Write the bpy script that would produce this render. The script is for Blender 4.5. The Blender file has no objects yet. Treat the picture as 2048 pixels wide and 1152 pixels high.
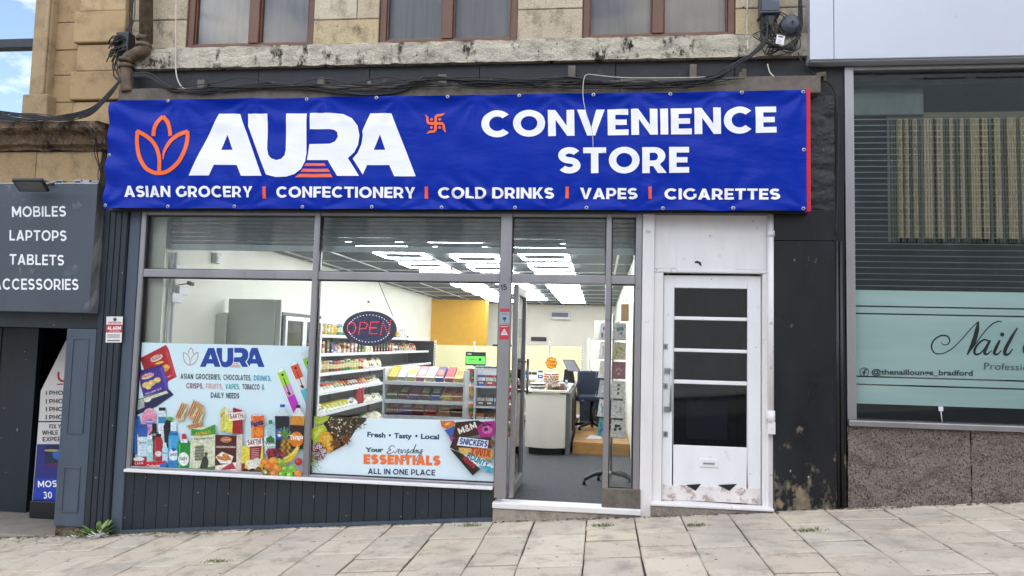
import bpy, bmesh, math, random
from mathutils import Vector, Matrix
from mathutils.geometry import tessellate_polygon
random.seed(7)
S = bpy.context.scene
COL = S.collection

# ------------------------------------------------------------------ camera
FPX, CX, CY = 1480.0, 1024.0, 576.0
CAM = Vector((0.0, -6.6, 1.5))
yaw, pitch, roll = (math.radians(a) for a in (6.88, 4.27, 1.457))
_f = Vector((-math.sin(yaw)*math.cos(pitch), math.cos(yaw)*math.cos(pitch), math.sin(pitch)))
_r = Vector((math.cos(yaw), math.sin(yaw), 0)); _u = _r.cross(_f)
RX = math.cos(roll)*_r + math.sin(roll)*_u
UX = -math.sin(roll)*_r + math.cos(roll)*_u
cd = bpy.data.cameras.new('camera'); cam = bpy.data.objects.new('camera', cd); COL.objects.link(cam)
cd.sensor_width = 36.0; cd.lens = FPX/2048*36.0; cd.clip_start = 0.05; cd.clip_end = 2000
cam.matrix_world = Matrix(((RX.x, UX.x, -_f.x, CAM.x), (RX.y, UX.y, -_f.y, CAM.y), (RX.z, UX.z, -_f.z, CAM.z), (0, 0, 0, 1)))
S.camera = cam

# ------------------------------------------------------------------ world, sun, exposure
SUN_EL, SUN_AZ = math.radians(44), math.radians(-14)     # the sun stands behind the shop; the street front is in open shade
w = bpy.data.worlds.new('World'); S.world = w; w.use_nodes = True
nt = w.node_tree; nt.nodes.clear()
sky = nt.nodes.new('ShaderNodeTexSky'); sky.sky_type = 'NISHITA'; sky.sun_disc = False
sky.sun_elevation = SUN_EL; sky.sun_rotation = SUN_AZ
sky.dust_density = 2.2
tc = nt.nodes.new('ShaderNodeTexCoord'); mp = nt.nodes.new('ShaderNodeMapping'); mp.inputs['Scale'].default_value = (1.6, 1.6, 3.6)
cn = nt.nodes.new('ShaderNodeTexNoise'); cn.inputs['Scale'].default_value = 2.0; cn.inputs['Detail'].default_value = 9; cn.inputs['Roughness'].default_value = .58
cr = nt.nodes.new('ShaderNodeValToRGB'); cr.color_ramp.elements[0].position = .44; cr.color_ramp.elements[1].position = .62
mx = nt.nodes.new('ShaderNodeMix'); mx.data_type = 'RGBA'; mx.inputs['B'].default_value = (8.6, 8.3, 8.0, 1)
bg = nt.nodes.new('ShaderNodeBackground'); bg.inputs['Strength'].default_value = 0.14
wo = nt.nodes.new('ShaderNodeOutputWorld')
L = nt.links.new
L(tc.outputs['Generated'], mp.inputs['Vector']); L(mp.outputs['Vector'], cn.inputs['Vector']); L(cn.outputs['Fac'], cr.inputs['Fac'])
L(cr.outputs['Color'], mx.inputs['Factor']); L(sky.outputs['Color'], mx.inputs['A']); L(mx.outputs['Result'], bg.inputs['Color']); L(bg.outputs['Background'], wo.inputs['Surface'])
sd = bpy.data.lights.new('sun', 'SUN'); sun = bpy.data.objects.new('sun', sd); COL.objects.link(sun)
sd.energy = 2.6; sd.angle = math.radians(0.5); sd.color = (1, .94, .85)
sdir = Vector((math.sin(SUN_AZ)*math.cos(SUN_EL), math.cos(SUN_AZ)*math.cos(SUN_EL), math.sin(SUN_EL)))
sun.rotation_euler = (-sdir).to_track_quat('-Z', 'Y').to_euler()
S.view_settings.view_transform = 'Standard'; S.view_settings.look = 'None'; S.view_settings.gamma = 1
S.view_settings.exposure = 1.95
S.cycles.use_denoising = True
S.cycles.max_bounces = 9; S.cycles.diffuse_bounces = 5; S.cycles.transparent_max_bounces = 16
S.cycles.caustics_reflective = False; S.cycles.caustics_refractive = False; S.cycles.sample_clamp_indirect = 6

# ------------------------------------------------------------------ helpers
def lin(c):
    if isinstance(c, str):
        c = c.lstrip('#'); c = tuple(int(c[i:i+2], 16)/255 for i in (0, 2, 4))
        return tuple(v/12.92 if v <= .04045 else ((v+.055)/1.055)**2.4 for v in c)
    return tuple(c[:3])
def ray(px, py):
    return RX*((px-CX)/FPX) - UX*((py-CY)/FPX) + _f
def at(px, py, Y=0.0):
    d = ray(px, py); p = CAM + d*((Y-CAM.y)/d.y)
    return (p.x, p.z)
def rect(x0, y0, x1, y1, Y=0.0):
    ym, xm = (y0+y1)/2, (x0+x1)/2
    return at(x0, ym, Y)[0], at(x1, ym, Y)[0], at(xm, y1, Y)[1], at(xm, y0, Y)[1]     # X0, X1, Z0, Z1
def gz(x): return .0865*x + .024

def node_mat(name):
    m = bpy.data.materials.new(name); m.use_nodes = True
    t = m.node_tree; b = t.nodes['Principled BSDF']
    return m, t, b
def N(t, typ, **kw):
    n = t.nodes.new(typ)
    for k, v in kw.items():
        if k in n.inputs: n.inputs[k].default_value = v
        else: setattr(n, k, v)
    return n
def mixc(t, a, b, fac, mode='MIX'):
    m = t.nodes.new('ShaderNodeMix'); m.data_type = 'RGBA'; m.blend_type = mode
    for k, v in (('A', a), ('B', b)):
        if isinstance(v, tuple): m.inputs[k].default_value = (*v[:3], 1)
        else: t.links.new(v, m.inputs[k])
    if isinstance(fac, (int, float)): m.inputs['Factor'].default_value = fac
    else: t.links.new(fac, m.inputs['Factor'])
    return m.outputs['Result']
def noise(t, scale, detail=6, rough=.6, sc=(1, 1, 1), dist=0):
    g = N(t, 'ShaderNodeNewGeometry'); mpn = N(t, 'ShaderNodeMapping'); mpn.inputs['Scale'].default_value = sc
    t.links.new(g.outputs['Position'], mpn.inputs['Vector'])
    n = N(t, 'ShaderNodeTexNoise', Scale=scale, Detail=detail, Roughness=rough, Distortion=dist)
    t.links.new(mpn.outputs['Vector'], n.inputs['Vector'])
    return n.outputs['Fac']
def ramp(t, x, p0, p1, inv=False):
    r = t.nodes.new('ShaderNodeMapRange'); r.inputs['From Min'].default_value = p0; r.inputs['From Max'].default_value = p1
    if inv: r.inputs['To Min'].default_value = 1; r.inputs['To Max'].default_value = 0
    t.links.new(x, r.inputs['Value']); return r.outputs['Result']
def bump(t, b, h, strength=.3, dist=.01):
    n = N(t, 'ShaderNodeBump', Strength=strength, Distance=dist); t.links.new(h, n.inputs['Height']); t.links.new(n.outputs['Normal'], b.inputs['Normal']); return n
def attr(t):
    a = t.nodes.new('ShaderNodeAttribute'); a.attribute_name = 'Col'; return a.outputs['Color']

def plain(name, c, rough=.5, metal=0, var=.12, vs=6, bs=0, bd=.004, bsc=80, spec=.5, dirt=None, streak=False, use_attr=False):
    m, t, b = node_mat(name); c = lin(c)
    base = attr(t) if use_attr else c
    n1 = noise(t, vs, 5, .6, (1, 1, .25) if streak else (1, 1, 1))
    dark = mixc(t, base, (.0, .0, .0), var*1.6) if use_attr else tuple(v*(1-var*1.6) for v in c)
    col = mixc(t, dark, base, ramp(t, n1, .3, .62))
    if dirt:
        dc, p0, p1, dsc = dirt
        col = mixc(t, col, lin(dc), ramp(t, noise(t, dsc, 9, .65), p0, p1))
    t.links.new(col, b.inputs['Base Color'])
    b.inputs['Metallic'].default_value = metal; b.inputs['Specular IOR Level'].default_value = spec
    rr = t.nodes.new('ShaderNodeMapRange'); rr.inputs['To Min'].default_value = max(.03, rough-.1); rr.inputs['To Max'].default_value = min(1, rough+.1)
    t.links.new(noise(t, vs*3, 4), rr.inputs['Value']); t.links.new(rr.outputs['Result'], b.inputs['Roughness'])
    if bs: bump(t, b, noise(t, bsc, 6, .6), bs, bd)
    return m

M = {}
M['print'] = plain('printed_vinyl', '#ffffff', .38, var=.03, vs=3, use_attr=True)
M['goods'] = plain('printed_packaging', '#ffffff', .32, var=.34, vs=48, use_attr=True)
M['photo'] = plain('printed_photograph', '#ffffff', .38, var=.30, vs=55, use_attr=True)
M['peel'] = plain('peeling_white_paint', '#e2dbd7', .6, var=.10, vs=7, bs=.7, bsc=45, dirt=('#a8948a', .50, .58, 9))
M['matt'] = plain('plain_coloured', '#ffffff', .6, var=.08, use_attr=True)
M['alu'] = plain('brushed_aluminium', '#a09ea0', .36, metal=.75, var=.12, vs=3, streak=True, dirt=('#6d6a66', .62, .8, 5))
M['alu_dark'] = plain('dull_aluminium', '#8d8b88', .42, metal=.6, var=.18, vs=4, streak=True)
M['navy'] = plain('dark_slate_paint', '#222c34', .42, var=.22, vs=2.5, streak=True, bs=.12, bsc=40, dirt=('#8b9096', .70, .84, 22))
M['navy_l'] = plain('slate_paint_pale', '#4b5664', .42, var=.16, vs=3, streak=True, bs=.12, bsc=50, dirt=('#3a3f46', .66, .8, 9))
M['signgrey'] = plain('grey_sign_panel', '#464e57', .45, var=.14, vs=1.6, streak=True, dirt=('#7f878d', .60, .8, 4))
M['white'] = plain('white_gloss_paint', '#e8e8e9', .35, var=.05, vs=5, streak=True, bs=.16, bsc=30, dirt=('#b3ada7', .62, .78, 6))
M['white_worn'] = plain('worn_white_paint', '#e2dfdd', .5, var=.06, vs=6, streak=True, bs=.35, bsc=60, dirt=('#8a7f75', .63, .74, 8))
M['black'] = plain('black_plastic', '#191a1c', .4, var=.15)
M['rubber'] = plain('cable_rubber', '#17181a', .5, var=.2, vs=9)
M['cablew'] = plain('white_cable', '#cfc8ba', .5, var=.1)
M['timber'] = plain('weathered_timber', '#72685e', .8, var=.3, vs=9, bs=.5, bsc=45, dirt=('#5b5a45', .52, .75, 5))
M['brownframe'] = plain('brown_window_frame', '#6f4a36', .45, var=.16, vs=6, bs=.1, dirt=('#4d3328', .6, .8, 9))
M['fascia_black'] = plain('blackened_fascia_board', '#1f2024', .55, var=.35, vs=4, bs=.4, bsc=30, dirt=('#77736c', .64, .8, 10))
M['iron'] = plain('rusty_cast_iron', '#6d5a45', .7, var=.35, vs=14, bs=.5, bsc=50, dirt=('#332a22', .5, .68, 12))
M['wallcream'] = plain('cream_emulsion', '#efeddf', .7, var=.03, vs=2)
M['cream'] = plain('cream_laminate', '#e3d9a6', .5, var=.04)
M['yellow'] = plain('yellow_wall', '#d8a01c', .6, var=.05)
M['carpet'] = plain('grey_carpet', '#4d4e52', .95, var=.3, vs=60, bs=.4, bsc=300, dirt=('#84858a', .55, .75, 130))
M['ceiltile'] = plain('grey_ceiling_tile', '#4e585e', .7, var=.12, vs=3)
M['shelfwhite'] = plain('white_shelf_metal', '#d9dadd', .4, var=.06)
M['shelfgrey'] = plain('grey_shelf_metal', '#6c6e72', .5, var=.12)
M['fridgegrey'] = plain('grey_cabinet', '#c6c9bf', .5, var=.05)
M['wood'] = plain('plywood_step', '#b98c52', .6, var=.2, vs=5, bs=.2, bsc=40)
M['steel'] = plain('galvanised_steel', '#a5a7a8', .34, metal=.85, var=.15)
M['salonbox'] = plain('pale_fascia_panel', '#c3c6cf', .32, var=.04, vs=1, metal=.15)
M['leaf'] = plain('weed_leaf', '#ffffff', .5, var=.2, vs=20, use_attr=True)
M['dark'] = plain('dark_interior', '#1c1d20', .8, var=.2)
M['hall'] = plain('dim_hall_paint', '#55595f', .8, var=.2)
M['curtain'] = plain('drawn_grey_blind', '#c3bab0', .8, var=.12, vs=1.6, streak=True)

def emis(name, c, s):
    m, t, b = node_mat(name); b.inputs['Base Color'].default_value = (*lin(c), 1)
    b.inputs['Emission Color'].default_value = (*lin(c), 1); b.inputs['Emission Strength'].default_value = s; return m
M['led'] = emis('lit_led_tube', '#f4f8ff', 12)
M['ledred'] = emis('lit_red_led', '#ff2a3a', .55)
M['ledblue'] = emis('lit_white_led', '#cfd8ff', .6)
M['screen'] = emis('lit_green_screen', '#4fc23e', .5)
M['fridgelight'] = emis('lit_fridge_lamp', '#fff6da', 6)

def glass(name, tint=(1, 1, 1), base=.04, extra=0.0, rough=0.0):
    m = bpy.data.materials.new(name); m.use_nodes = True; t = m.node_tree; t.nodes.clear()
    o = N(t, 'ShaderNodeOutputMaterial'); tr = N(t, 'ShaderNodeBsdfTransparent'); tr.inputs['Color'].default_value = (*tint, 1)
    gl = N(t, 'ShaderNodeBsdfGlossy', Roughness=rough); fr = N(t, 'ShaderNodeFresnel', IOR=1.5)
    ad = N(t, 'ShaderNodeMath', operation='MULTIPLY_ADD'); ad.inputs[1].default_value = 1.1; ad.inputs[2].default_value = extra
    mxs = N(t, 'ShaderNodeMixShader')
    t.links.new(fr.outputs['Fac'], ad.inputs[0]); t.links.new(ad.outputs[0], mxs.inputs['Fac'])
    t.links.new(tr.outputs[0], mxs.inputs[1]); t.links.new(gl.outputs[0], mxs.inputs[2]); t.links.new(mxs.outputs[0], o.inputs['Surface'])
    return m
M['glass'] = glass('clear_shop_glass', (.97, .99, .98))
M['glass_win'] = glass('upstairs_glass', (.93, .93, .92), extra=-.02)
M['glass_sky'] = glass('reflective_window_glass', (.35, .38, .4), extra=.62)
M['glass_salon'] = glass('salon_glass', (.86, .92, .91), extra=.02)
M['glass_door'] = glass('grimy_door_glass', (.6, .65, .68), extra=.0, rough=.04)

def stone_mat(name, bs, c_dirt, p0, p1, bsc=22, grain=90, bd=.02):
    m, t, b = node_mat(name); base = attr(t)
    n1 = noise(t, 5, 8, .65); n2 = noise(t, grain, 6, .7)
    col = mixc(t, base, mixc(t, base, (.05, .035, .02), .55), ramp(t, n1, .5, .72))
    col = mixc(t, col, mixc(t, base, (1, .93, .75), .3), ramp(t, n2, .5, .75))
    col = mixc(t, col, lin(c_dirt), ramp(t, noise(t, 7, 10, .75, (1, 1, .55)), p0, p1))
    t.links.new(col, b.inputs['Base Color']); b.inputs['Roughness'].default_value = .88; b.inputs['Specular IOR Level'].default_value = .25
    h = N(t, 'ShaderNodeMath', operation='ADD'); t.links.new(noise(t, bsc, 9, .7, (1, 1, 1), .6), h.inputs[0]); t.links.new(n2, h.inputs[1])
    bump(t, b, h.outputs[0], bs, bd); return m
M['stone'] = stone_mat('weathered_sandstone', .6, '#5a5247', .54, .72, 24, 70, .03)
M['sillstone'] = stone_mat('flaking_sandstone_sill', 1.0, '#37322b', .545, .63, 26, 60, .035)
M['ashlar'] = stone_mat('smooth_ochre_ashlar', .18, '#5a4a38', .68, .85, 14, 120, .008)
M['cornice'] = stone_mat('sooty_cornice_stone', .6, '#2a231d', .48, .64, 18, 70, .02)
M['slab'] = stone_mat('york_paving_stone', .34, '#6e675d', .66, .86, 30, 130, .008)
def slab_spots():
    t = M['slab'].node_tree; b = t.nodes['Principled BSDF']; src = b.inputs['Base Color'].links[0].from_socket
    g = N(t, 'ShaderNodeNewGeometry'); v = N(t, 'ShaderNodeTexVoronoi', Scale=7.0); t.links.new(g.outputs['Position'], v.inputs['Vector'])
    c1 = mixc(t, src, lin('#5b554d'), ramp(t, v.outputs['Distance'], .10, .06))
    gr = ramp(t, noise(t, 260, 3, .8), .56, .68); c2 = mixc(t, c1, mixc(t, c1, (0, 0, 0), .45), gr)
    gl = ramp(t, noise(t, 1.3, 6, .6), .5, .7); c3 = mixc(t, c2, mixc(t, c2, (.28, .26, .24), .55), gl)
    t.links.new(c3, b.inputs['Base Color'])
slab_spots()
M['granite'] = stone_mat('rough_granite', 1.0, '#4b413d', .60, .8, 50, 60, .05)
def granite_speck():
    t = M['granite'].node_tree; b = t.nodes['Principled BSDF']; src = b.inputs['Base Color'].links[0].from_socket
    c1 = mixc(t, src, lin('#463c38'), ramp(t, noise(t, 85, 4, .75, (1, 1, .7), .8), .50, .60)); c2 = mixc(t, c1, lin('#c2ae9f'), ramp(t, noise(t, 70, 4, .8, (.7, 1, 1), .8), .56, .66))
    t.links.new(c2, b.inputs['Base Color'])
granite_speck()

# black panel with peeling patches towards its foot
def panel_mat():
    m, t, b = node_mat('chipped_black_panel')
    g = N(t, 'ShaderNodeNewGeometry'); sx = N(t, 'ShaderNodeSeparateXYZ'); t.links.new(g.outputs['Position'], sx.inputs[0])
    low = ramp(t, sx.outputs['Z'], .18, .78, True)
    n = noise(t, 7, 10, .7, (1, 1, .6)); ad = N(t, 'ShaderNodeMath', operation='MULTIPLY_ADD'); ad.inputs[1].default_value = .18
    t.links.new(low, ad.inputs[0]); t.links.new(n, ad.inputs[2])
    wear = ramp(t, ad.outputs[0], .645, .71)
    col = mixc(t, lin('#131417'), lin('#212327'), ramp(t, noise(t, 2.2, 6, .6, (1, 1, .4)), .35, .7))
    col = mixc(t, col, mixc(t, lin('#8d7a62'), lin('#5a5a4a'), ramp(t, noise(t, 9, 5), .4, .6)), wear)
    scr = ramp(t, noise(t, 3, 9, .8, (9, 1, 1.2), 1.2), .71, .75)
    col = mixc(t, col, lin('#8d8c88'), scr)
    t.links.new(col, b.inputs['Base Color']); 
    rr = t.nodes.new('ShaderNodeMapRange'); rr.inputs['To Min'].default_value = .26; rr.inputs['To Max'].default_value = .8
    t.links.new(wear, rr.inputs['Value']); t.links.new(rr.outputs['Result'], b.inputs['Roughness'])
    b.inputs['Specular IOR Level'].default_value = .35; bump(t, b, noise(t, 4, 6, .6), .25, .02); return m
M['panel'] = panel_mat()

def specks(key, scale, r0, col, zsq=1):
    t = M[key].node_tree; b = t.nodes['Principled BSDF']; src = b.inputs['Base Color'].links[0].from_socket
    g = N(t, 'ShaderNodeNewGeometry'); mpn = N(t, 'ShaderNodeMapping'); mpn.inputs['Scale'].default_value = (1, 1, zsq); t.links.new(g.outputs['Position'], mpn.inputs['Vector'])
    v = N(t, 'ShaderNodeTexVoronoi', Scale=scale); t.links.new(mpn.outputs['Vector'], v.inputs['Vector'])
    t.links.new(mixc(t, src, lin(col), ramp(t, v.outputs['Distance'], r0, r0*.6)), b.inputs['Base Color'])
specks('navy', 9, .05, '#b9bcbe'); specks('navy', 4, .035, '#8d9295', .4); specks('panel', 6, .05, '#a9a59c', .6); specks('white', 8, .045, '#7d746b'); specks('white_worn', 5, .04, '#6b6058', .6); specks('signgrey', 4, .04, '#8c949a', .3)
specks('stone', 5, .05, '#3a332b'); specks('sillstone', 7, .07, '#2b2620')

# banner cloth: wrinkles as a fine bump on top of modelled folds
def banner_mat():
    m, t, b = node_mat('banner_pvc'); t.links.new(attr(t), b.inputs['Base Color'])
    b.inputs['Roughness'].default_value = .26; b.inputs['Specular IOR Level'].default_value = .15
    h = N(t, 'ShaderNodeMath', operation='ADD'); t.links.new(noise(t, 2.6, 5, .55, (.7, 1, 2.2), 1.0), h.inputs[0]); t.links.new(noise(t, 5, 3, .5, (.8, 1, 2)), h.inputs[1])
    bump(t, b, h.outputs[0], .16, .03); return m
M['banner'] = banner_mat()
M['frost'] = None

def frost_mat():
    m = bpy.data.materials.new('frosted_window_film'); m.use_nodes = True; t = m.node_tree; b = t.nodes['Principled BSDF']
    t.links.new(mixc(t, lin('#78948f'), lin('#94aba7'), ramp(t, noise(t, 1.2, 3, .5, (.4, 1, 2.4)), .3, .7)), b.inputs['Base Color'])
    b.inputs['Roughness'].default_value = .22; return m
M['frost'] = frost_mat()

class MB:
    """collects faces with a colour each and links them as one mesh object"""
    def __init__(s): s.v = []; s.f = []; s.c = []; s.sm = []
    def add(s, vs, fs, col=(1, 1, 1), smooth=False):
        o = len(s.v); s.v += [tuple(p) for p in vs]; c = lin(col)
        for f in fs: s.f.append(tuple(i+o for i in f)); s.c.append(c); s.sm.append(smooth)
        return s
    def box(s, x0, x1, y0, y1, z0, z1, col=(1, 1, 1)):
        v = [(x0,y0,z0),(x1,y0,z0),(x1,y1,z0),(x0,y1,z0),(x0,y0,z1),(x1,y0,z1),(x1,y1,z1),(x0,y1,z1)]
        return s.add(v, [(0,3,2,1),(4,5,6,7),(0,1,5,4),(1,2,6,5),(2,3,7,6),(3,0,4,7)], col)
    def obox(s, c, ax, ay, az, col=(1, 1, 1)):
        c = Vector(c); ax, ay, az = Vector(ax), Vector(ay), Vector(az)
        v = [c+sx*ax+sy*ay+sz*az for sz in (-1, 1) for sx, sy in ((-1,-1),(1,-1),(1,1),(-1,1))]
        return s.add(v, [(0,3,2,1),(4,5,6,7),(0,1,5,4),(1,2,6,5),(2,3,7,6),(3,0,4,7)], col)
    def prism(s, pts, y0, y1, col=(1, 1, 1)):               # outline in x,z swept along y
        n = len(pts); v = [(x, y0, z) for x, z in pts] + [(x, y1, z) for x, z in pts]
        tri = tessellate_polygon([[Vector((x, z, 0)) for x, z in pts]])
        fs = [tuple(t) for t in tri] + [tuple(i+n for i in t[::-1]) for t in tri] + [(i, (i+1) % n, (i+1) % n+n, i+n) for i in range(n)]
        return s.add(v, fs, col)
    def prism_x(s, pts, x0, x1, col=(1, 1, 1)):             # outline in y,z swept along x
        n = len(pts); v = [(x0, y, z) for y, z in pts] + [(x1, y, z) for y, z in pts]
        tri = tessellate_polygon([[Vector((y, z, 0)) for y, z in pts]])
        fs = [tuple(t) for t in tri] + [tuple(i+n for i in t[::-1]) for t in tri] + [(i, (i+1) % n, (i+1) % n+n, i+n) for i in range(n)]
        return s.add(v, fs, col)
    def tube(s, path, r, n=8, col=(1, 1, 1), cap=True):
        P = [Vector(p) for p in path]; rs = r if isinstance(r, (list, tuple)) else [r]*len(P)
        v = []; up = Vector((0, 0, 1))
        for i, p in enumerate(P):
            d = (P[min(i+1, len(P)-1)]-P[max(i-1, 0)])
            if d.length < 1e-9: d = Vector((1, 0, 0))
            d.normalize()
            a = d.cross(up)
            if a.length < .05: a = d.cross(Vector((0, 1, 0)))
            a.normalize(); b = a.cross(d)
            v += [p + rs[i]*(math.cos(2*math.pi*k/n)*a + math.sin(2*math.pi*k/n)*b) for k in range(n)]
        fs = [(i*n+k, i*n+(k+1) % n, (i+1)*n+(k+1) % n, (i+1)*n+k) for i in range(len(P)-1) for k in range(n)]
        s.add(v, fs, col, True)
        if cap: s.add(v, [tuple(range(n))[::-1], tuple(range((len(P)-1)*n, len(P)*n))], col)
        return s
    def lathe(s, cx, cy, prof, n=16, cols=None, col=(1, 1, 1)):   # prof: (r, z) from the bottom up
        v = [(cx+r*math.cos(2*math.pi*k/n), cy+r*math.sin(2*math.pi*k/n), z) for r, z in prof for k in range(n)]
        for i in range(len(prof)-1):
            s.add(v[i*n:(i+2)*n], [(k, (k+1) % n, (k+1) % n+n, k+n) for k in range(n)], cols[i] if cols else col, True)
        s.add(v[:n], [tuple(range(n))[::-1]], cols[0] if cols else col); s.add(v[-n:], [tuple(range(n))], cols[-1] if cols else col)
        return s
    def build(s, name, mat, parent=None, bevel=0, seg=2):
        off = origin(parent)
        me = bpy.data.meshes.new(name); me.from_pydata([(x-off.x, y-off.y, z-off.z) for x, y, z in s.v], [], s.f)
        ca = me.color_attributes.new('Col', 'FLOAT_COLOR', 'CORNER')
        buf = []
        for f, c in zip(s.f, s.c): buf += [c[0], c[1], c[2], 1.0]*len(f)
        ca.data.foreach_set('color', buf); me.polygons.foreach_set('use_smooth', s.sm)
        me.materials.append(M[mat] if isinstance(mat, str) else mat)
        bmm = bmesh.new(); bmm.from_mesh(me)
        if not getattr(s, 'flat', False): bmesh.ops.remove_doubles(bmm, verts=bmm.verts, dist=1e-6); bmesh.ops.recalc_face_normals(bmm, faces=bmm.faces)
        bmm.to_mesh(me); bmm.free(); me.update()
        o = bpy.data.objects.new(name, me); COL.objects.link(o)
        if parent: o.parent = parent
        if bevel:
            bv = o.modifiers.new('bevel', 'BEVEL'); bv.width = bevel; bv.segments = seg; bv.limit_method = 'ANGLE'; bv.angle_limit = math.radians(40)
        return o
def origin(p):
    o = Vector((0, 0, 0))
    while p: o += p.location; p = p.parent
    return o
def thing(name, label, cat, loc=(0, 0, 0), group=None):
    o = bpy.data.objects.new(name, None); COL.objects.link(o); o.location = loc; o.empty_display_size = .1
    return tag(o, label, cat, group)
def tag(o, label, cat, group=None):
    o['label'] = label; o['category'] = cat
    if group: o['group'] = group
    return o
def structure(o, kind='structure'): o['kind'] = kind; return o

def smooth_path(pts, k=6):
    P = [Vector(p) for p in pts]; out = []
    for i in range(len(P)-1):
        p0, p1, p2, p3 = P[max(i-1, 0)], P[i], P[i+1], P[min(i+2, len(P)-1)]
        for j in range(k):
            t = j/k
            out.append(.5*((2*p1)+(p2-p0)*t+(2*p0-5*p1+4*p2-p3)*t*t+(3*p1-p0-3*p2+p3)*t**3))
    return out+[P[-1]]

# ------------------------------------------------------------------ lettering: capitals drawn as outlines, cap height 1
def arc(cx, cy, rx, ry, a0, a1, n=14):
    return [(cx+rx*math.cos(math.radians(a0+(a1-a0)*i/n)), cy+ry*math.sin(math.radians(a0+(a1-a0)*i/n))) for i in range(n+1)]
def ribbon(pts, w, taper=None):
    n = len(pts); Lf, Rt = [], []
    for i in range(n):
        a, b = Vector(pts[max(i-1, 0)]), Vector(pts[min(i+1, n-1)]); d = (b-a)
        if d.length < 1e-9: d = Vector((1, 0))
        d.normalize(); nn = Vector((-d.y, d.x)); ww = (taper[i] if taper else w)/2; p = Vector(pts[i])
        Lf.append(tuple(p+nn*ww)); Rt.append(tuple(p-nn*ww))
    return Lf+Rt[::-1]
def sp2(pts, k=6): return [(p.x, p.y) for p in smooth_path([(x, y, 0) for x, y in pts], k)]
def glyph(ch, t):
    R_ = lambda x0, y0, x1, y1: [(x0, y0), (x1, y0), (x1, y1), (x0, y1)]
    if ch == 'I': return [[R_(0, 0, t, 1)]], t
    if ch == '|': return [[R_(0, -.05, t*.8, 1.05)]], t*.8
    if ch == 'E': w = .66; return [[[(0,0),(w,0),(w,t*.9),(t,t*.9),(t,.5-t*.42),(w*.92,.5-t*.42),(w*.92,.5+t*.42),(t,.5+t*.42),(t,1-t*.9),(w,1-t*.9),(w,1),(0,1)]]], w
    if ch == 'F': w = .64; return [[[(0,0),(t,0),(t,.5-t*.55),(w*.92,.5-t*.55),(w*.92,.5+t*.35),(t,.5+t*.35),(t,1-t*.9),(w,1-t*.9),(w,1),(0,1)]]], w
    if ch == 'L': w = .62; return [[[(0,0),(w,0),(w,t*.9),(t,t*.9),(t,1),(0,1)]]], w
    if ch == 'T': w = .76; c = w/2; return [[[(c-t/2,0),(c+t/2,0),(c+t/2,1-t*.9),(w,1-t*.9),(w,1),(0,1),(0,1-t*.9),(c-t/2,1-t*.9)]]], w
    if ch == 'H': w = .8; a, b = .5-t*.45, .5+t*.45; return [[[(0,0),(t,0),(t,a),(w-t,a),(w-t,0),(w,0),(w,1),(w-t,1),(w-t,b),(t,b),(t,1),(0,1)]]], w
    if ch == 'N': w = .84; return [[[(0,0),(t,0),(t,.62),(w-t*.95,0),(w,0),(w,1),(w-t,1),(w-t,.38),(t*.95,1),(0,1)]]], w
    if ch == 'M': w = 1.0; c = w/2; return [[[(0,0),(t,0),(t,.58),(c-t*.35,.14),(c+t*.35,.14),(w-t,.58),(w-t,0),(w,0),(w,1),(w-t*.95,1),(c,.46),(t*.95,1),(0,1)]]], w
    if ch == 'V': w = .88; c = w/2; return [[[(0,1),(c-t*.52,0),(c+t*.52,0),(w,1),(w-t*1.1,1),(c,.27),(t*1.1,1)]]], w
    if ch == 'W': w = 1.28; return [[[(0,1),(.30-t*.5,0),(.30+t*.5,0),(.64,.62),(.98-t*.5,0),(.98+t*.5,0),(w,1),(w-t,1),(.98,.30),(.64+t*.45,1),(.64-t*.45,1),(.30,.30),(t,1)]]], w
    if ch == 'A': w = .9; c = w/2; return [[[(0,0),(t*1.1,0),(t*1.1+.075,.19),(w-t*1.1-.075,.19),(w-t*1.1,0),(w,0),(c+t*.52,1),(c-t*.52,1)], [(t*1.1+.14,.36),(c,.74),(w-t*1.1-.14,.36)]]], w
    if ch == 'Y': w = .84; c = w/2; return [[[(c-t/2,0),(c+t/2,0),(c+t/2,.36),(w,1),(w-t*1.1,1),(c,.54),(t*1.1,1),(0,1),(c-t/2,.36)]]], w
    if ch == 'X': w = .82; c = w/2; return [[[(0,0),(t*1.15,0),(c,.37),(w-t*1.15,0),(w,0),(c+t*.62,.51),(w-.02,1),(w-t*1.15,1),(c,.65),(t*1.15,1),(.02,1),(c-t*.62,.51)]]], w
    if ch == 'K': w = .8; return [[[(0,0),(t,0),(t,.28),(t+.10,.39),(w-t*1.2,0),(w,0),(t+.24,.53),(w-.03,1),(w-t*1.25,1),(t,.53),(t,1),(0,1)]]], w
    if ch in 'OQ0': w = 1.02 if ch != '0' else .74; return [[arc(w/2, .5, w/2, .515, 0, 345, 46), arc(w/2, .5, w/2-t*1.0, .515-t*.98, 0, 345, 46)]], w
    if ch == 'C': w = .92; return [[arc(.5, .5, .5, .515, 42, 318, 34)+arc(.5, .5, .5-t, .515-t*.98, 315, 45, 34)]], w
    if ch == 'G': w = .95; return [[arc(.5, .5, .5, .515, 42, 326, 34)+[(w, .14), (w, .52), (w-t*.95, .52), (w-t*.95, .24)]+arc(.5, .5, .5-t, .515-t*.98, 310, 45, 30)]], w
    if ch == 'D': w = .88; return [[[(0,0)]+arc(w-.5, .5, .5, .5, -90, 90, 20)+[(0,1)], [(t,t*.9)]+arc(w-.5, .5, .5-t, .5-t*.9, -90, 90, 20)+[(t,1-t*.9)]]], w
    if ch == 'P': w = .76; return [[[(0,0),(t,0),(t,.27)]+arc(w-.365, .635, .365, .365, -90, 90, 16)+[(0,1)], [(t,.27+t*.88)]+arc(w-.365, .635, .365-t, .365-t*.88, -90, 90, 14)+[(t,1-t*.88)]]], w
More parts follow.
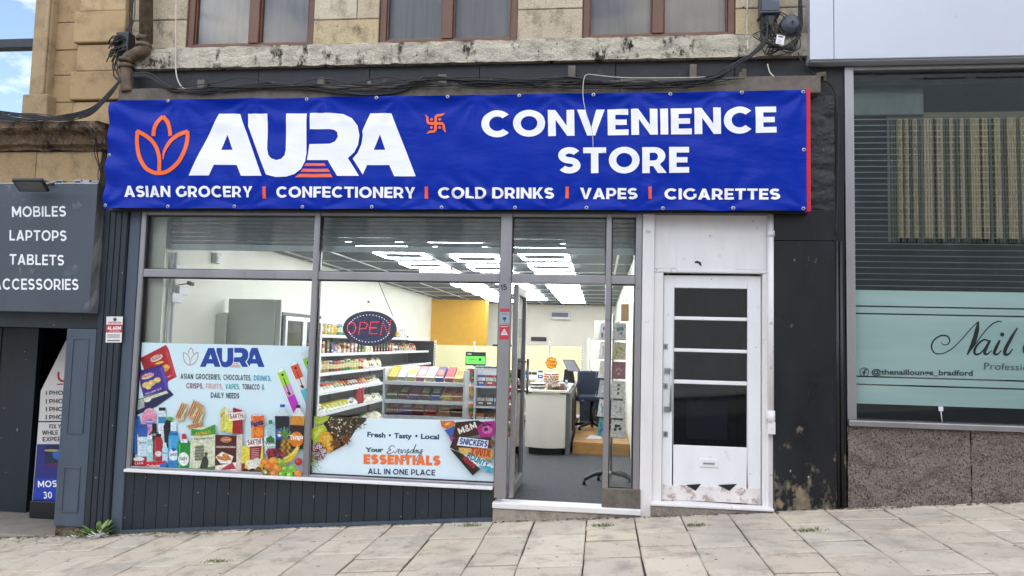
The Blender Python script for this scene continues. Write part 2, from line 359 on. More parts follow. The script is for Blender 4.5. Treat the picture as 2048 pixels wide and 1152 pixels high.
    if ch == 'R': w = .8; return [[[(0,0),(t,0),(t,.27),(.36,.27),(w-t*1.15,0),(w+.01,0),(w-.22,.34)]+arc(w-.40, .655, .365, .345, -50, 90, 16)+[(0,1)], [(t,.27+t*.88)]+arc(w-.40, .635, .365-t, .365-t*.88, -90, 90, 14)+[(t,1-t*.88)]]], w
    if ch == 'B': w = .8; return [[[(0,0)]+arc(w-.28, .28, .28, .28, -90, 70, 12)+arc(w-.31, .75, .25, .25, -55, 90, 12)+[(0,1)], [(t,t*.85)]+arc(w-.29, .285, .28-t*.8, .28-t*.85, -90, 90, 10)+[(t,.57-t*.85)], [(t,.5+t*.42)]+arc(w-.33, .75, .25-t*.8, .25-t*.85, -90, 90, 10)+[(t,1-t*.85)]]], w
    if ch == 'U': w = .82; r = w/2; return [[[(0,1)]+arc(r, .39, r, .40, 180, 360, 20)+[(w,1),(w-t,1)]+arc(r, .39, r-t, .40-t*.95, 360, 180, 20)+[(t,1)]]], w
    if ch == 'S':
        w = .74; h = t/2; ry = (1-t+.02)/4
        return [['strip', ribbon(arc(.375, .5+ry, .375-h, ry, 28, 262, 22)+arc(.365, .5-ry, .375-h, ry, 82, -150, 22), t)]], w
    if ch == '1': return [[[(.2,0),(.2+t,0),(.2+t,1),(.17,1),(0,.84),(.09,.72),(.2,.8)]]], .2+t
    if ch == '3': return [['strip', ribbon(sp2([(.04,.85),(.18,.95),(.36,.9),(.46,.76),(.4,.6),(.26,.53),(.42,.46),(.52,.3),(.42,.13),(.24,.05),(.04,.14)], 6), t)]], .6
    if ch == '5': return [['strip', ribbon([(.54,.92),(.14,.92)], t*.9)], ['strip', ribbon(sp2([(.14,.97),(.11,.54),(.3,.6),(.5,.5),(.54,.3),(.42,.12),(.22,.06),(.03,.14)], 6), t)]], .62
    if ch == ',': return [[[(0,-.16),(t*.6,-.16),(t,.2),(.05,.2)]]], t
    if ch == '&': return [['strip', ribbon(sp2([(.78,.0),(.45,.35),(.22,.68),(.24,.88),(.4,.95),(.54,.86),(.5,.68),(.28,.52),(.1,.34),(.12,.14),(.3,.04),(.52,.1),(.74,.42)], 6), t*.8)]], .8
    if ch == '.': return [[R_(0, 0, t, t)]], t
    if ch == '&': return [[R_(0, 0, t, t)]], t
    return [], .34
def caps(s, t=.2, gap=.13):
    out, x = [], 0
    for ch in s:
        if ch == ' ': x += .36; continue
        polys, wd = glyph(ch, t)
        for rings in polys: out.append([r if r == 'strip' else [(px+x, py) for px, py in r] for r in rings])
        x += wd + gap
    return out, x-gap

class Ink:
    """flat print: shapes given in photograph pixels on the plane Y, each a hair in front of the last"""
    def __init__(s, Y, eps=.00025): s.Y = Y; s.eps = eps; s.k = 0; s.sc = 1; s.ox = s.oy = 0; s.mb = MB(); s.mb.flat = True
    def view(s, sc, ox, oy): s.sc, s.ox, s.oy = sc, ox, oy; return s
    def px(s, p): return p[0]/s.sc+s.ox, p[1]/s.sc+s.oy
    def shape(s, rings, col, layer=None):
        y = s.Y - s.eps*(s.k if layer is None else layer)
        if layer is None: s.k += 1
        rr = [[at(*s.px(p), s.Y) for p in r] for r in rings]
        flat = [p for r in rr for p in r]
        tri = tessellate_polygon([[Vector((x, z, 0)) for x, z in r] for r in rr])
        fs = []
        for a, b, c in tri:
            (x0, z0), (x1, z1), (x2, z2) = flat[a], flat[b], flat[c]
            cr_ = (x1-x0)*(z2-z0)-(x2-x0)*(z1-z0)
            if abs(cr_) < 1e-12: continue
            fs.append((a, b, c) if cr_ > 0 else (a, c, b))
        s.mb.add([(x, y, z) for x, z in flat], fs, col); return s
    def poly(s, pts, col): return s.shape([pts], col)
    def ell(s, cx, cy, rx, ry, col, rot=0, n=22):
        c, q = math.cos(math.radians(rot)), math.sin(math.radians(rot))
        return s.shape([[(cx+rx*math.cos(a)*c-ry*math.sin(a)*q, cy+rx*math.cos(a)*q+ry*math.sin(a)*c) for a in [2*math.pi*i/n for i in range(n)]]], col)
    def line(s, pts, w, col, curve=False, taper=None):
        if curve:
            q = sp2(pts, 7)
            if taper: taper = [taper[min(int(i/7), len(taper)-1)]*(1-(i % 7)/7)+taper[min(int(i/7)+1, len(taper)-1)]*((i % 7)/7) for i in range(len(q))]
            pts = q
        n = len(pts); W = taper or [w]*n
        L_ = ribbon(pts, w, W)
        y = s.Y-s.eps*s.k; s.k += 1
        ww = [at(*s.px(p), s.Y) for p in L_]; m = len(L_)
        s.mb.add([(x, y, z) for x, z in ww], [(i, i+1, m-2-i, m-1-i)[::-1] for i in range(n-1)], col); return s
    def caps(s, txt, a, b, h, col, t=.2, gap=.13, slant=0):      # baseline from a to b, capital height h, all in view units
        polys, wd = caps(txt, t, gap); ux, uy = (b[0]-a[0])/wd, (b[1]-a[1])/wd
        d = math.hypot(b[0]-a[0], b[1]-a[1]); nx, ny = (b[1]-a[1])/d*h, -(b[0]-a[0])/d*h
        nx += slant*(b[0]-a[0])/d*h
        k = s.k; s.k += 1
        for rings in polys:
            if rings[0] == 'strip':
                W = [at(*s.px((a[0]+x*ux+y*nx, a[1]+x*uy+y*ny)), s.Y) for x, y in rings[1]]; m = len(W); yy = s.Y-s.eps*k
                s.mb.add([(x, yy, z) for x, z in W], [(i, i+1, m-2-i, m-1-i)[::-1] for i in range(m//2-1)], col)
            else: s.shape([[(a[0]+x*ux+y*nx, a[1]+x*uy+y*ny) for x, y in r] for r in rings], col, k)
        return s
    def font(s, txt, a, b, h, col, bold=.0, slant=0):             # Blender's built-in face; h is the height of the ink
        vs, fs = font_mesh(txt, bold)
        xs = [v[0] for v in vs]; ys = [v[1] for v in vs]; x0, wd = min(xs), max(xs)-min(xs); base = CAPH
        ux, uy = (b[0]-a[0])/wd, (b[1]-a[1])/wd; d = math.hypot(b[0]-a[0], b[1]-a[1])
        nx, ny = (b[1]-a[1])/d*h/base, -(b[0]-a[0])/d*h/base
        nx += slant*h/base
        y = s.Y-s.eps*s.k; s.k += 1
        W = [at(*s.px((a[0]+(x-x0)*ux+yy*nx, a[1]+(x-x0)*uy+yy*ny)), s.Y) for x, yy in vs]
        s.mb.add([(x, y, z) for x, z in W], fs, col); return s
    def build(s, name, mat='print', parent=None): return s.mb.build(name, mat, parent)
    def cut(s, name, parent, mat='print'): s.build(name, mat, parent); s.mb = MB(); s.mb.flat = True
CAPH = .72
def font_mesh(txt, bold):
    c = bpy.data.curves.new('lettering', 'FONT'); c.body = txt; c.offset = bold; c.resolution_u = 3
    o = bpy.data.objects.new('lettering', c); COL.objects.link(o)
    me = bpy.data.meshes.new_from_object(o.evaluated_get(bpy.context.evaluated_depsgraph_get()))
    vs = [(v.co.x, v.co.y) for v in me.vertices]; fs = [tuple(p.vertices) for p in me.polygons]
    bpy.data.objects.remove(o); bpy.data.curves.remove(c); bpy.data.meshes.remove(me)
    return vs, fs
# ================================================================== THE SETTING
# street and pavement: the hill climbs to the right
def slope_sheet(name, x0, x1, y0, y1, dz, mat, nx=1):
    mb = MB(); mb.add([(x0, y0, gz(x0)+dz), (x1, y0, gz(x1)+dz), (x1, y1, gz(x1)+dz), (x0, y1, gz(x0)+dz)], [(0, 1, 2, 3)], (.2, .2, .2))
    return structure(mb.build(name, mat))
M['asphalt'] = plain('road_asphalt', '#3d3d3f', .85, var=.25, vs=3, bs=.5, bsc=160, dirt=('#6a6865', .55, .8, 90))
M['bed'] = plain('jointing_sand', '#37322b', .95, var=.3, vs=30, bs=.5, bsc=150)
slope_sheet('ground', -150, 150, -150, 60, -.24, 'asphalt')
slope_sheet('road', -60, 60, -14, -3.35, -.17, 'asphalt')
slope_sheet('pavement_bed', -60, 60, -3.2, .6, -.016, 'bed')
mb = MB()
for i in range(44):
    x = -20+i*.92
    mb.add([(x+a, y, gz(x+a)+z) for z in (-.2, 0) for a, y in ((0, -3.35), (.91, -3.35), (.91, -3.2), (0, -3.2))],
           [(0,3,2,1),(4,5,6,7),(0,1,5,4),(1,2,6,5),(2,3,7,6),(3,0,4,7)], '#8f8a82')
structure(mb.build('kerb', 'slab', bevel=.012))
slope_sheet('far_pavement', -60, 60, -18, -14, -.06, 'slab')

# paving: courses that run away from the shop front, flags of unequal length, each a little out of level
mb = MB(); rnd = random.Random(11)
def flag(x0, x1, y0, y1, col, g=.005):
    j = lambda: rnd.uniform(-.0025, .0025); q = rnd.uniform(.002, .005)
    x0 += g+j(); x1 -= g+j(); y0 += .010+j(); y1 -= .010+j()
    hz = [rnd.uniform(-.006, .005) for _ in range(4)]
    c = [(x0, y0), (x1, y0), (x1, y1), (x0, y1)]; b = .009; c = [(a_+rnd.uniform(-.004, .004), b_+rnd.uniform(-.004, .004)) for a_, b_ in c]
    ci = [(c[0][0]+b, c[0][1]+b), (c[1][0]-b, c[1][1]+b), (c[2][0]-b, c[2][1]-b), (c[3][0]+b, c[3][1]-b)]
    v = [(x, y, gz(x)-.05) for x, y in c]+[(x, y, gz(x)+h-.006) for (x, y), h in zip(c, hz)]+[(x, y, gz(x)+h) for (x, y), h in zip(ci, hz)]
    mb.add(v, [(0,1,5,4),(1,2,6,5),(2,3,7,6),(3,0,4,7),(4,5,9,8),(5,6,10,9),(6,7,11,10),(7,4,8,11),(8,9,10,11)], col)
flagc = ['#c2b7a5', '#c6bba9', '#bdb2a0', '#c3b6a4', '#c7bcaa', '#baaf9e', '#c4b7a2', '#c0b2a1', '#beb5a5']
x = -8.0
while x < 7.5:
    wd = rnd.choice([.36, .39, .42, .45, .40])
    y = -.10 + rnd.uniform(-.03, .02) - (.03 if x < -1 else 0)
    flag(x, x+wd, y, .02, rnd.choice(flagc))
    while y > -3.15:
        ln = rnd.uniform(.26, .56); y2 = max(y-ln, -3.19)
        if y2 < -3.0: y2 = -3.19
        flag(x, x+wd, y2, y, rnd.choice(flagc)); y = y2
    x += wd
structure(mb.build('pavement', 'slab'))

# ================================================================== MAIN SHOP BUILDING
YU = .02                                          # face of the upper wall
shop = thing('shop_building', 'stone fronted shop building with brown upstairs windows above the blue banner', 'building', (0, 0, gz(0)))
XL, XR = at(262, 60, YU)[0], at(1612, 60, YU)[0]
zs0 = (at(270, 146, YU)[1]+at(1605, 116, YU)[1])/2        # underside of the sill band
zs1 = (at(370, 103, YU)[1]+at(1471, 76, YU)[1])/2          # top of the sill band
winpx = [(372, 626), (757, 1034), (1165, 1471)]
WX = [(at(a, 60, YU)[0], at(b, 60, YU)[0]) for a, b in winpx]
ZW = 6.05                                          # window heads
rnd = random.Random(5)
stc = ['#c8b79c', '#bcaa8f', '#d0c3aa', '#c4b49b', '#b6a68d', '#ccbca4', '#c9b48f', '#c0b3a0']
mb = MB()
def block_wall(mb, x0, x1, z0, z1, y, cols, hmin, hmax, wmin, wmax, g=.004, depth=.2):
    z = z0
    while z < z1-.02:
        h = rnd.uniform(hmin, hmax)
        if z+h > z1-.1: h = z1-z
        x = x0
        while x < x1-.01:
            wd_ = rnd.uniform(wmin, wmax)
            if x+wd_ > x1-.16: wd_ = x1-x
            mb.box(x+g, x+wd_-g, y+rnd.uniform(0, .006), y+depth, z+g, z+h-g, rnd.choice(cols)); x += wd_
        z += h
edges = [XL]+[e for p in WX for e in p]+[XR]
for i in range(0, 8, 2): block_wall(mb, edges[i], edges[i+1], zs1, ZW, YU, stc, .26, .36, .33, .6)
block_wall(mb, XL, XR, ZW, 9.4, YU, stc, .3, .36, .5, .8)
uw = mb.build('upper_wall', 'stone', shop, bevel=.006, seg=1)
mb = MB(); mb.box(XL, XR, YU+.012, YU+.4, zs1, ZW, '#6a5c49')
for i in (0, 2, 4): pass
mb = MB()
for i in range(0, 8, 2): mb.box(edges[i]+.001, edges[i+1]-.001, YU+.014, YU+.4, zs1, ZW, '#7d6c55')
mb.box(XL, XR, YU+.014, YU+.4, ZW+.001, 9.4, '#7d6c55')
mb.build('mortar_backing', 'stone', shop)
# flaking sill band: a subdivided face roughened as real relief
def rough_slab(x0, x1, y0, y1, z0, z1, nx, nz, amp, col, seed=1):
    mb = MB(); r = random.Random(seed); from mathutils import noise as mn
    vs = []
    for j in range(nz+1):
        for i in range(nx+1):
            X = x0+(x1-x0)*i/nx; Z = z0+(z1-z0)*j/nz
            n = mn.fractal(Vector((X*5, Z*7, seed)), 1.0, 2.0, 5)
            vs.append((X, y0-amp*n if 0 < j < nz else y0-amp*n*.4, Z+(amp*.7*mn.noise(Vector((X*9, j, seed))) if j in (0, nz) else 0)))
    fs = [(j*(nx+1)+i, j*(nx+1)+i+1, (j+1)*(nx+1)+i+1, (j+1)*(nx+1)+i) for j in range(nz) for i in range(nx)]
    mb.add(vs, fs, col)
    mb.add([(x0, y0, z1), (x1, y0, z1), (x1, y1, z1), (x0, y1, z1)], [(0, 1, 2, 3)], col)
    mb.add([(x0, y0, z0), (x1, y0, z0), (x1, y1, z0), (x0, y1, z0)], [(0, 3, 2, 1)], col)
    return mb
rough_slab(XL, XR, -.06, .3, zs0, zs1+.003, 300, 16, .016, '#e6dcc6', 3).build('sill_band', 'sillstone', shop)
# upstairs windows
for k, (a, b) in enumerate(WX):
    f = MB(); y0, y1 = YU+.03, YU+.11; t = .062; zb = zs1+.012
    f.box(a, a+t, y0, y1, zb, ZW); f.box(b-t, b, y0, y1, zb, ZW); f.box(a+t, b-t, y0, y1, zb, zb+t); f.box(a+t, b-t, y0, y1, ZW-t, ZW)
    mid = at((505, 893, 1316)[k], 60, YU)[0]
    f.box(mid-.05, mid+.05, y0-.012, y1, zb+t, ZW-t)
    for p, q in ((a+t, mid-.05), (mid+.05, b-t)):
        s_ = .016
        f.box(p, p+s_, y0+.02, y1-.01, zb+t, ZW-t); f.box(q-s_, q, y0+.02, y1-.01, zb+t, ZW-t); f.box(p+s_, q-s_, y0+.02, y1-.01, zb+t, zb+t+s_)
    fo = f.build('window', 'brownframe', shop, bevel=.006)
    for p, q in ((a+t, mid-.05), (mid+.05, b-t)):
        g = MB(); g.box(p, q, y0+.04, y0+.046, zb+t, ZW-t); g.build('pane', 'glass_win', fo)
    c = MB(); r = random.Random(k)
    n = 60; vs = []
    for i in range(n+1):
        X = a+(b-a)*i/n
        vs += [(X, YU+.15+.012*math.sin(i*.9+r.random()), zb), (X, YU+.15+.012*math.sin(i*.9+r.random()), ZW)]
    c.add(vs, [(2*i, 2*i+2, 2*i+3, 2*i+1) for i in range(n)], (1, 1, 1)); c.build('blind', 'curtain', fo)
    bx = MB(); bx.box(a-.1, b+.1, YU+.401, YU+.9, zs1-.2, ZW+.2); bx.build('room_wall', 'dark', fo)
# parapet and the mass behind (casts the shade the street stands in)
mb = MB(); mb.box(XL, XR, .45, .7, zs1-.02, 9.4, '#8d7a5c'); mb.box(XL, XR, .45, 16, 9.2, 9.4, '#8d7a5c'); mb.box(XL-.0, XR, -.1, .5, 9.4, 9.75, '#b09468')
mb.build('roof', 'stone', shop)
# black fascia board above the banner
zb1 = (at(222, 182, -.05)[1]+at(1638, 164, -.05)[1])/2
mb = MB(); xs = [XL-.02, -3.3, -2.2, -1.15, .1, 1.15, at(1690, 150, 0)[0]]
for i in range(6): mb.box(xs[i]+.002, xs[i+1]-.002, -.004*(i % 2), .3, zb1-.9, zs0-.002)
mb.build('fascia_board', 'fascia_black', shop, bevel=.004)
mb = MB(); zbat = zb1
bx = [at(240, 182, -.12)[0], at(700, 176, -.12)[0], at(1240, 170, -.12)[0], at(1640, 164, -.12)[0]]
for i in range(3): mb.box(bx[i]+.002, bx[i+1]-.002, -.14-.004*i, -.02, zbat-.14, zbat+.012*(i == 2))
mb.build('batten', 'timber', shop, bevel=.004)
for px_, h, wd_ in ((403, .10, 16), (642, .10, 14), (739, .06, 7), (884, .11, 17), (981, .06, 8), (1110, .07, 7), (1143, .17, 15), (1386, .16, 13), (1481, .08, 6), (1488, .11, 8)):
    X = at(px_, 170, -.06)[0]; mb = MB(); hw = wd_/2*.0045
    mb.box(X-hw, X+hw, -.075, -.01, zbat-.10, zbat+h, (1, 1, 1)); mb.build('bracket', 'timber', shop, bevel=.003)

# ---- shop front (glazing line at y = 0)
Zh = (at(292, 427)[1]+at(1283, 432)[1])/2+.03                       # head
ZT1 = (at(282, 538)[1]+at(1274, 553)[1])/2; ZT0 = (at(285, 555)[1]+at(1274, 569)[1])/2   # transom bar
ZS = (at(250, 941)[1]+at(987, 969)[1])/2                            # window sill
X0 = (at(292, 427)[0]+at(254, 940)[0])/2; X1 = (at(633, 433)[0]+at(610, 956)[0])/2
X2a = (at(1002, 480)[0]+at(989, 1004)[0])/2; X2b = X2a+.105
X3a = at(1210, 640)[0]; X3b = at(1221, 640)[0]
X4 = (at(1283, 480)[0]+at(1278, 1022)[0])/2
ZD = at(1100, 1006)[1]                                              # door threshold
ZF = ZD-.005                                                        # shop floor
fr = MB(); d0, d1 = -.045, .05
fr.box(X0, X0+.05, d0, d1, ZS, Zh); fr.box(X1, X1+.055, d0, d1, ZS, Zh)
fr.box(X2a, X2b, d0-.004, d1, ZD+.03, Zh); fr.box(X3a, X3b, d0, d1, ZD+.0, Zh); fr.box(X4-.055, X4, d0, d1, ZD+.03, Zh)
for a, b in ((X0+.05, X1), (X1+.055, X2a), (X2b, X3a), (X3b, X4-.055)):
    fr.box(a, b, d0+.004, d1, ZT0, ZT1); fr.box(a, b, d0+.004, d1, Zh-.05, Zh)
for a, b in ((X0+.05, X1), (X1+.055, X2a)): fr.box(a, b, d0, d1, ZS, ZS+.035)
front = fr.build('shopfront_frame', 'alu', shop, bevel=.006)
mb = MB(); mb.box(X0+.01, X2a-.01, d0-.045, d0+.005, ZS-.014, ZS+.012); mb.build('window_sill', 'white', shop, bevel=.004)
for a, b, z0, z1 in ((X0+.05, X1, ZT1, Zh-.05), (X1+.055, X2a, ZT1, Zh-.05), (X2b, X3a, ZT1, Zh-.05), (X3b, X4-.055, ZT1, Zh-.05), (X0+.05, X1, ZS+.035, ZT0), (X1+.055, X2a, ZS+.035, ZT0), (X3b, X4-.055, ZD+.16, ZT0)):
    g = MB(); g.box(a, b, .0, .006, z0, z1); g.build('pane', 'glass', front)
# dark beads round the glass
bd_ = MB()
for a, b, z0, z1 in ((X0+.05, X1, ZT1, Zh-.05), (X1+.055, X2a, ZT1, Zh-.05), (X2b, X3a, ZT1, Zh-.05), (X3b, X4-.055, ZT1, Zh-.05), (X0+.05, X1, ZS+.035, ZT0), (X1+.055, X2a, ZS+.035, ZT0), (X3b, X4-.055, ZD+.16, ZT0)):
    e = .009
    bd_.box(a, a+e, -.012, .02, z0, z1); bd_.box(b-e, b, -.012, .02, z0, z1); bd_.box(a+e, b-e, -.012, .02, z0, z0+e); bd_.box(a+e, b-e, -.012, .02, z1-e, z1)
bd_.build('glazing_bead', 'black', front)
mb = MB(); mb.box(X3a-.005, X4+.012, d0-.02, d1, ZD-.01, ZD+.16); mb.build('kick_block', 'timber', shop, bevel=.006)
# boarded stall riser
mb = MB(); n = 30; a, b = X0-.03, X2a
for i in range(n):
    p, q = a+(b-a)*i/n, a+(b-a)*(i+1)/n
    mb.add([(x, y, z) for x, y, z in ((p+.003, -.03, gz(p)-.06), (q-.003, -.03, gz(q)-.06), (q-.003, -.03, ZS-.014), (p+.003, -.03, ZS-.014), (p, -.02, gz(p)-.06), (q, -.02, gz(q)-.06), (q, -.02, ZS-.014), (p, -.02, ZS-.014))],
           [(0,1,2,3),(4,0,3,7),(1,5,6,2)])
mb.box(a, b, -.02, .05, -.8, ZS-.015)
sr = mb.build('stall_riser', 'navy', shop)
mb = MB(); mb.add([(x, y, gz(x)+z) for x in (a, b) for y, z in ((-.055, -.02), (-.055, .03), (-.03, .03), (-.03, -.02))], [(0,1,2,3),(4,7,6,5),(0,4,5,1),(1,5,6,2)])
mb.build('plinth_trim', 'navy_l', shop)
# corner pilaster, boarded
PXL = (at(200, 640, -.06)[0]+at(165, 1062, -.06)[0])/2; PXR = X0-.0
mb = MB(); n = 4; PR2 = X0-.12
for i in range(n):
    p, q = PXL+(PR2-PXL)*i/n, PXL+(PR2-PXL)*(i+1)/n
    mb.prism([(p+.004, gz(p)-.05), (q-.004, gz(q)-.05), (q-.004, Zh+.1), (p+.004, Zh+.1)], -.075, -.05)
mb.prism([(PXL, gz(PXL)-.1), (PR2, gz(PR2)-.1), (PR2, Zh+.1), (PXL, Zh+.1)], -.062, .2)
mb.build('corner_pilaster', 'navy', shop, bevel=.003, seg=1)
mb = MB(); mb.prism([(PR2+.002, gz(PR2)-.05), (X0-.004, gz(X0)-.05), (X0-.004, Zh+.1), (PR2+.002, Zh+.1)], -.05, .18); mb.build('pilaster_return', 'navy_l', shop, bevel=.012)
# threshold and step of the shop door
mb = MB(); mb.box(X2a-.005, X4+.015, -.10, .08, ZD-.05, ZD+.0); mb.build('door_sill', 'white_worn', shop, bevel=.008)
mb = MB(); mb.prism([(X2a, -.3), (X4+.01, -.3), (X4+.01, ZD-.052), (X2a, ZD-.052)], -.085, .07, '#a99f91'); mb.build('step', 'stone', shop, bevel=.01)

# ---- white side door and its surround
XA = X4+.004; XB = (at(1545, 420, .0)[0]+at(1546, 1023, .0)[0])/2
DX0, DX1 = at(1325, 780, .05)[0], at(1521, 780, .05)[0]; DZ0, DZ1 = at(1425, 1004, .05)[1], at(1425, 552, .05)[1]
mb = MB(); xp = at(1306, 700)[0]
mb.box(XA, xp, -.05, .10, gz(XA)-.1, Zh+.05); mb.box(xp+.002, DX0-.006, -.02, .10, DZ0-.02, DZ1+.02)
mb.box(DX1+.006, DX1+.05, -.02, .10, DZ0-.02, DZ1+.02); mb.box(DX1+.053, XB-.055, -.035, .1, DZ0-.1, Zh+.05); mb.box(xp+.002, DX1+.05, -.025, .10, DZ1+.021, DZ1+.05)
mb.build('door_frame', 'white_worn', shop, bevel=.006)
mb = MB(); mb.box(xp+.004, DX1+.05, -.012, .1, DZ1+.053, Zh+.05)
ax0, ax1, az0, az1 = rect(1353, 482, 1474, 544, -.012); mb.box(ax0, ax1, -.018, -.011, az0, az1)
mb.build('over_door_panel', 'white_worn', shop, bevel=.002)
h = MB(); hx, hz = at(1397, 526, -.02); h.prism([(hx-.035, hz+.012), (hx-.01, hz+.02), (hx+.02, hz+.008), (hx+.028, hz-.03), (hx+.01, hz-.02), (hx, hz-.004), (hx-.03, hz)], -.0195, -.015); h.build('hole', 'black', shop)
door = MB(); rows = [(577, 634), (641, 698), (705, 761), (769, 892)]
GX0, GX1 = at(1347, 700, .05)[0], at(1494, 700, .05)[0]
zr = [(at(1420, q, .05)[1], at(1420, p, .05)[1]) for p, q in rows]
dy0, dy1 = .03, .075
door.box(DX0, GX0, dy0, dy1, DZ0, DZ1); door.box(GX1, DX1, dy0, dy1, DZ0, DZ1); door.box(GX0, GX1, dy0, dy1, zr[0][1], DZ1); door.box(GX0, GX1, dy0, dy1, DZ0, zr[3][0])
for i in range(3): door.box(GX0, GX1, dy0+.004, dy1, zr[i+1][1], zr[i][0])
dr = door.build('side_door', 'white', shop, bevel=.006)
mb = MB()
for z0, z1 in zr: mb.box(GX0+.001, GX1-.001, .052, .058, z0+.001, z1-.001)
mb.build('door_glass', 'glass_door', dr)
mb = MB(); mb.box(GX0-.1, GX1+.1, .9, .95, 0, 2.3); mb.box(GX0-.1, GX0-.06, .1, .9, 0, 2.3); mb.box(GX1+.06, GX1+.1, .1, .9, 0, 2.3); mb.box(GX0-.1, GX1+.1, .1, .9, 2.31, 2.35); mb.build('hallway', 'hall', dr)
mb = MB(); q = rect(1372, 790, 1456, 880, .3); mb.box(q[0], q[1], .30, .31, q[2], q[3]); mb.build('leaning_board', 'signgrey', dr, bevel=.004)
mb = MB(); r5 = random.Random(8); xk0, xk1, zk0, zk1 = rect(1326, 972, 1519, 1003, .03)
top = [(xk0+(xk1-xk0)*i/16, zk1-(0 if i in (0, 16) else r5.uniform(0, .012))) for i in range(17)]
mb.prism([(xk0, zk0), (xk1, zk0)]+top[::-1], .024, .031, '#c9beb8'); mb.build('kick_plate', 'peel', dr)
for a, b in ((1372, 1402), (1436, 1474)):
    mb = MB(); p = [at(a, 970, .02), at(b, 968, .02), at((a+b)/2+4, 982, .02)]; mb.prism(p[::-1], .0215, .0235); mb.build('torn_patch', 'black', dr)
# ironmongery
hp = MB(); hx = at(1341, 780, 0)[0]; hz0, hz1 = at(1341, 822, 0)[1], at(1341, 738, 0)[1]
hp.tube([(hx, -.025, hz0), (hx, -.025, hz1)], .009, 10)
for z in (hz0+.015, hz1-.015): hp.tube([(hx, -.025, z), (hx, .03, z)], .008, 8); hp.box(hx-.05, hx+.005, .018, .03, z-.025, z+.02)
hp.build('handle', 'steel', dr)
for yy in (693, 772, 868):
    mb = MB(); kx, kz = at(1331, yy, .03); mb.box(kx-.018, kx+.018, .02, .03, kz-.024, kz+.024); lk = mb.build('lock', 'steel', dr, bevel=.003)
    mb = MB(); mb.box(kx-.004, kx+.004, .018, .0205, kz-.012, kz+.010); mb.build('keyhole', 'black', lk)
q = rect(1399, 918, 1436, 934, .03); mb = MB(); mb.box(q[0], q[1], .02, .03, q[2], q[3]); lb = mb.build('letterbox', 'white', dr, bevel=.003)
mb = MB(); mb.box(q[0]+.03, q[1]-.03, .012, .021, q[2]+.026, q[3]-.028); mb.build('flap', 'steel', lb, bevel=.003)
mb = MB(); mb.prism([(xp-.01, gz(xp)-.1), (XB, gz(XB)-.1), (XB, DZ0-.03), (xp-.01, DZ0-.03)], -.09, .06, '#8d857b'); mb.build('door_step', 'stone', shop, bevel=.01)
mb = MB(); mb.box(xp-.005, XB-.01, -.10, .04, DZ0-.028, DZ0-.004); mb.build('door_threshold', 'white_worn', shop, bevel=.006)
# white conduit up the right jamb
cp = MB(); cx = XB-.028; cz1 = at(1538, 468)[1]; cz0 = at(1538, 866)[1]; czb = at(1538, 832)[1]
cp.tube([(cx, -.05, cz0+.05), (cx, -.05, Zh)], .026, 12); cp.tube([(cx, -.05, czb-.06), (cx, -.05, czb+.05)], .036, 12); cp.box(cx-.03, cx+.03, -.085, -.02, cz0, cz0+.1); cp.tube([(cx, -.05, cz1-.03), (cx, -.05, cz1+.02)], .034, 12)
cp.build('conduit', 'white_worn', shop)
mb = MB(); mb.box(cx-.027, cx+.027, -.02, .1, gz(XB)-.1, Zh+.05); mb.build('jamb', 'white_worn', shop, bevel=.004)

# ---- black panel pier between the door and the salon
BX0, BX1 = XB, at(1672, 750, -.04)[0]; BX2 = at(1689, 700, 0)[0]
zp = at(1610, 482, -.04)[1]; zj = Zh+.02
mb = MB(); mb.prism([(BX0+.003, gz(BX0)-.05), (BX1, gz(BX1)-.05), (BX1, zp-.003), (BX0+.003, zp-.003)], -.045, .1)
mb.box(BX0+.003, BX1, -.045, .1, zp+.003, zj+.001)
pier = mb.build('black_pier', 'panel', shop, bevel=.004)
mb = MB(); mb.prism([(BX1+.001, gz(BX1)-.05), (BX2, gz(BX2)-.05), (BX2, zs0-.35), (BX1+.001, zs0-.35)], -.02, .1); mb.build('pier_recess', 'panel', shop)
mb = MB()
for dx in (.014, .046): mb.tube([(BX1+dx, -.04, gz(BX1)), (BX1+dx, -.04, zp)], .015, 8)
mb.build('trunking', 'black', shop)
rough_slab(at(1618, 300, -.03)[0], BX1, -.045, .1, zj+.004, zs0-.35, 30, 60, .016, '#2b2c31', 9).build('pier_top', 'fascia_black', shop)

# ---- the room behind the glass
XW0, XW1 = -4.2, .40; ZC = 2.58; YB = 14.0
mb = MB(); mb.add([(XW0-.4, .05, ZF), (XW1+.3, .05, ZF), (XW1+.3, YB, ZF), (XW0-.4, YB, ZF)], [(0, 1, 2, 3)]); structure(mb.build('shop_floor', 'carpet'))
mb = MB(); mb.box(XW0-.2, XW0, .08, YB, ZF, 3.2); mb.box(XW1, XW1+.2, .12, YB, ZF, 3.2); mb.box(XW0-.2, XW1+.2, YB, YB+.2, ZF, 3.2); mb.build('interior_wall', 'wallcream', shop)
mb = MB(); mb.box(XW0, at(970, 650, 11.5)[0], 11.5, 12, ZF, ZC-.03); mb.build('yellow_wall', 'yellow', shop)
mb = MB(); mb.box(XW0-.3, XW1+.3, .08, 1.0, ZC+.35, ZC+.5); mb.box(XW0-.3, XW1+.3, .9, YB+.2, ZC+.02, ZC+.1); cl = mb.build('shop_ceiling', 'ceiltile', shop)
mb = MB(); gy = 1.0
xx = XW0+.2
GX = []
while xx < XW1: GX.append(xx); mb.box(xx-.013, xx+.013, 1.0, YB, ZC+.008, ZC+.022); xx += .6
yy = 1.0
while yy < YB:
    if int(round((yy-1)/.6)) % 2 == 0: mb.box(XW0, XW1, yy-.012, yy+.012, ZC+.010, ZC+.024)
    yy += .6
mb.build('ceiling_grid', 'shelfwhite', cl)
mb = MB(); mb.box(XW0, XW1, .9, 1.0, ZC-.0, ZC+.35); mb.build('bulkhead', 'ceiltile', cl)
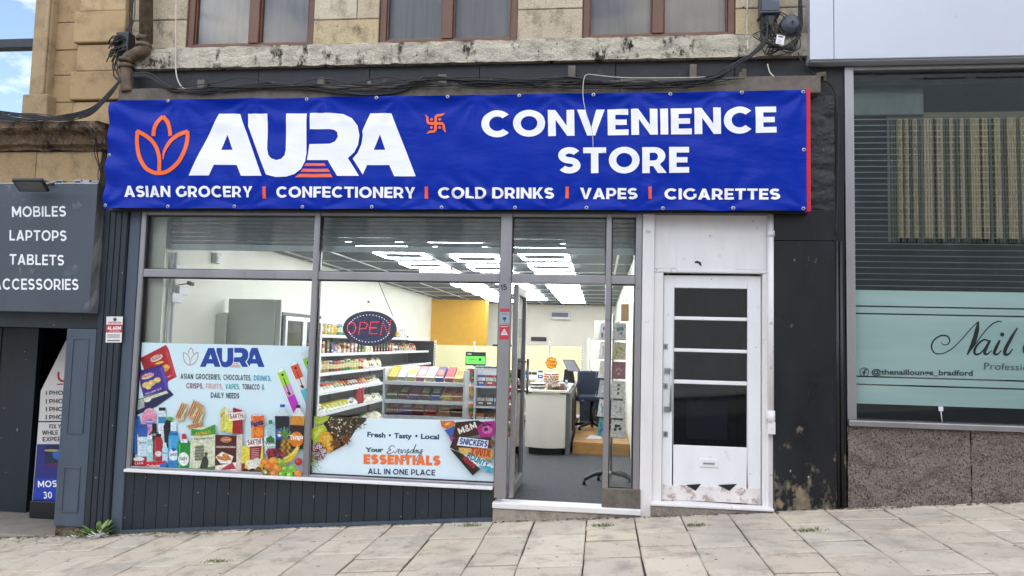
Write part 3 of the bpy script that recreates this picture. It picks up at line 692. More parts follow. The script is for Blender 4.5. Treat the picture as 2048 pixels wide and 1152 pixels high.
# roller shutter parked behind the transom lights
mb = MB(); zt = Zh+.3; zb = at(640, 503, .16)[1]; z = zb+.06
xa, xb_ = X0+.06, XW1-.02
mb.box(xa, xb_, .150, .175, zb, zb+.055)
while z < zt:
    mb.add([(X, y, z+dz) for X in (xa, xb_) for y, dz in ((.175, 0), (.158, .008), (.152, .02), (.158, .032), (.170, .037))], [(i, i+1, i+6, i+5) for i in range(4)]); z += .040
M['shutter'] = plain('shutter_slats', '#b4babc', .42, metal=.35, var=.16, vs=6)
mb.build('roller_shutter', 'shutter', shop)
for X in (xa-.05, xb_-.09): mb = MB(); mb.prism([(X, ZS if X < -2 else ZF), (X+.10, ZS if X < -2 else ZF), (X+.10, zt), (X, zt)], .11, .2); mb.build('shutter_guide', 'alu_dark', shop, bevel=.012)
mb = MB(); mb.box(XW0-.21, X0+.03, .06, .5, ZS-.1, zt); mb.build('window_return', 'navy_l', shop)
mb = MB(); mb.box(X0, X2a, .05, .42, ZS-.06, ZS-.03); mb.build('window_board', 'white', shop)
# ceiling lights: square LED frames, three runs of them
for c, (xa_, sp) in enumerate(((-2.8, .6), (-1.9, .6), (-1.0, .6))):
    for r_ in range(11):  # first row unseen behind the shutter, added to brighten the front wall
        y = 1.3+r_*1.2+(.3 if c == 1 else 0)
        if y > 12.2: continue
        t = thing('ceiling_light', 'lit white LED frame set in the grey ceiling, %s of the %s run' % (('first','second','third','fourth','fifth','sixth','seventh','eighth','ninth','tenth','eleventh')[r_], ('left','middle','right')[c]), 'ceiling light', (xa_+.3, y, ZC), 'lit ceiling lights in the shop, front row added unseen')
        m2 = MB(); m2.box(xa_, xa_+.6, y-.3, y-.255, ZC-.012, ZC+.006); m2.box(xa_, xa_+.6, y+.255, y+.3, ZC-.012, ZC+.006);  m2.box(xa_, xa_+.035, y-.255, y+.255, ZC-.012, ZC+.006); m2.box(xa_+.565, xa_+.6, y-.255, y+.255, ZC-.012, ZC+.006); m2.build('lamp', 'led', t)
        m2 = MB(); m2.box(xa_+.036, xa_+.564, y-.254, y+.254, ZC-.002, ZC+.007); m2.build('tray', 'ceiltile', t)
# aluminium shop door, swung open into the shop
dw = at(1200, 800)[0]-X2b; hx = X2b+.012
mb = MB(); y0, y1 = .06, .06+dw
mb.box(hx, hx+.045, y0, y0+.07, ZD+.01, ZT0-.01); mb.box(hx, hx+.045, y1-.07, y1, ZD+.01, ZT0-.01); mb.box(hx, hx+.045, y0+.07, y1-.07, ZD+.01, ZD+.12); mb.box(hx, hx+.045, y0+.07, y1-.07, ZT0-.09, ZT0-.01)
od = mb.build('entrance_door', 'alu', shop, bevel=.005)
mb = MB(); mb.box(hx+.019, hx+.025, y0+.07, y1-.07, ZD+.12, ZT0-.09); mb.build('door_pane', 'glass', od)
mb = MB(); mb.tube([(hx+.08, y1-.1, 1.0), (hx+.08, y1-.1, 1.35)], .012, 8); mb.tube([(hx+.04, y1-.1, 1.03), (hx+.08, y1-.1, 1.03)], .01, 6); mb.tube([(hx+.04, y1-.1, 1.32), (hx+.08, y1-.1, 1.32)], .01, 6); mb.build('handle', 'steel', od)
# ================================================================== LEFT NEIGHBOUR
nb = thing('stone_building', 'ochre ashlar building with a sooty cornice and a big sky reflecting window at far left', 'building', (-6.5, 0, gz(-6.5)))
NXR = XL-.006; NXL = -13.5
rnd = random.Random(3)
asc = ['#b59a72', '#ad926c', '#bba078', '#a98d66', '#b2966e']
zc1 = at(100, 252, -.1)[1]; zc0 = at(100, 292, -.1)[1]; zfr = at(100, 362, -.1)[1]
wx1 = at(66, 100, 0)[0]
mb = MB(); xq = at(150, 120, 0)[0]
block_wall(mb, wx1+.15, xq-.004, zc1+.02, 9.5, .03, asc, .24, .32, .3, .5, .003)
block_wall(mb, NXL, NXL+3, zc1+.02, 9.5, .03, asc, .24, .32, .3, .5, .003)
block_wall(mb, NXL+3, wx1+.15, 8.6, 9.5, .03, asc, .24, .32, .3, .5, .003)
mb.build('wall', 'ashlar', nb, bevel=.006, seg=1)
mb = MB(); z = zc1+.02; i = 0; hs = [.25, .30, .28, .33]
while z < 9.4:
    h = hs[i % 4]; ind = .0 if i % 2 else .045
    mb.box(xq+ind*.6, NXR-.01-(.0 if i % 2 else .03), -.02-(.03 if i % 2 else 0), .3, z+.006, z+h-.006, asc[(i*3) % 5]); z += h; i += 1
mb.build('quoins', 'ashlar', nb, bevel=.012)
mb = MB(); pa0, pa1 = at(62, 100, -.06)[0], at(97, 100, -.06)[0]; zb_ = at(70, 190, -.06)[1]
mb.box(pa0, pa1, -.05, .2, zb_, 9, '#a8906e'); mb.box(pa1-.05, pa1-.01, -.08, -.05, zb_, 9, '#a8906e'); mb.box(pa0-.03, pa1+.05, -.09, .2, zc1+.03, zb_, '#a08866')
mb.build('window_surround', 'ashlar', nb, bevel=.012)
mb = MB(); zt_ = at(40, 88, .05)[1]; mb.box(NXL+3, pa0, .02, .1, zt_-.05, zt_+.045); mb.box(NXL+3, pa0, .02, .1, zc1+.03, zc1+.12); mb.box(pa0-.03, pa0, .02, .1, zc1+.12, 8.6)
nf = mb.build('window_frame', 'black', nb, bevel=.006)
mb = MB(); mb.box(NXL+3, pa0-.03, .07, .076, zc1+.12, 8.6); mb.build('pane', 'glass_sky', nf)
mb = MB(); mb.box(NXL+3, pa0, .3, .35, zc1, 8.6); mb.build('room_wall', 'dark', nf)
# cornice with its mouldings
mb = MB(); prof = [(.05, zc0-.03), (-.05, zc0-.03), (-.06, zc0+.0), (-.11, zc0+.015), (-.13, zc0+.06), (-.15, zc0+.10), (-.2, zc0+.12), (-.22, zc1-.08), (-.25, zc1-.06), (-.25, zc1), (.05, zc1+.03)]
n = 120; vs = []; from mathutils import noise as mnoise
xs0, xs1 = NXL, at(214, 280, -.1)[0]
for i in range(n+1):
    X = xs0+(xs1-xs0)*(i/n)**.5
    for (y, z) in prof: vs.append((X, y+.018*mnoise.fractal(Vector((X*6, y*9, z*9)), 1, 2, 4)*(y < 0), z+.012*mnoise.fractal(Vector((X*7, z*9, 3)), 1, 2, 4)))
m_ = len(prof); mb.add(vs, [(i*m_+k, (i+1)*m_+k, (i+1)*m_+(k+1) % m_, i*m_+(k+1) % m_) for i in range(n) for k in range(m_)]+[tuple(range(n*m_, n*m_+m_))], '#7c6650')
mb.build('cornice', 'cornice', nb)
mb = MB(); z = zfr-.16; fx = [NXL, -9, -7.2, -6.4, at(75, 330, 0)[0], at(205, 330, 0)[0]]
for i in range(5): mb.box(fx[i]+.003, fx[i+1]-.003, -.02, .3, z, zc0-.035, asc[i % 5])
mb.build('frieze', 'ashlar', nb, bevel=.005)
mb = MB(); mb.box(NXL, NXR, .35, 16, 3.4, 9.6, '#8d7a5c'); mb.build('rear_mass', 'stone', nb)
# dark doorway
zl0 = at(60, 655, 0)[1]
px0 = at(128, 660, -.05)[0]; 
mb = MB(); mb.box(NXL, PXL-.004, -.02, .3, zl0, zfr-.165); mb.build('lintel', 'navy', nb, bevel=.004)
pst0 = (at(135, 640, -.06)[0]+at(110, 1050, -.06)[0])/2; pst1 = PXL-.003
zpb = gz(pst0)+.10
mb = MB(); mb.box(pst0, pst1, -.07, .18, zpb, zl0-.002)
po = mb.build('door_post', 'navy_l', nb, bevel=.008)
for y0, y1 in ((676, 868), (934, 1026)):
    mb = MB(); q = rect(146, y0, 184 if y0 < 700 else 172, y1, -.07); cxm = (pst0+pst1)/2+.0; hw = .085; t = .012
    mb.box(cxm-hw, cxm+hw, -.078, -.069, q[2], q[2]+t); mb.box(cxm-hw, cxm+hw, -.078, -.069, q[3]-t, q[3]); mb.box(cxm-hw, cxm-hw+t, -.078, -.069, q[2]+t, q[3]-t); mb.box(cxm+hw-t, cxm+hw, -.078, -.069, q[2]+t, q[3]-t)
    mb.build('post_moulding', 'navy_l', po, bevel=.003)
rough_slab(pst0+.01, pst1-.01, -.055, .15, gz(pst0)-.12, zpb+.004, 14, 10, .03, '#6b6154', 4).build('rotted_foot', 'cornice', nb)
mb = MB(); xpn = at(64, 850, .75)[0]
mb.box(NXL, xpn, .75, .82, -.9, zl0); mb.box(xpn-.86, xpn-.845, .738, .75, -.9, zl0); mb.box(xpn-.44, xpn-.43, .740, .75, -.9, zl0)
mb.build('recess_panel', 'navy', nb, bevel=.003)
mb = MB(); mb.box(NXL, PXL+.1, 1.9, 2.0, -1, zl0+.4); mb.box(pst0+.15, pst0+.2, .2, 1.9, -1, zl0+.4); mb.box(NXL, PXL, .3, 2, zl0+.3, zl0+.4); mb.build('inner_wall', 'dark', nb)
mb = MB(); zsf = at(50, 1068, .0)[1]; mb.box(NXL, pst0+.18, -.04, 2, -1.6, zsf, '#8a8379'); mb.build('doorway_step', 'slab', nb, bevel=.015)
mb = MB(); xk = at(70, 1000, 1.5)[0]; mb.box(xk-.2, xk+.9, 1.55, 1.6, zsf, zsf+.04); mb.build('inner_sill', 'black', nb)

# sign box
SX1 = (at(196, 380, -.16)[0]+at(178, 620, -.16)[0])/2; sz1 = (at(10, 366, -.16)[1]+at(196, 372, -.16)[1])/2; sz0 = (at(0, 622, -.16)[1]+at(180, 627, -.16)[1])/2
sg = thing('sign_box', 'grey sign box listing mobiles laptops tablets accessories over the dark doorway', 'sign', (-6, -.1, sz0))
mb = MB(); mb.box(-9.2, SX1, -.16, -.025, sz0, sz1); mb.build('panel', 'signgrey', sg, bevel=.006)
mb = MB()
for zz in (sz1, sz0): pass
nb_ = 10
vs = []
for i in range(nb_+1):
    Z = sz0+(sz1-sz0)*i/nb_; wv = .006*math.sin(i*1.7); vs += [(SX1+.003, -.165-.002+wv*.4, Z), (SX1+.016+wv, -.10, Z), (SX1+.034+wv, -.02, Z)]
mb.add(vs, [(3*i+k, 3*i+k+1, 3*i+4+k, 3*i+3+k) for i in range(nb_) for k in range(2)]); mb.build('edge_trim', 'steel', sg)
mb = MB(); mb.box(-9.2, SX1, -.162, -.02, sz1+.001, sz1+.018); r2 = random.Random(1)
for i in range(16): X = SX1-.02-r2.uniform(0, .9); mb.box(X-.03, X+.04, -.15, -.08, sz1+.018, sz1+.018+r2.uniform(.005, .035))
mb.build('top_flashing', 'steel', sg, bevel=.003)
ink = Ink(-.1615)
for txt, a, b, h in (('MOBILES', (24, 434), (132, 433), 21), ('LAPTOPS', (19, 481), (133, 482), 21), ('TABLETS', (19, 529), (128, 531), 21), ('ACCESSORIES', (-13, 579), (157, 580), 22)): ink.caps(txt, a, b, h, '#f2f2f2', .19, .14); ink.cut('lettering', sg)


fl = thing('floodlight', 'slim black floodlight lying over the top edge of the grey sign', 'floodlight', (at(60, 370, -.35)[0], -.35, at(60, 370, -.35)[1]))
c = Vector((at(62, 370, -.34)[0], -.34, at(62, 370, -.34)[1])); ax = Vector((.155, .0, .0)); ay = Vector((.06, -.12, .028)); az = Vector((0, .004, .014))
mb = MB(); mb.obox(c, ax, ay, az); mb.build('housing', 'black', fl, bevel=.006)
mb = MB(); mb.obox(c-Vector((0, .003, .0125)), ax*.86, ay*.82, az*.35); mb.build('lens', 'alu_dark', fl)
mb = MB(); mb.tube(smooth_path([(c.x+.05, -.2, c.z+.03), (c.x+.1, -.14, sz1+.02), (c.x+.16, -.1, sz1+.03)]), .012, 6); mb.build('arm', 'black', fl)

# pull-up advert in the doorway
pu = thing('roller_banner', 'white and blue pull up advert half hidden behind the doorway post', 'banner', (at(100, 1005, .6)[0], .6, zsf))
ink = Ink(.6); ink.view(2.0875, 0, 600)
ink.poly([(170, 380), (275, 170), (330, 170), (330, 600), (155, 600)], '#d9d7d2')
ink.poly([(155, 602), (330, 602), (330, 845), (135, 845)], '#2a2f7d'); ink.poly([(150, 745), (330, 745), (330, 845), (135, 845)], '#1f43b4')
ink.poly([(190, 605), (330, 602), (330, 650), (250, 690), (185, 700)], '#1c2a4a'); ink.ell(245, 645, 26, 22, '#2f66b8'); ink.ell(225, 690, 40, 9, '#4a2a62'); ink.ell(215, 628, 30, 5, '#b59a5a')
ink.line([(245, 300), (245, 325), (258, 338), (280, 336)], 9, '#b3262f', True); ink.line([(238, 352), (300, 350)], 5, '#8c3a3a')
for yy in (387, 422, 455, 488): ink.caps('I PHONE', (192, yy+10), (300, yy+8), 18, '#2b2b2f', .2)
ink.line([(162, 508), (300, 506)], 5, '#222')if False else ink.line([(162, 508), (300, 506)], 5, '#222222')
ink.caps('FIX YOUR', (207, 537), (302, 535), 18, '#2b2b2f', .17); ink.caps('WHILE YOU', (177, 563), (300, 561), 18, '#2b2b2f', .17); ink.caps('EXPERTS', (179, 590), (290, 588), 18, '#2b2b2f', .17)
ink.caps('MOST', (160, 782), (263, 779), 27, '#ffffff', .2); ink.caps('30', (184, 828), (219, 827), 27, '#ffffff', .2)
ink.build('printed_sheet', 'print', pu)
mb = MB(); q0, q1 = at(66, 1010, .6)[0], at(150, 1010, .6)[0]; mb.box(q0, q1, .55, .65, zsf, at(100, 1001, .6)[1]); mb.build('base', 'black', pu, bevel=.01)
mb = MB(); mb.add([(X, .603, Z) for X, Z in (at(*p, .603) for p in ((64, 1004), (158, 1004), (158, 682), (132, 682), (82, 783)))], [(0, 1, 2, 3, 4)]); mb.build('sheet_back', 'shelfwhite', pu)

# ================================================================== RIGHT NEIGHBOUR: nail salon
sb = thing('salon_building', 'nail salon building with a pale projecting fascia and a rough granite plinth', 'building', (3, 0, gz(3)))
FX0 = at(1620, 60, -.14)[0]; fz0 = (at(1640, 121, -.14)[1]+at(2048, 109, -.14)[1])/2
mb = MB(); jx = at(1668, 60, -.14)[0]
mb.box(FX0, jx-.002, -.14, .1, fz0, 6.4); mb.box(jx+.002, 9, -.14, .1, fz0, 6.4); mb.box(FX0+.01, 9, -.12, .1, fz0-.012, fz0-.0)
mb.build('fascia', 'salonbox', sb, bevel=.008)
SXL = at(1690, 500, 0)[0]; sgz = (at(1700, 140, 0)[1]+at(2048, 126, 0)[1])/2; ssz = (at(1690, 837, 0)[1]+at(2048, 853, 0)[1])/2
mb = MB(); mb.box(FX0+.02, 9, .0, .12, sgz+.001, fz0+.02); mb.build('soffit_board', 'alu_dark', sb)
mb = MB(); mb.box(SXL, SXL+.075, -.03, .08, ssz, sgz); mb.box(SXL+.075, 9, -.02, .08, sgz-.03, sgz); 
fo = mb.build('window_frame', 'alu', sb, bevel=.006)
mb = MB(); mb.box(SXL, 9, -.07, .08, ssz-.05, ssz); mb.build('window_sill', 'alu', sb, bevel=.008)
mb = MB(); mb.box(SXL+.075, 9, .04, .046, ssz, sgz-.03); mb.build('window_pane', 'glass_salon', fo)
rough_slab(SXL+.002, at(1943, 920, -.03)[0]-.004, -.025, .2, gz(SXL)-.15, ssz-.052, 120, 60, .02, '#a89a92', 21).build('plinth', 'granite', sb)
rough_slab(at(1943, 920, -.03)[0]+.004, 6.5, -.025, .2, gz(SXL)-.15, ssz-.052, 160, 60, .02, '#a89a92', 27).build('plinth', 'granite', sb)
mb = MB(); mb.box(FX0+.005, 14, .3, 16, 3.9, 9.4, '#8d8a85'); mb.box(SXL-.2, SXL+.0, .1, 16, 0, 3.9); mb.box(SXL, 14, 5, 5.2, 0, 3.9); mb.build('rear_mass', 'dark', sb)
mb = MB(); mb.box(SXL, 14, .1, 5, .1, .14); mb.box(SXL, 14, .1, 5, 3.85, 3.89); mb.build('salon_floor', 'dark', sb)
# grille of thin rods behind the salon glass
gr = thing('security_grille', 'grille of thin horizontal steel rods behind the salon window', 'grille', (3, .12, ssz))
mb = MB(); ztop = at(1850, 233, .12)[1]; z = at(1850, 585, .12)[1]; zf_ = z
while z < ztop:
    mb.box(SXL+.08, 7, .118, .124, z-.0036, z+.0036); z += .0525
mb.build('rods', 'alu', gr)
mb = MB(); zz0, zz1 = at(1850, 230, .2)[1], at(1850, 150, .2)[1]; mb.box(SXL+.08, at(1848, 190, .2)[0], .20, .23, zz0, zz1); mb.build('housing', 'alu_dark', gr, bevel=.01)
# vertical tan strips whose colours stand in for the reflected facade opposite
vb = thing('reflection_strips', 'narrow vertical tan strips behind the salon glass imitating the reflected building opposite', 'blind', (3.6, .5, 2))  # not a blind: stands in for the reflected facade
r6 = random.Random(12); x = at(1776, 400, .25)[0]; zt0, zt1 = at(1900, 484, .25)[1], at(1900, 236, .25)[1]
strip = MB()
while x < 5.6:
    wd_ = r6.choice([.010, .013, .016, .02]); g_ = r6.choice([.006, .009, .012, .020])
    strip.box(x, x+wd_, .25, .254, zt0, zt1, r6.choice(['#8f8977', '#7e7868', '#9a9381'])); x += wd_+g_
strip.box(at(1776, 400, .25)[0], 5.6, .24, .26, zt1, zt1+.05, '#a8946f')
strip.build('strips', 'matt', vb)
# frosted film with lettering
sf = thing('frosted_film', 'frosted teal window film with black script reading Nail on the salon glass', 'window sign', (3, .036, ssz))
fz1 = at(1850, 582, .036)[1]; fzb = (at(1700, 806, .036)[1]+at(2048, 818, .036)[1])/2
def fband(y0, y1): return at(1850, y0, .036)[1], at(1850, y1, .036)[1]
gaps = [fband(613, 616), fband(628, 631), fband(755, 758), fband(771, 774)]
mb = MB(); top = fz1
for ga, gb in gaps: mb.box(SXL+.079, 8.9, .0345, .0375, ga, top); top = gb
mb.box(SXL+.079, 8.9, .0345, .0375, fzb, top); mb.build('film', 'frost', sf)
ink = Ink(.0335); ink.view(1.946, 1640, 560); K = '#10181a'
ink.line([(506, 238), (503, 250), (487, 254), (472, 243), (474, 224), (492, 215), (505, 228)], 3, K, True) if False else None
ink.line([(472, 240), (480, 252), (497, 250), (505, 236), (496, 219), (470, 217), (444, 234), (434, 260), (447, 284), (478, 286), (512, 268), (545, 238), (580, 198), (616, 161)], 4, K, True, [2, 3, 4, 5, 6, 6, 6, 6, 5, 4, 4, 4, 4, 3])
ink.line([(616, 161), (611, 195), (598, 240), (573, 291)], 10, K, True, [5, 17, 18, 5])
ink.line([(573, 291), (604, 250), (640, 202), (670, 172), (694, 161), (708, 164)], 5, K, True, [4, 4, 4, 5, 5, 3])
ink.line([(655, 238), (640, 232), (618, 246), (602, 270), (604, 288), (622, 286), (642, 264), (658, 236)], 7, K, True, [5, 6, 8, 10, 9, 6, 4, 4])
ink.line([(662, 234), (648, 262), (640, 284), (652, 288), (668, 274)], 8, K, True, [8, 12, 11, 6, 3])
ink.line([(700, 234), (686, 262), (678, 284), (690, 289), (706, 274)], 8, K, True, [8, 12, 11, 6, 3]); ink.ell(709, 212, 8, 8, K)
ink.line([(768, 186), (744, 226), (722, 268), (720, 288), (734, 288), (750, 268)], 8, K, True, [4, 12, 14, 12, 7, 3])
ink.line([(840, 180), (800, 250), (792, 270), (800, 285), (830, 280)], 8, K, True, [4, 10, 8, 8, 4])
ink.font('Professional', (638, 347), (865, 355), 27, '#3e4f50')
ink.font('@thenaillounge_bradford', (200, 367), (594, 372), 21, '#1c2a2c', .02)
c0 = [(172+17*math.cos(i*2*math.pi/28), 359+17*math.sin(i*2*math.pi/28)) for i in range(29)]
ink.line(c0, 3, '#1c2a2c'); ink.line([(181, 350), (174, 350), (171, 356), (171, 372)], 5, '#1c2a2c'); ink.line([(164, 360), (180, 360)], 4, '#1c2a2c')
ink.build('lettering', 'print', sf)
mb = MB(); q = rect(1877, 813, 1886, 822, .03); mb.box(q[0], q[1], .026, .034, q[2], q[3]); mb.tube([((q[0]+q[1])/2, .03, q[2]), ((q[0]+q[1])/2+.01, .03, ssz)], .004, 5)
tag(mb.build('alarm_contact', 'shelfwhite'), 'tiny white sensor tab at the foot of the salon glass', 'sensor')

# ================================================================== ACROSS THE STREET (seen as reflections, and bounces the sun)
op = thing('opposite_building', 'long sunlit stone terrace across the street seen as reflection in the glass', 'building', (0, -18, gz(0)))
mb = MB(); rnd = random.Random(9)
mb.box(-45, 7.8, -26, -18, -5, 7.0, '#70757b')
mb.build('terrace_wall', 'ashlar', op)
mb = MB(); mb.box(8, 40, -28, -18.4, -1, 12.5, '#4a4a4c'); mb.build('tower_wall', 'signgrey', op)
rb = MB(); x = 9.5; r7 = random.Random(2)
while x < 30: wd_ = r7.choice([.12, .18, .26]); rb.box(x, x+wd_, -18.4, -18.2, 5.2, 9.1, '#9a917f'); x += wd_+r7.choice([.08, .14, .2])
rb.build('ribs', 'ashlar', op)
mb = MB()
for i in range(14): X = -40+i*3.4; mb.box(X, X+1.3, -18.01, -17.97, 3.6, 5.9)
for i in range(10): X = 10+i*2; mb.box(X, X+1.7, -18.42, -18.36, 10.5, 11.4)
mb.build('windows', 'signgrey', op)
mb = MB(); mb.prism_x([(-17.7, 7.0), (-22, 9.6), (-26, 7.0)], -45, 7.8); mb.build('roof', 'signgrey', op)

# ================================================================== THE BLUE BANNER
YBN = -.20
ban = thing('shop_banner', 'long blue vinyl shop banner with white lettering and an orange flower emblem', 'banner', (-1.5, YBN, 3.2))
bx0 = (at(220, 200, YBN)[0]+at(208, 415, YBN)[0])/2; bx1 = (at(1612, 178, YBN)[0]+at(1613, 424, YBN)[0])/2
bzt = (at(222, 200, YBN)[1]+at(1612, 179, YBN)[1])/2; bzb = (at(210, 415, YBN)[1]+at(1612, 425, YBN)[1])/2
gts = [(218+i*(1612-218)/9) for i in range(10)]
from mathutils import noise as mnoise
gx = [bx0+(bx1-bx0)*i/9 for i in range(10)]
def bdisp(x, z):
    u = (x-bx0)/(bx1-bx0); v = (z-bzb)/(bzt-bzb); e = 0
    d = .016*mnoise.noise(Vector((x*.9, z*1.6, 1)))+.008*mnoise.noise(Vector((x*2.2+z*2.5, z*4.4, 5)))
    k = (u*9) % 1; sag = math.sin(math.pi*k)
    d += .020*sag*math.exp(-(1-v)*9)*math.cos((1-v)*26)+.010*sag*math.exp(-v*9)*math.cos(v*24)
    dl = max(0, .28-(x-bx0)); d += .05*dl*math.sin(z*22+x*6)+.03*dl
    for gi in range(10):
        for zz, sg in ((bzt, -1), (bzb, 1)):
            ddx, ddz = x-gx[gi], (z-zz)*sg; rr = math.hypot(ddx, ddz)
            if rr < .9: d += .0105*min(1, rr*8)*math.exp(-rr*4.0)*math.cos(math.atan2(ddz, ddx)*(9+gi % 3)+gi*2.1)
    cx_, cz_ = at(935, 405, YBN); d += .02*math.exp(-((x-cx_)**2+(z-cz_)**2*3)*14)*math.sin((x-cx_)*30+(z-cz_)*40)
    return -d
NXB, NZB = 230, 46
mb = MB(); mb.flat = True
vs = []
for j in range(NZB+1):
    for i in range(NXB+1):
        X = bx0+(bx1-bx0)*i/NXB; Z = bzb+(bzt-bzb)*j/NZB
        sg_ = .012*math.sin(math.pi*((i/NXB*9) % 1))
        Zs = Z-(sg_ if j == NZB else 0)+(sg_*.6 if j == 0 else 0)
        if j == NZB and i < 4: Zs -= .03*(4-i)/4
        vs.append((X, YBN+bdisp(X, Z), Zs))
mb.add(vs, [(j*(NXB+1)+i, j*(NXB+1)+i+1, (j+1)*(NXB+1)+i+1, (j+1)*(NXB+1)+i) for j in range(NZB) for i in range(NXB)], '#00289a', True)
mb.build('cloth', 'banner', ban)
mb = MB(); mb.box(bx0+.03, bx1-.01, YBN+.06, YBN+.10, bzb+.02, bzt-.02); mb.box(bx0+.03, bx1, YBN+.1, -.03, bzt-.12, bzt-.05); mb.box(bx0+.03, bx1, YBN+.1, -.03, bzb+.03, bzb+.1); mb.build('backing_frame', 'timber', ban)
mb = MB(); rx1 = at(1622, 300, YBN)[0]; mb.box(bx1-.006, rx1, YBN+.01, YBN+.05, bzb+.0, bzt+.01, '#d8152c'); mb.build('red_edge', 'matt', ban, bevel=.003)
mb = MB(); mb.box(bx0, rx1, -.12, -.0, bzb-.005, bzb+.02); mb.build('underside', 'black', ban)
class BannerInk(Ink):
    def build(s, name, mat, parent):
        me = bpy.data.meshes.new('tmp'); me.from_pydata(s.mb.v, [], s.mb.f); b = bmesh.new(); b.from_mesh(me)
        cl_ = b.faces.layers.int.new('ci'); b.faces.ensure_lookup_table()
        for f, i in zip(b.faces, range(len(s.mb.c))): f[cl_] = i
        lo = min(v.co.x for v in b.verts); hi = max(v.co.x for v in b.verts)
        for i in range(NXB+1):
            X = bx0+(bx1-bx0)*i/NXB
            if lo < X < hi: bmesh.ops.bisect_plane(b, geom=b.verts[:]+b.edges[:]+b.faces[:], plane_co=(X, 0, 0), plane_no=(1, 0, 0))
        for j in range(NZB+1):
            Z = bzb+(bzt-bzb)*j/NZB; bmesh.ops.bisect_plane(b, geom=b.verts[:]+b.edges[:]+b.faces[:], plane_co=(0, 0, Z), plane_no=(0, 0, 1))
        bmesh.ops.triangulate(b, faces=b.faces[:])
        m2 = MB(); m2.flat = True
        b.verts.index_update()
        vs = [(v.co.x, v.co.y+bdisp(v.co.x, v.co.z), v.co.z) for v in b.verts]
        m2.v = vs
        for f in b.faces: m2.f.append(tuple(v.index for v in f.verts)); m2.c.append(s.mb.c[f[cl_]]); m2.sm.append(True)
        b.free(); bpy.data.meshes.remove(me)
        return m2.build(name, mat, parent)
WH, ORG = '#f1f1f4', '#f2713c'
def logo_letters(ink, col):
    A1 = [[(693,195),(815,195),(945,560),(825,560),(800,497),(668,497),(640,560),(522,560)], [(742,318),(774,408),(707,408)]]
    U = [[(863,195),(978,195),(978,405),(984,436),(1000,457),(1031,468),(1062,460),(1080,440),(1087,410),(1088,195),(1208,195),(1208,425),(1200,475),(1178,520),(1140,550),(1090,565),(1030,568),(970,552),(863,268)]]
    Rr = [[(1228,193),(1370,193),(1425,200),(1475,224),(1508,268),(1518,325),(1510,378),(1488,422),(1450,457),(1516,561),(1388,561),(1332,468),(1211,468),(1225,375),(1345,373),(1376,360),(1392,332),(1387,304),(1368,290),(1345,287),(1228,287)]]
    A2 = [[(1580,193),(1703,193),(1847,563),(1722,563),(1692,497),(1562,497),(1538,553),(1478,460),(1508,425),(1530,375),(1538,320),(1535,300)], [(1637,318),(1669,408),(1601,408)]]
    k = ink.k; ink.k += 1
    for g_ in (A1, U, Rr, A2): ink.shape(g_, col, k)
def logo_stripes(ink, col):
    for p in ([(1205,487),(1312,487),(1322,503),(1195,503)], [(1188,520),(1335,520),(1348,538),(1175,538)], [(1165,550),(1352,550),(1362,570),(1142,570)]): ink.poly(p, col)
def lotus(ink, col, w):
    ink.line([(218,300),(215,370),(228,445),(262,508),(305,538),(345,545),(390,537),(430,512),(470,470),(498,410),(510,350),(510,300)], w, col, True)
    ink.line([(212,298),(255,318),(300,352),(332,400),(348,460),(346,545)], w, col, True)
    ink.line([(514,298),(465,318),(420,352),(390,395),(375,430),(372,465)], w, col, True, [w, w, w, w*.9, w*.6, w*.2])
    ink.line([(313,328),(318,290),(336,250),(368,212)], w, col, True); ink.line([(368,212),(394,245),(408,285),(413,328)], w, col, True)
OFF = .006
ink = BannerInk(YBN-OFF); ink.view(2.926, 200, 160); lotus(ink, ORG, 23); ink.build('flower_emblem', 'banner', ban)
ink = BannerInk(YBN-OFF); ink.view(2.926, 200, 160); logo_stripes(ink, '#ee6b55'); ink.build('stripe_emblem', 'banner', ban)
ink = BannerInk(YBN-OFF); ink.view(2.926, 200, 160); logo_letters(ink, WH); ink.build('name_lettering', 'banner', ban)
ink = BannerInk(YBN-OFF); ink.view(2.56, 840, 160)
ink.caps('CONVENIENCE', (315, 292), (1825, 270), 134, WH, .245, .09); ink.build('convenience_lettering', 'banner', ban)
ink = BannerInk(YBN-OFF); ink.view(2.56, 840, 160); ink.caps('STORE', (708, 478), (1378, 474), 132, WH, .245, .09); ink.build('store_lettering', 'banner', ban)
ink = BannerInk(YBN-OFF); ink.view(1, 0, 0)
for t_, a, b in (('ASIAN GROCERY', 248, 505), ('CONFECTIONERY', 552, 830), ('COLD DRINKS', 876, 1108), ('VAPES', 1160, 1275), ('CIGARETTES', 1329, 1560)):
    by = lambda X: 393.5+(X-248)*.0045
    ink = BannerInk(YBN-OFF); ink.caps(t_, (a, by(a)), (b, by(b)), 22, WH, .23, .10); ink.build('trade_lettering', 'banner', ban)
for X in (528, 852, 1134, 1300): ink = BannerInk(YBN-OFF); ink.poly([(X-3, 373), (X+3.5, 373), (X+3.5, 397), (X-3, 397)], '#e9603f'); ink.build('divider', 'banner', ban)
ink = BannerInk(YBN-OFF); ink.view(2.56, 840, 160)
ink.line([(80, 168), (80, 278)], 0, ORG) if False else None
cxs, cys = 79, 221
arm = [(0, 0), (0, -36), (34, -36)]
for q in range(4):
    c_, s_ = math.cos(q*math.pi/2), math.sin(q*math.pi/2)
    rt = lambda p: (cxs+(p[0]*c_-p[1]*s_)*1.0, cys+(p[0]*s_+p[1]*c_)*1.0)
    ink.line([rt(p) for p in ((0, 2), (0, -20), (2, -36), (8, -41), (30, -43), (46, -52))], 13, ORG, False, [14, 14, 14, 13, 12, 3])
    ink.ell(*rt((21, -21)), 7, 7, ORG)
ink.build('religious_emblem', 'banner', ban)
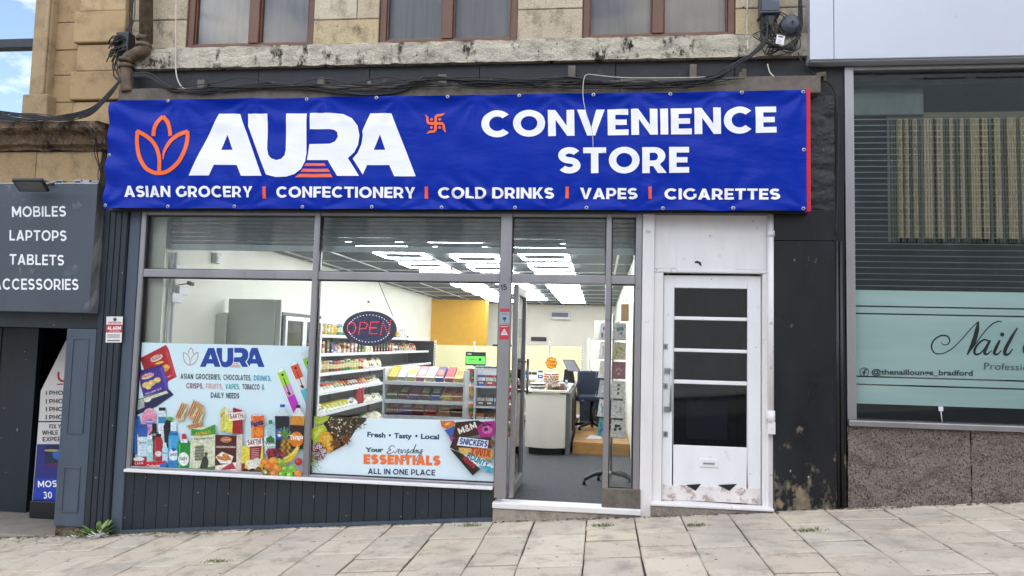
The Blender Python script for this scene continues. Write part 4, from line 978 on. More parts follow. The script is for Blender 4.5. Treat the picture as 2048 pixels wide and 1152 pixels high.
for px_, py_ in [(338, 197), (614, 195), (754, 194), (896, 192), (1039, 190), (1187, 188), (1341, 185), (1483, 183), (1606, 183), (212, 411), (336, 414), (469, 413), (605, 417), (744, 418), (883, 420), (1030, 421), (1173, 422), (1326, 423), (1466, 421), (1606, 421), (216, 310), (1609, 300)]:
    X, Z = at(px_, py_, YBN); X = min(max(X, bx0+.02), bx1-.02); Z = min(max(Z, bzb+.022), bzt-.022); y = YBN+bdisp(X, Z)-.002
    m2 = MB(); ring = lambda r, yy: [(X+r*math.cos(2*math.pi*k/12), yy, Z+r*math.sin(2*math.pi*k/12)) for k in range(12)]
    v = ring(.017, y)+ring(.013, y-.005)+ring(.007, y-.004)
    m2.add(v, [(k, (k+1) % 12, 12+(k+1) % 12, 12+k) for k in range(12)]+[(12+k, 12+(k+1) % 12, 24+(k+1) % 12, 24+k) for k in range(12)], '#c8c8c4', True); m2.build('grommet', 'steel', ban)
# ================================================================== WINDOW POSTERS (printed vinyl inside the glass line)
YP = -.003
po1 = thing('window_poster', 'pale blue window poster printed with groceries, crisps, bottles and fruit', 'poster', (-3.6, YP, ZS))
ink = Ink(YP, .0002); ink.view(3.3875, 240, 640)
ink.poly([(148, 152), (1292, 178), (1246, 1066), (92, 1008)], '#cfe6ec'); ink.build('background_sheet', 'print', po1)
ink = Ink(YP-.0004, .0002); ink.view(3.3875, 240, 640); NV = '#1b3f94'
def sub(ink, f, sc, ox, oy):   # a logo authored in banner-zoom units redrawn in poster units
    o = ink.sc, ink.ox, ink.oy; ink.sc, ink.ox, ink.oy = ink.sc*1, ink.ox, ink.oy
    k = ink.px; ink.px = lambda p: ((p[0]*sc+ox)/o[0]+o[1], (p[1]*sc*1.06+oy)/o[0]+o[2]); f(); ink.px = k
sub(ink, lambda: logo_letters(ink, NV), .331, 368, 121)
sub(ink, lambda: logo_stripes(ink, '#d88573'), .331, 368, 121)
sub(ink, lambda: lotus(ink, '#b98a70', 15), .335, 358, 112)
ink.cut('poster_logo', po1)
def run(words, y0, y1, x0, x1, h):
    tot = sum(len(w_[0]) for w_ in words)+len(words)-1; cur = 0
    for txt, col in words:
        a = x0+(x1-x0)*cur/tot; b = x0+(x1-x0)*(cur+len(txt))/tot; cur += len(txt)+1
        ink.caps(txt, (a, y0+(y1-y0)*(a-x0)/(x1-x0)), (b, y0+(y1-y0)*(b-x0)/(x1-x0)), h, col, .2, .16)
run([('ASIAN', '#353a40'), ('GROCERIES,', '#353a40'), ('CHOCOLATES,', '#4a3f44'), ('DRINKS,', '#2e9ac0')], 398, 413, 410, 1026, 36)
ink.cut('poster_lettering', po1)
run([('CRISPS,', '#8c3550'), ('FRUITS,', '#cfa3a5'), ('VAPES,', '#3fa9a5'), ('TOBACCO', '#3c3a3e'), ('&', '#3fa9a5')], 463, 472, 450, 978, 36)
ink.cut('poster_lettering', po1)
run([('DAILY', '#3a3d46'), ('NEEDS', '#3a3d46')], 526, 531, 616, 808, 36)
ink.build('poster_lettering', 'print', po1)
ink = Ink(YP-.0006, .00018); ink.view(3.3875, 240, 640)
# crisp packets
ink.poly([(137, 258), (312, 168), (330, 200), (384, 385), (240, 460), (160, 330)], '#b8232e'); ink.poly([(137, 258), (160, 246), (330, 420), (240, 460), (165, 335)], '#9c1b27'); ink.poly([(312, 168), (334, 235), (384, 385), (364, 396), (305, 215)], '#cf4048')
ink.poly([(110, 300), (140, 290), (146, 350), (112, 370)], '#1e5a38')
ink.ell(246, 258, 46, 20, '#e8dcc8', -22); ink.caps('WALKERS', (205, 285), (284, 253), 26, '#b8232e', .2); ink.ell(300, 330, 34, 24, '#d88b3a', -15); ink.ell(318, 315, 20, 13, '#edb95c', 20); ink.ell(285, 345, 20, 12, '#e9c07a', -20); ink.ell(268, 290, 30, 8, '#f0c23a', -15); ink.caps('READY SALTED', (300, 400), (352, 380), 9, '#f1d7d0')
ink.poly([(130, 345), (284, 300), (322, 400), (328, 470), (160, 520), (140, 440)], '#47318f'); ink.poly([(284, 300), (300, 330), (330, 465), (312, 470), (268, 320)], '#5f4bb0'); ink.poly([(130, 345), (284, 300), (288, 316), (134, 362)], '#372475'); ink.ell(186, 380, 46, 18, '#e6d9c6', -18); ink.caps('WALKERS', (145, 398), (226, 372), 24, '#b8232e', .2)
for cx_, cy_, r_ in ((178, 440, 28), (214, 428, 28), (252, 408, 26), (196, 455, 20)): ink.ell(cx_, cy_, r_, r_*.72, '#e5c56a', -20); ink.ell(cx_-4, cy_-3, r_*.6, r_*.42, '#efd88f', -20)
ink.caps('PRAWN SEA', (178, 510), (285, 468), 14, '#d7c9ea', .16)
ink.poly([(118, 540), (330, 468), (365, 505), (250, 585), (110, 645)], '#1f2752'); ink.poly([(118, 545), (318, 478), (330, 494), (118, 566)], '#e6e1c0'); ink.poly([(118, 566), (330, 494), (335, 503), (118, 578)], '#28305f'); ink.poly([(118, 545), (165, 530), (168, 590), (118, 612)], '#aeb8b2'); ink.ell(190, 545, 24, 10, '#e8e4d2', -18)
ink.cut('crisp_packet_picture', po1, 'photo')
# vapes
def vape(x, y, c1, c2, c3):
    p = lambda u, v: (x+u*52+v*106, y-u*22+v*262)
    ink.poly([(x+6, y-32), (x+40, y-46), (x+50, y-14), (x+12, y)], '#c9d6da'); ink.poly([(x+10, y-28), (x+36, y-40), (x+42, y-18), (x+16, y-7)], '#e4edf0')
    ink.poly([p(0, 0), p(1, 0), p(1, .34), p(0, .34)], c1); ink.poly([p(0, .34), p(1, .34), p(1, .62), p(0, .62)], c2); ink.poly([p(0, .62), p(1, .62), p(1, 1.02), p(.5, 1.08), p(0, 1.02)], c3)
    ink.line([p(-.02, 0), p(-.02, 1)], 5, '#f0f2f2'); ink.ell(*p(.55, .08), 8, 9, '#1c1c22'); ink.line([p(.5, .16), p(.5, .55)], 6, '#33303c'); ink.caps('I', p(.35, .60), p(.65, .585), 24, '#33303c')
vape(1066, 362, '#9fd23a', '#c994b5', '#b232b0'); vape(1156, 316, '#d4533a', '#d9d5cf', '#48b9cf'); 
ink.poly([(1230, 222), (1262, 206), (1282, 238), (1282, 250), (1246, 262)], '#c9d6da'); ink.poly([(1240, 268), (1284, 248), (1280, 350), (1262, 320)], '#84c83f'); ink.ell(1276, 290, 8, 10, '#1c1c22')
ink.cut('vape_picture', po1)
# toiletries
def bottle(x0, x1, yt, yb, col, cap, ch=26, neck=.4, hi=None):
    xc = (x0+x1)/2; w_ = x1-x0
    ink.poly([(xc-w_*neck/2, yt), (xc+w_*neck/2, yt), (xc+w_*neck/2, yt+ch), (xc-w_*neck/2, yt+ch)], cap)
    sh = (yb-yt)*.16
    ink.poly([(xc-w_*neck/2, yt+ch), (xc+w_*neck/2, yt+ch), (x1-w_*.08, yt+ch+sh*.5), (x1, yt+ch+sh), (x1-w_*.03, yb), (x0+w_*.03, yb), (x0, yt+ch+sh), (x0+w_*.08, yt+ch+sh*.5)], col)
    if hi: ink.poly([(x0+w_*.12, yt+ch+sh), (x0+w_*.24, yt+ch+sh), (x0+w_*.24, yb-8), (x0+w_*.12, yb-8)], hi)
ink.ell(205, 650, 46, 55, '#e9a5bd'); ink.poly([(152, 640), (246, 640), (240, 800), (158, 800)], '#e48fb0'); ink.ell(205, 690, 34, 18, '#6d7fb5'); ink.caps('PALMOLIVE', (176, 692), (232, 692), 9, '#ffffff'); ink.ell(190, 730, 22, 14, '#9d7fc0', 20)
bottle(100, 146, 650, 905, '#2c67b4', '#1c4a8c', 20, .6, '#4f8fd6'); bottle(262, 318, 592, 880, '#d7e8f0', '#2b2d33', 22, .8, '#eef6fa'); ink.poly([(264, 655), (316, 655), (316, 700), (264, 700)], '#3d88b5')
bottle(122, 196, 705, 925, '#cfe3ee', '#2e57a6', 40, .8, '#e8f3f8'); ink.poly([(126, 735), (194, 735), (190, 790), (128, 790)], '#3262b2'); ink.ell(150, 805, 16, 13, '#f4f8fb'); ink.caps('HEAD', (134, 836), (184, 834), 11, '#3a5e9a')
bottle(200, 276, 700, 905, '#23242a', '#141519', 52, .38, '#3d3f46'); ink.caps('SYOSS', (214, 785), (268, 783), 15, '#e8e8ea'); ink.ell(238, 830, 18, 26, '#7a2f3d')
ink.poly([(300, 720), (322, 670), (350, 672), (362, 720), (350, 860), (310, 870)], '#1d2025'); ink.ell(345, 668, 22, 13, '#57b52f')
bottle(186, 230, 780, 960, '#9fd3d6', '#e6efef', 26, .7, '#c8eaea'); ink.ell(208, 872, 14, 24, '#e3f3ee'); bottle(236, 296, 770, 950, '#ab2b36', '#2a1a1d', 22, .6, '#c9525a'); ink.ell(266, 905, 22, 20, '#e7d8d5')
bottle(292, 330, 830, 965, '#bfe0ee', '#e7eff2', 20, .5); ink.caps('NIVEA', (296, 905), (326, 904), 10, '#2a61a3')
bottle(334, 404, 690, 1022, '#3fa6dc', '#dff0f7', 60, .55, '#7cc7ea'); ink.poly([(340, 760), (400, 760), (398, 780), (342, 780)], '#2a6fae'); ink.ell(368, 912, 32, 40, '#e9f4f8'); ink.caps('COMFORT', (340, 922), (396, 918), 19, '#203f8f', .2, .1, .2); ink.ell(372, 876, 16, 10, '#2c56a8'); ink.poly([(334, 950), (403, 950), (402, 1022), (336, 1020)], '#2d86c4')
bottle(394, 486, 770, 1022, '#1f8f3c', '#c92433', 34, .3, '#4fb862'); ink.poly([(416, 806), (466, 806), (462, 830), (420, 830)], '#e9ecec'); ink.ell(438, 940, 36, 46, '#f3f5f2'); ink.caps('FAIRY', (412, 950), (464, 947), 24, '#27362b', .22)
ink.poly([(98, 930), (186, 922), (190, 990), (96, 998)], '#b3202c'); ink.ell(135, 940, 38, 14, '#dfe6e8'); ink.caps('LUX', (110, 978), (168, 974), 16, '#f0d5d5')
ink.poly([(180, 960), (322, 952), (326, 1012), (182, 1010)], '#cf1f33'); ink.poly([(276, 975), (326, 960), (326, 1012), (270, 1012)], '#2f6fc0'); ink.font('Colgate', (186, 1001), (276, 996), 24, '#f6f1f1', .03, .1)
ink.cut('toiletry_picture', po1, 'photo')
# sandwich halves
for x, y, s_ in ((380, 655, 0), (460, 640, 1), (495, 690, 2)):
    ink.poly([(x, y), (x+46, y-98), (x+86, y-84), (x+60, y+22), (x+20, y+30)], '#d6b183')
    for q, cc in ((8, '#b5472f'), (22, '#8a5a34'), (34, '#5f8a3a'), (46, '#ecd9b5')): ink.line([(x+q, y+10-q*.1), (x+q+40, y-88+q*.35)], 6, cc)
ink.poly([(500, 535), (540, 560), (575, 580), (570, 640), (540, 610)], '#c8a06b'); ink.poly([(455, 715), (520, 700), (570, 690), (560, 725), (480, 738)], '#b98a54')
ink.cut('sandwich_picture', po1, 'photo')
# rice sack
ink.poly([(492, 735), (655, 706), (660, 760), (652, 1030), (478, 1020)], '#d9ddc0'); ink.poly([(492, 735), (560, 742), (655, 706), (658, 770), (570, 782), (490, 780)], '#3f9a3c'); ink.caps('BASMATI', (522, 785), (624, 770), 24, '#d9b43c', .2); ink.caps('PREMIUM RICE', (512, 812), (634, 802), 10, '#4c5a3c')
ink.poly([(520, 850), (580, 845), (575, 950), (515, 950)], '#8b9079')
for q in range(5): ink.line([(516, 862+q*20), (580, 858+q*20)], 5, '#5c6350')
ink.poly([(548, 1000), (570, 930), (595, 910), (610, 960), (600, 1012)], '#3c3e35'); ink.ell(592, 905, 12, 13, '#57513f'); ink.poly([(478, 1000), (560, 1004), (652, 985), (652, 1032), (478, 1022)], '#4a7c34')
ink.cut('rice_sack_picture', po1, 'photo')
# spice boxes
ink.poly([(690, 610), (720, 585), (722, 745), (688, 755)], '#d8d36a'); ink.poly([(720, 585), (772, 640), (770, 765), (722, 745)], '#efe9c6'); ink.caps('SAKTHI', (694, 655), (720, 632), 12, '#a9252c')
ink.poly([(774, 590), (838, 610), (840, 770), (770, 765)], '#a82630'); ink.poly([(728, 640), (775, 650), (770, 765), (724, 752)], '#e4df58'); ink.poly([(748, 628), (850, 618), (852, 672), (750, 682)], '#f2efe8'); ink.caps('SAKTHI', (756, 668), (846, 660), 32, '#a9252c', .22)
ink.poly([(655, 775), (800, 780), (796, 1040), (652, 1030)], '#51211f'); ink.poly([(800, 780), (838, 768), (836, 1030), (796, 1040)], '#d8cfbb'); ink.ell(728, 808, 38, 19, '#e0a14c'); ink.ell(728, 808, 32, 14, '#a9402a'); ink.caps('SHAN', (704, 815), (752, 815), 13, '#f5e8c8'); ink.caps('CHICKEN MASALA', (660, 863), (792, 864), 13, '#f0e6da', .2)
ink.poly([(655, 985), (797, 960), (796, 1040), (652, 1030)], '#efe9dc'); ink.poly([(690, 1010), (770, 960), (796, 1005), (720, 1012)], '#b4364b'); ink.poly([(656, 925), (700, 890), (778, 920), (762, 970), (690, 968)], '#f1ece3')
for q, r_ in ((690, 0), (715, 5), (740, 0), (728, -14)): ink.ell(q, 932+r_, 26, 12, '#c77a34', 25); ink.ell(q, 929+r_, 14, 6, '#dc9a4c', 25)
ink.poly([(836, 850), (980, 845), (976, 1040), (832, 1040)], '#e6d84e'); ink.poly([(890, 850), (970, 840), (960, 945), (888, 950)], '#9c2530'); ink.poly([(868, 800), (972, 792), (976, 850), (866, 856)], '#f2efe8'); ink.caps('SAKTHI', (876, 845), (966, 838), 36, '#8e1f28', .22)
for q in range(6): ink.line([(900, 872+q*12), (950, 868+q*12)], 3, '#e0c3bd')
for x, y, rx_, ry_, cc in ((895, 965, 34, 22, '#e7e2d3'), (935, 955, 34, 22, '#dfd9c9'), (915, 985, 38, 22, '#efeadd'), (856, 1020, 26, 18, '#5b3424'), (905, 1020, 26, 18, '#643a26'), (950, 1015, 22, 24, '#7c5230')): ink.ell(x, y, rx_, ry_, cc, -12)
for x in (856, 905): ink.ell(x, 1014, 17, 9, '#2f1a12', -12)
ink.poly([(834, 970), (856, 965), (856, 1005), (832, 1008)], '#a61f2d')
ink.cut('spice_box_picture', po1, 'photo')
# drinks
ink.poly([(900, 640), (986, 640), (984, 795), (902, 795)], '#e26a26'); ink.ell(943, 640, 43, 9, '#d6d8da'); ink.poly([(904, 648), (916, 648), (916, 790), (904, 790)], '#f0975a'); ink.ell(952, 760, 30, 30, '#f0902c'); ink.font('Fanta', (902, 724), (984, 702), 38, '#18356f', .05, .1)
bottle(988, 1072, 676, 905, '#a9cdd0', '#2f8f52', 26, .3, '#d2e8ea'); ink.poly([(988, 790), (1070, 785), (1068, 848), (988, 852)], '#e8f0ee'); ink.poly([(1000, 800), (1030, 780), (1060, 800), (1056, 825), (1004, 828)], '#2c7d3c'); ink.font('Volvic', (992, 842), (1068, 836), 26, '#1d5d39', .03)
ink.poly([(1095, 570), (1128, 570), (1128, 588), (1095, 588)], '#2456b2'); ink.poly([(1098, 588), (1126, 588), (1130, 610), (1158, 650), (1060, 650), (1092, 610)], '#d3e2e6'); ink.poly([(1060, 648), (1158, 648), (1154, 730), (1154, 870), (1064, 870), (1064, 730)], '#23232d'); ink.poly([(1066, 735), (1153, 728), (1152, 800), (1068, 806)], '#2458ac'); ink.ell(1092, 770, 16, 18, '#e9edf2'); ink.poly([(1076, 762), (1108, 756), (1108, 768), (1076, 772)], '#c52436')
ink.poly([(1204, 575), (1232, 575), (1232, 594), (1204, 594)], '#2a2320'); ink.poly([(1206, 594), (1230, 594), (1236, 612), (1262, 650), (1168, 646), (1198, 612)], '#dfe3df'); ink.poly([(1168, 646), (1262, 650), (1258, 712), (1166, 706)], '#d8913a'); ink.poly([(1162, 708), (1258, 714), (1250, 870), (1160, 870)], '#33211d'); ink.ell(1206, 805, 46, 52, '#dd7a1f'); ink.ell(1196, 790, 24, 26, '#ee9a38'); ink.font('Tango', (1160, 808), (1252, 800), 32, '#f6f2ea', .04)
ink.cut('drink_picture', po1, 'photo')
# fruit
ink.poly([(1090, 880), (1110, 800), (1160, 800), (1172, 880), (1130, 920)], '#9a6f2c')
for i in range(5):
    for j in range(4): ink.ell(1104+j*18+(i % 2)*8, 820+i*20, 8, 9, '#c29a3c' if (i+j) % 2 else '#6d4d20')
for dx, dy, rt_ in ((-40, -62, 20), (-22, -80, 10), (0, -86, 0), (22, -78, -12), (40, -58, -24), (-10, -60, 5), (14, -60, -5)): ink.poly([(1126, 800), (1126+dx-5, 800+dy+16), (1126+dx, 800+dy), (1126+dx+6, 800+dy+18), (1140, 800)], '#4f8a38' if dx % 4 else '#6da548')
rg = random.Random(4)
for i in range(34): ink.ell(1012+rg.uniform(0, 105), 885+rg.uniform(-12, 45), 11, 11, rg.choice(['#8c1f33', '#a52c40', '#6d1526', '#b5485a']))
for k_ in range(4): ink.line([(1100+k_*8, 960-k_*8), (1160+k_*8, 945-k_*14), (1200+k_*8, 905-k_*18), (1212+k_*4, 862-k_*2)], 24, ['#d9b52c', '#e6c63c', '#cfa824', '#ecd25a'][k_], True, [8, 22, 20, 7])
for i in range(16): ink.ell(1088+rg.uniform(0, 48), 940+rg.uniform(0, 45), 10, 10, rg.choice(['#9cbf3a', '#b4d04e', '#84a92e']))
for x, y, r_, cc, c2 in ((1000, 962, 32, '#e08426', '#f0a04a'), (1055, 950, 29, '#ea9633', '#f5b560'), (1026, 992, 30, '#d8761f', '#ea9440'), (1080, 1000, 28, '#e28a2a', '#f3ab56'), (1226, 955, 26, '#b32732', '#d2575c'), (1222, 1032, 26, '#dd8a3e', '#efad6c'), (1060, 1035, 28, '#c77b3d', '#dd9a60'), (1005, 1025, 26, '#7d6a34', '#a5b94a'), (1136, 1005, 27, '#6cae2f', '#9ccf5e'), (1184, 1000, 27, '#7fbb38', '#aad76c'), (1112, 1042, 24, '#72b234', '#a2d264'), (1166, 1046, 25, '#86c040', '#b5dd78')): ink.ell(x, y, r_, r_, cc); ink.ell(x-r_*.25, y-r_*.25, r_*.5, r_*.45, c2)
ink.ell(1005, 1025, 8, 8, '#efeedd')
ink.build('fruit_picture', 'photo', po1)

po2 = thing('window_poster', 'white window poster reading your everyday essentials with spices and chocolate bars', 'poster', (-1.6, YP, ZS))
ink = Ink(YP, .0002); ink.view(3.388, 600, 640)
ink.poly([(92, 652), (470, 664), (955, 676), (1332, 672), (1312, 1112), (62, 1070)], '#d8e9ef'); ink.build('background_sheet', 'print', po2)
ink = Ink(YP-.0004, .0002); ink.view(3.388, 600, 640); NV2 = '#1d2450'
ink.font('Fresh', (455, 791), (579, 797), 34, NV2, .035); ink.ell(609, 781, 8, 8, NV2); ink.font('Tasty', (637, 799), (757, 803), 34, NV2, .035); ink.ell(789, 786, 8, 8, NV2); ink.font('Local', (819, 804), (942, 808), 34, NV2, .035)
ink.cut('poster_lettering', po2)
ink.font('Your', (441, 892), (566, 893), 28, '#4d6068', .06)
ink.line([(640, 862), (632, 850), (612, 856), (602, 872), (616, 878), (598, 890), (590, 902), (606, 906), (632, 894)], 4, '#2a2d52', True, [5, 4, 5, 6, 4, 6, 6, 5, 3])
for x0_, pts in ((634, [(0, 885), (10, 902), (30, 872)]), (664, [(0, 892), (16, 884), (8, 874), (0, 892), (10, 904), (26, 890)]), (688, [(0, 876), (4, 902), (14, 880), (26, 878)]), (712, [(0, 876), (4, 900), (24, 874), (2, 946), (-16, 944), (14, 906), (36, 890)]), (746, [(20, 876), (2, 888), (4, 902), (18, 892), (40, 842), (22, 896), (32, 900)]), (776, [(16, 878), (0, 890), (4, 902), (20, 880), (16, 900), (26, 900)]), (802, [(0, 878), (4, 900), (26, 876), (4, 945), (-16, 948), (12, 904), (30, 888)])): ink.line([(x0_+a_, b_) for a_, b_ in pts], 4, '#2a2d52', True)
ink.cut('script_lettering', po2)
ink.caps('ESSENTIALS', (431, 975), (952, 985), 66, '#e8743c', .3, .06)
ink.cut('poster_lettering', po2)
ink.caps('ALL IN ONE PLACE', (461, 1042), (916, 1053), 38, NV2, .19, .14); ink.build('poster_lettering', 'print', po2)
ink = Ink(YP-.0006, .00008); ink.view(3.388, 600, 640)
ink.poly([(100, 652), (455, 662), (440, 690), (380, 740), (350, 790), (300, 850), (240, 880), (200, 900), (180, 860), (160, 700)], '#4b3b28')
rg = random.Random(14)
for i in range(150): 
    t_ = rg.random(); ink.ell(165+rg.uniform(0, 230)*(1-t_*.3), 665+t_*150+rg.uniform(-8, 8), rg.uniform(4, 9), rg.uniform(3, 7), rg.choice(['#d9cfb0', '#2a2018', '#5c4a33', '#8b7a52', '#ece4c9', '#1c1612', '#70583a']), rg.uniform(0, 180), 9)
for i in range(40): a_ = (380+rg.uniform(-40, 70), 665+rg.uniform(0, 75)); ink.line([a_, (a_[0]+rg.uniform(-26, 26), a_[1]+rg.uniform(-14, 14))], 4, rg.choice(['#39402a', '#7c8a4a', '#222016', '#a5ad6a', '#4d4432']))
ink.poly([(98, 655), (205, 650), (190, 680), (150, 705), (105, 712)], '#a9bd3a'); ink.poly([(110, 705), (205, 652), (150, 690)], '#c9d660')
ink.poly([(84, 735), (130, 712), (172, 715), (190, 745), (160, 770), (135, 820), (100, 832), (82, 800)], '#b2c232'); ink.poly([(95, 760), (172, 718), (150, 752), (110, 800)], '#cfd95a')
ink.poly([(140, 770), (190, 752), (225, 790), (250, 860), (200, 900), (160, 860), (135, 830)], '#e0a32c'); ink.poly([(160, 790), (200, 775), (235, 855), (205, 880)], '#eab94a')
for i in range(130):
    a_ = rg.uniform(0, 6.28); q = rg.random()**.6
    ink.ell(130+62*q*math.cos(a_), 888+58*q*math.sin(a_), rg.uniform(3, 8), rg.uniform(2, 5), rg.choice(['#7d1c1c', '#9c2a22', '#591212', '#b3402c', '#c25a38']), rg.uniform(0, 180), 8)
for i in range(90): ink.ell(80+abs(rg.gauss(0, 26)), 960+rg.gauss(0, 30), rg.uniform(2, 6), rg.uniform(2, 4), rg.choice(['#6a7a34', '#8a9a48', '#4c5a26', '#a7b26a']), rg.uniform(0, 180), 7)
for cx_, cy_, R_s in ((250, 832, 46), (316, 806, 44)):
    for q in range(8):
        a_ = q*math.pi/4+.3; u = (math.cos(a_), math.sin(a_)); nn = (-u[1], u[0])
        ink.poly([(cx_, cy_), (cx_+u[0]*R_s*.5+nn[0]*9, cy_+u[1]*R_s*.5+nn[1]*9), (cx_+u[0]*R_s, cy_+u[1]*R_s), (cx_+u[0]*R_s*.5-nn[0]*9, cy_+u[1]*R_s*.5-nn[1]*9)], '#5c3520' if q % 2 else '#6d4128')
        ink.ell(cx_+u[0]*R_s*.5, cy_+u[1]*R_s*.5, 5, 3, '#b07a48', math.degrees(a_), 8)
ink.cut('spice_picture', po2, 'photo')
# chocolate bars
ink.poly([(955, 678), (1045, 680), (1065, 700), (1000, 735), (965, 720)], '#d9703a'); ink.poly([(985, 745), (1050, 715), (1060, 770), (1020, 790)], '#3a63a8'); ink.poly([(1015, 790), (1060, 770), (1075, 800), (1030, 820)], '#a3418a'); ink.ell(1005, 700, 22, 8, '#f0c36a', -20)
ink.poly([(1040, 790), (1060, 690), (1210, 676), (1260, 700), (1240, 770), (1060, 800)], '#3a2218'); ink.caps('M&M', (1086, 772), (1205, 726), 42, '#f1e7dc', .24)
ink.poly([(1200, 730), (1250, 685), (1325, 680), (1322, 780), (1230, 800)], '#a6277e'); ink.ell(1272, 742, 34, 28, '#d564ab'); ink.ell(1265, 738, 14, 12, '#3a1c3a'); ink.line([(1215, 700), (1240, 690), (1250, 715), (1275, 700), (1300, 715)], 9, '#2a1626', True)
ink.poly([(1020, 860), (1045, 800), (1290, 790), (1322, 830), (1300, 860), (1060, 880)], '#3b2219'); ink.poly([(1068, 845), (1085, 788), (1282, 812), (1275, 866)], '#e9ebf1'); ink.caps('SNICKERS', (1082, 837), (1270, 858), 42, '#21408e', .25, .05, .15)
ink.poly([(1080, 860), (1300, 868), (1318, 900), (1300, 945), (1170, 940), (1090, 900)], '#c29744'); ink.poly([(1080, 862), (1160, 866), (1150, 920), (1090, 896)], '#dbb565'); ink.caps('TWIX', (1155, 910), (1292, 925), 52, '#c02a2e', .26, .08, .1); ink.ell(1305, 830, 18, 22, '#7c4a2c')
ink.poly([(1120, 905), (1250, 935), (1320, 985), (1300, 1035), (1200, 985), (1125, 930)], '#cfe4ea'); ink.poly([(1210, 985), (1300, 1035), (1316, 1005), (1280, 985)], '#4aa8bf'); ink.caps('BOUNTY', (1130, 928), (1270, 998), 42, '#1c6d88', .24, .08); ink.line([(1282, 985), (1262, 1000), (1272, 1022), (1296, 1030)], 5, '#3f9fb8', True)
ink.poly([(1020, 868), (1100, 900), (1225, 1005), (1175, 1050), (1095, 955)], '#191717'); ink.poly([(1085, 912), (1120, 915), (1222, 1000), (1205, 1015)], '#2f2c2c'); ink.caps('MARS', (1100, 940), (1178, 1004), 30, '#b4262c', .26, .08, .3)
ink.build('chocolate_bar_picture', 'photo', po2)

# ------------------------------------------------------------------ small stickers and marks
ink = Ink(-.078); ink.poly([(213, 633), (246, 633), (243, 685), (211, 685)], '#e6e2dd'); ink.poly([(212.5, 649), (245, 649), (244, 665), (212, 665)], '#bf2430'); ink.ell(230, 639, 4, 4, '#4a4d55', n=6); ink.font('verisure', (216, 647), (242, 647), 5, '#9d3240', .02); ink.caps('ALARM', (215, 659.5), (242, 659.5), 7, '#ffffff', .22); ink.font('SYSTEM', (219, 664), (240, 664), 3.4, '#f0d8d8')
for y in (670, 674, 681): ink.line([(215, y), (240, y)], 1.6 if y < 680 else 2.2, '#6d6a70')
tag(ink.build('alarm_sticker'), 'small white and red alarm sticker on the boarded corner pilaster', 'sticker')
ink = Ink(d0-.0055); ink.poly([(1000, 617), (1019, 617), (1018.5, 647), (999.5, 647)], '#9ba5ae'); ink.poly([(1000, 617), (1019, 617), (1019, 624), (1000, 624)], '#c03c4a'); ink.ell(1009, 637, 4, 3, '#2a4a6c'); ink.poly([(1008, 638), (1010, 638), (1009.5, 645), (1008.5, 645)], '#2a4a6c'); ink.line([(1003, 628), (1016, 628)], 1.4, '#5a6a78')
tag(ink.build('cup_sticker'), 'grey sticker with a red top edge on the shop door post', 'sticker')
ink = Ink(d0-.0055); ink.poly([(999, 650), (1018.5, 650), (1018, 679), (998.5, 679)], '#c13a45'); ink.poly([(1008.5, 657), (1016, 670), (1001, 670)], '#d9d7d6'); ink.poly([(1008.5, 660), (1013, 668), (1004, 668)], '#b5b9bf'); ink.line([(1001, 653), (1016, 653)], 1.4, '#e9c7c7')
tag(ink.build('warning_sticker'), 'red sticker with a white triangle on the shop door post', 'sticker')
ink = Ink(d0-.0055); ink.caps('15', (1002, 581), (1014, 579), 11, '#1b1b1d', .2, .2); tag(ink.build('house_number'), 'black house number 15 on the aluminium door post', 'number')

# ------------------------------------------------------------------ OPEN sign hung in the window
OY = .10; oc = at(739.5, 657, OY); orx = (at(793, 657, OY)[0]-at(686, 657, OY)[0])/2; orz = (at(740, 622, OY)[1]-at(740, 692, OY)[1])/2
os_ = thing('open_sign', 'oval dark blue LED sign reading OPEN hung inside the shop window', 'sign', (oc[0], OY, oc[1]))
mb = MB(); n = 48; el = lambda sx, sz, y: [(oc[0]+orx*sx*math.cos(2*math.pi*k/n), y, oc[1]+orz*sz*math.sin(2*math.pi*k/n)) for k in range(n)]
v = el(.985, .975, OY-.012)+el(1, 1, OY-.006)+el(1, 1, OY+.02); mb.add(v, [(k, (k+1) % n, n+(k+1) % n, n+k) for k in range(n)]+[(n+k, n+(k+1) % n, 2*n+(k+1) % n, 2*n+k) for k in range(n)]+[tuple(range(n)), tuple(range(2*n, 3*n))], '#23235e'); mb.build('face', 'goods', os_)
mb = MB(); mb.add(el(.80, .80, OY-.0125), [tuple(range(n))], '#2d2f8a'); mb.build('panel', 'goods', os_)
mb = MB()
def dot(x, z, r): mb.add([(x+r*math.cos(k*math.pi/3), OY-.015, z+r*math.sin(k*math.pi/3)) for k in range(6)], [(0, 1, 2, 3, 4, 5)])
for k in range(40):
    a_ = 2*math.pi*k/40
    if abs(math.sin(a_)) > .28: dot(oc[0]+orx*.78*math.cos(a_), oc[1]+orz*.78*math.sin(a_), .0042)
mb.build('white_leds', 'ledblue', os_)
mb = MB()
def seg(pts, m):
    P = pts
    tot = sum(math.dist(P[i], P[i+1]) for i in range(len(P)-1)); step = tot/m; d = 0
    for i in range(m+1):
        s_ = i*step; j = 0
        while j < len(P)-2 and s_ > math.dist(P[j], P[j+1])+1e-9: s_ -= math.dist(P[j], P[j+1]); j += 1
        L_ = math.dist(P[j], P[j+1]); t_ = min(1, s_/L_); px_, py_ = P[j][0]+(P[j+1][0]-P[j][0])*t_, P[j][1]+(P[j+1][1]-P[j][1])*t_
        x_, z_ = at(px_/4.115+600, py_/4.115+420, OY); dot(x_, z_, .0047)
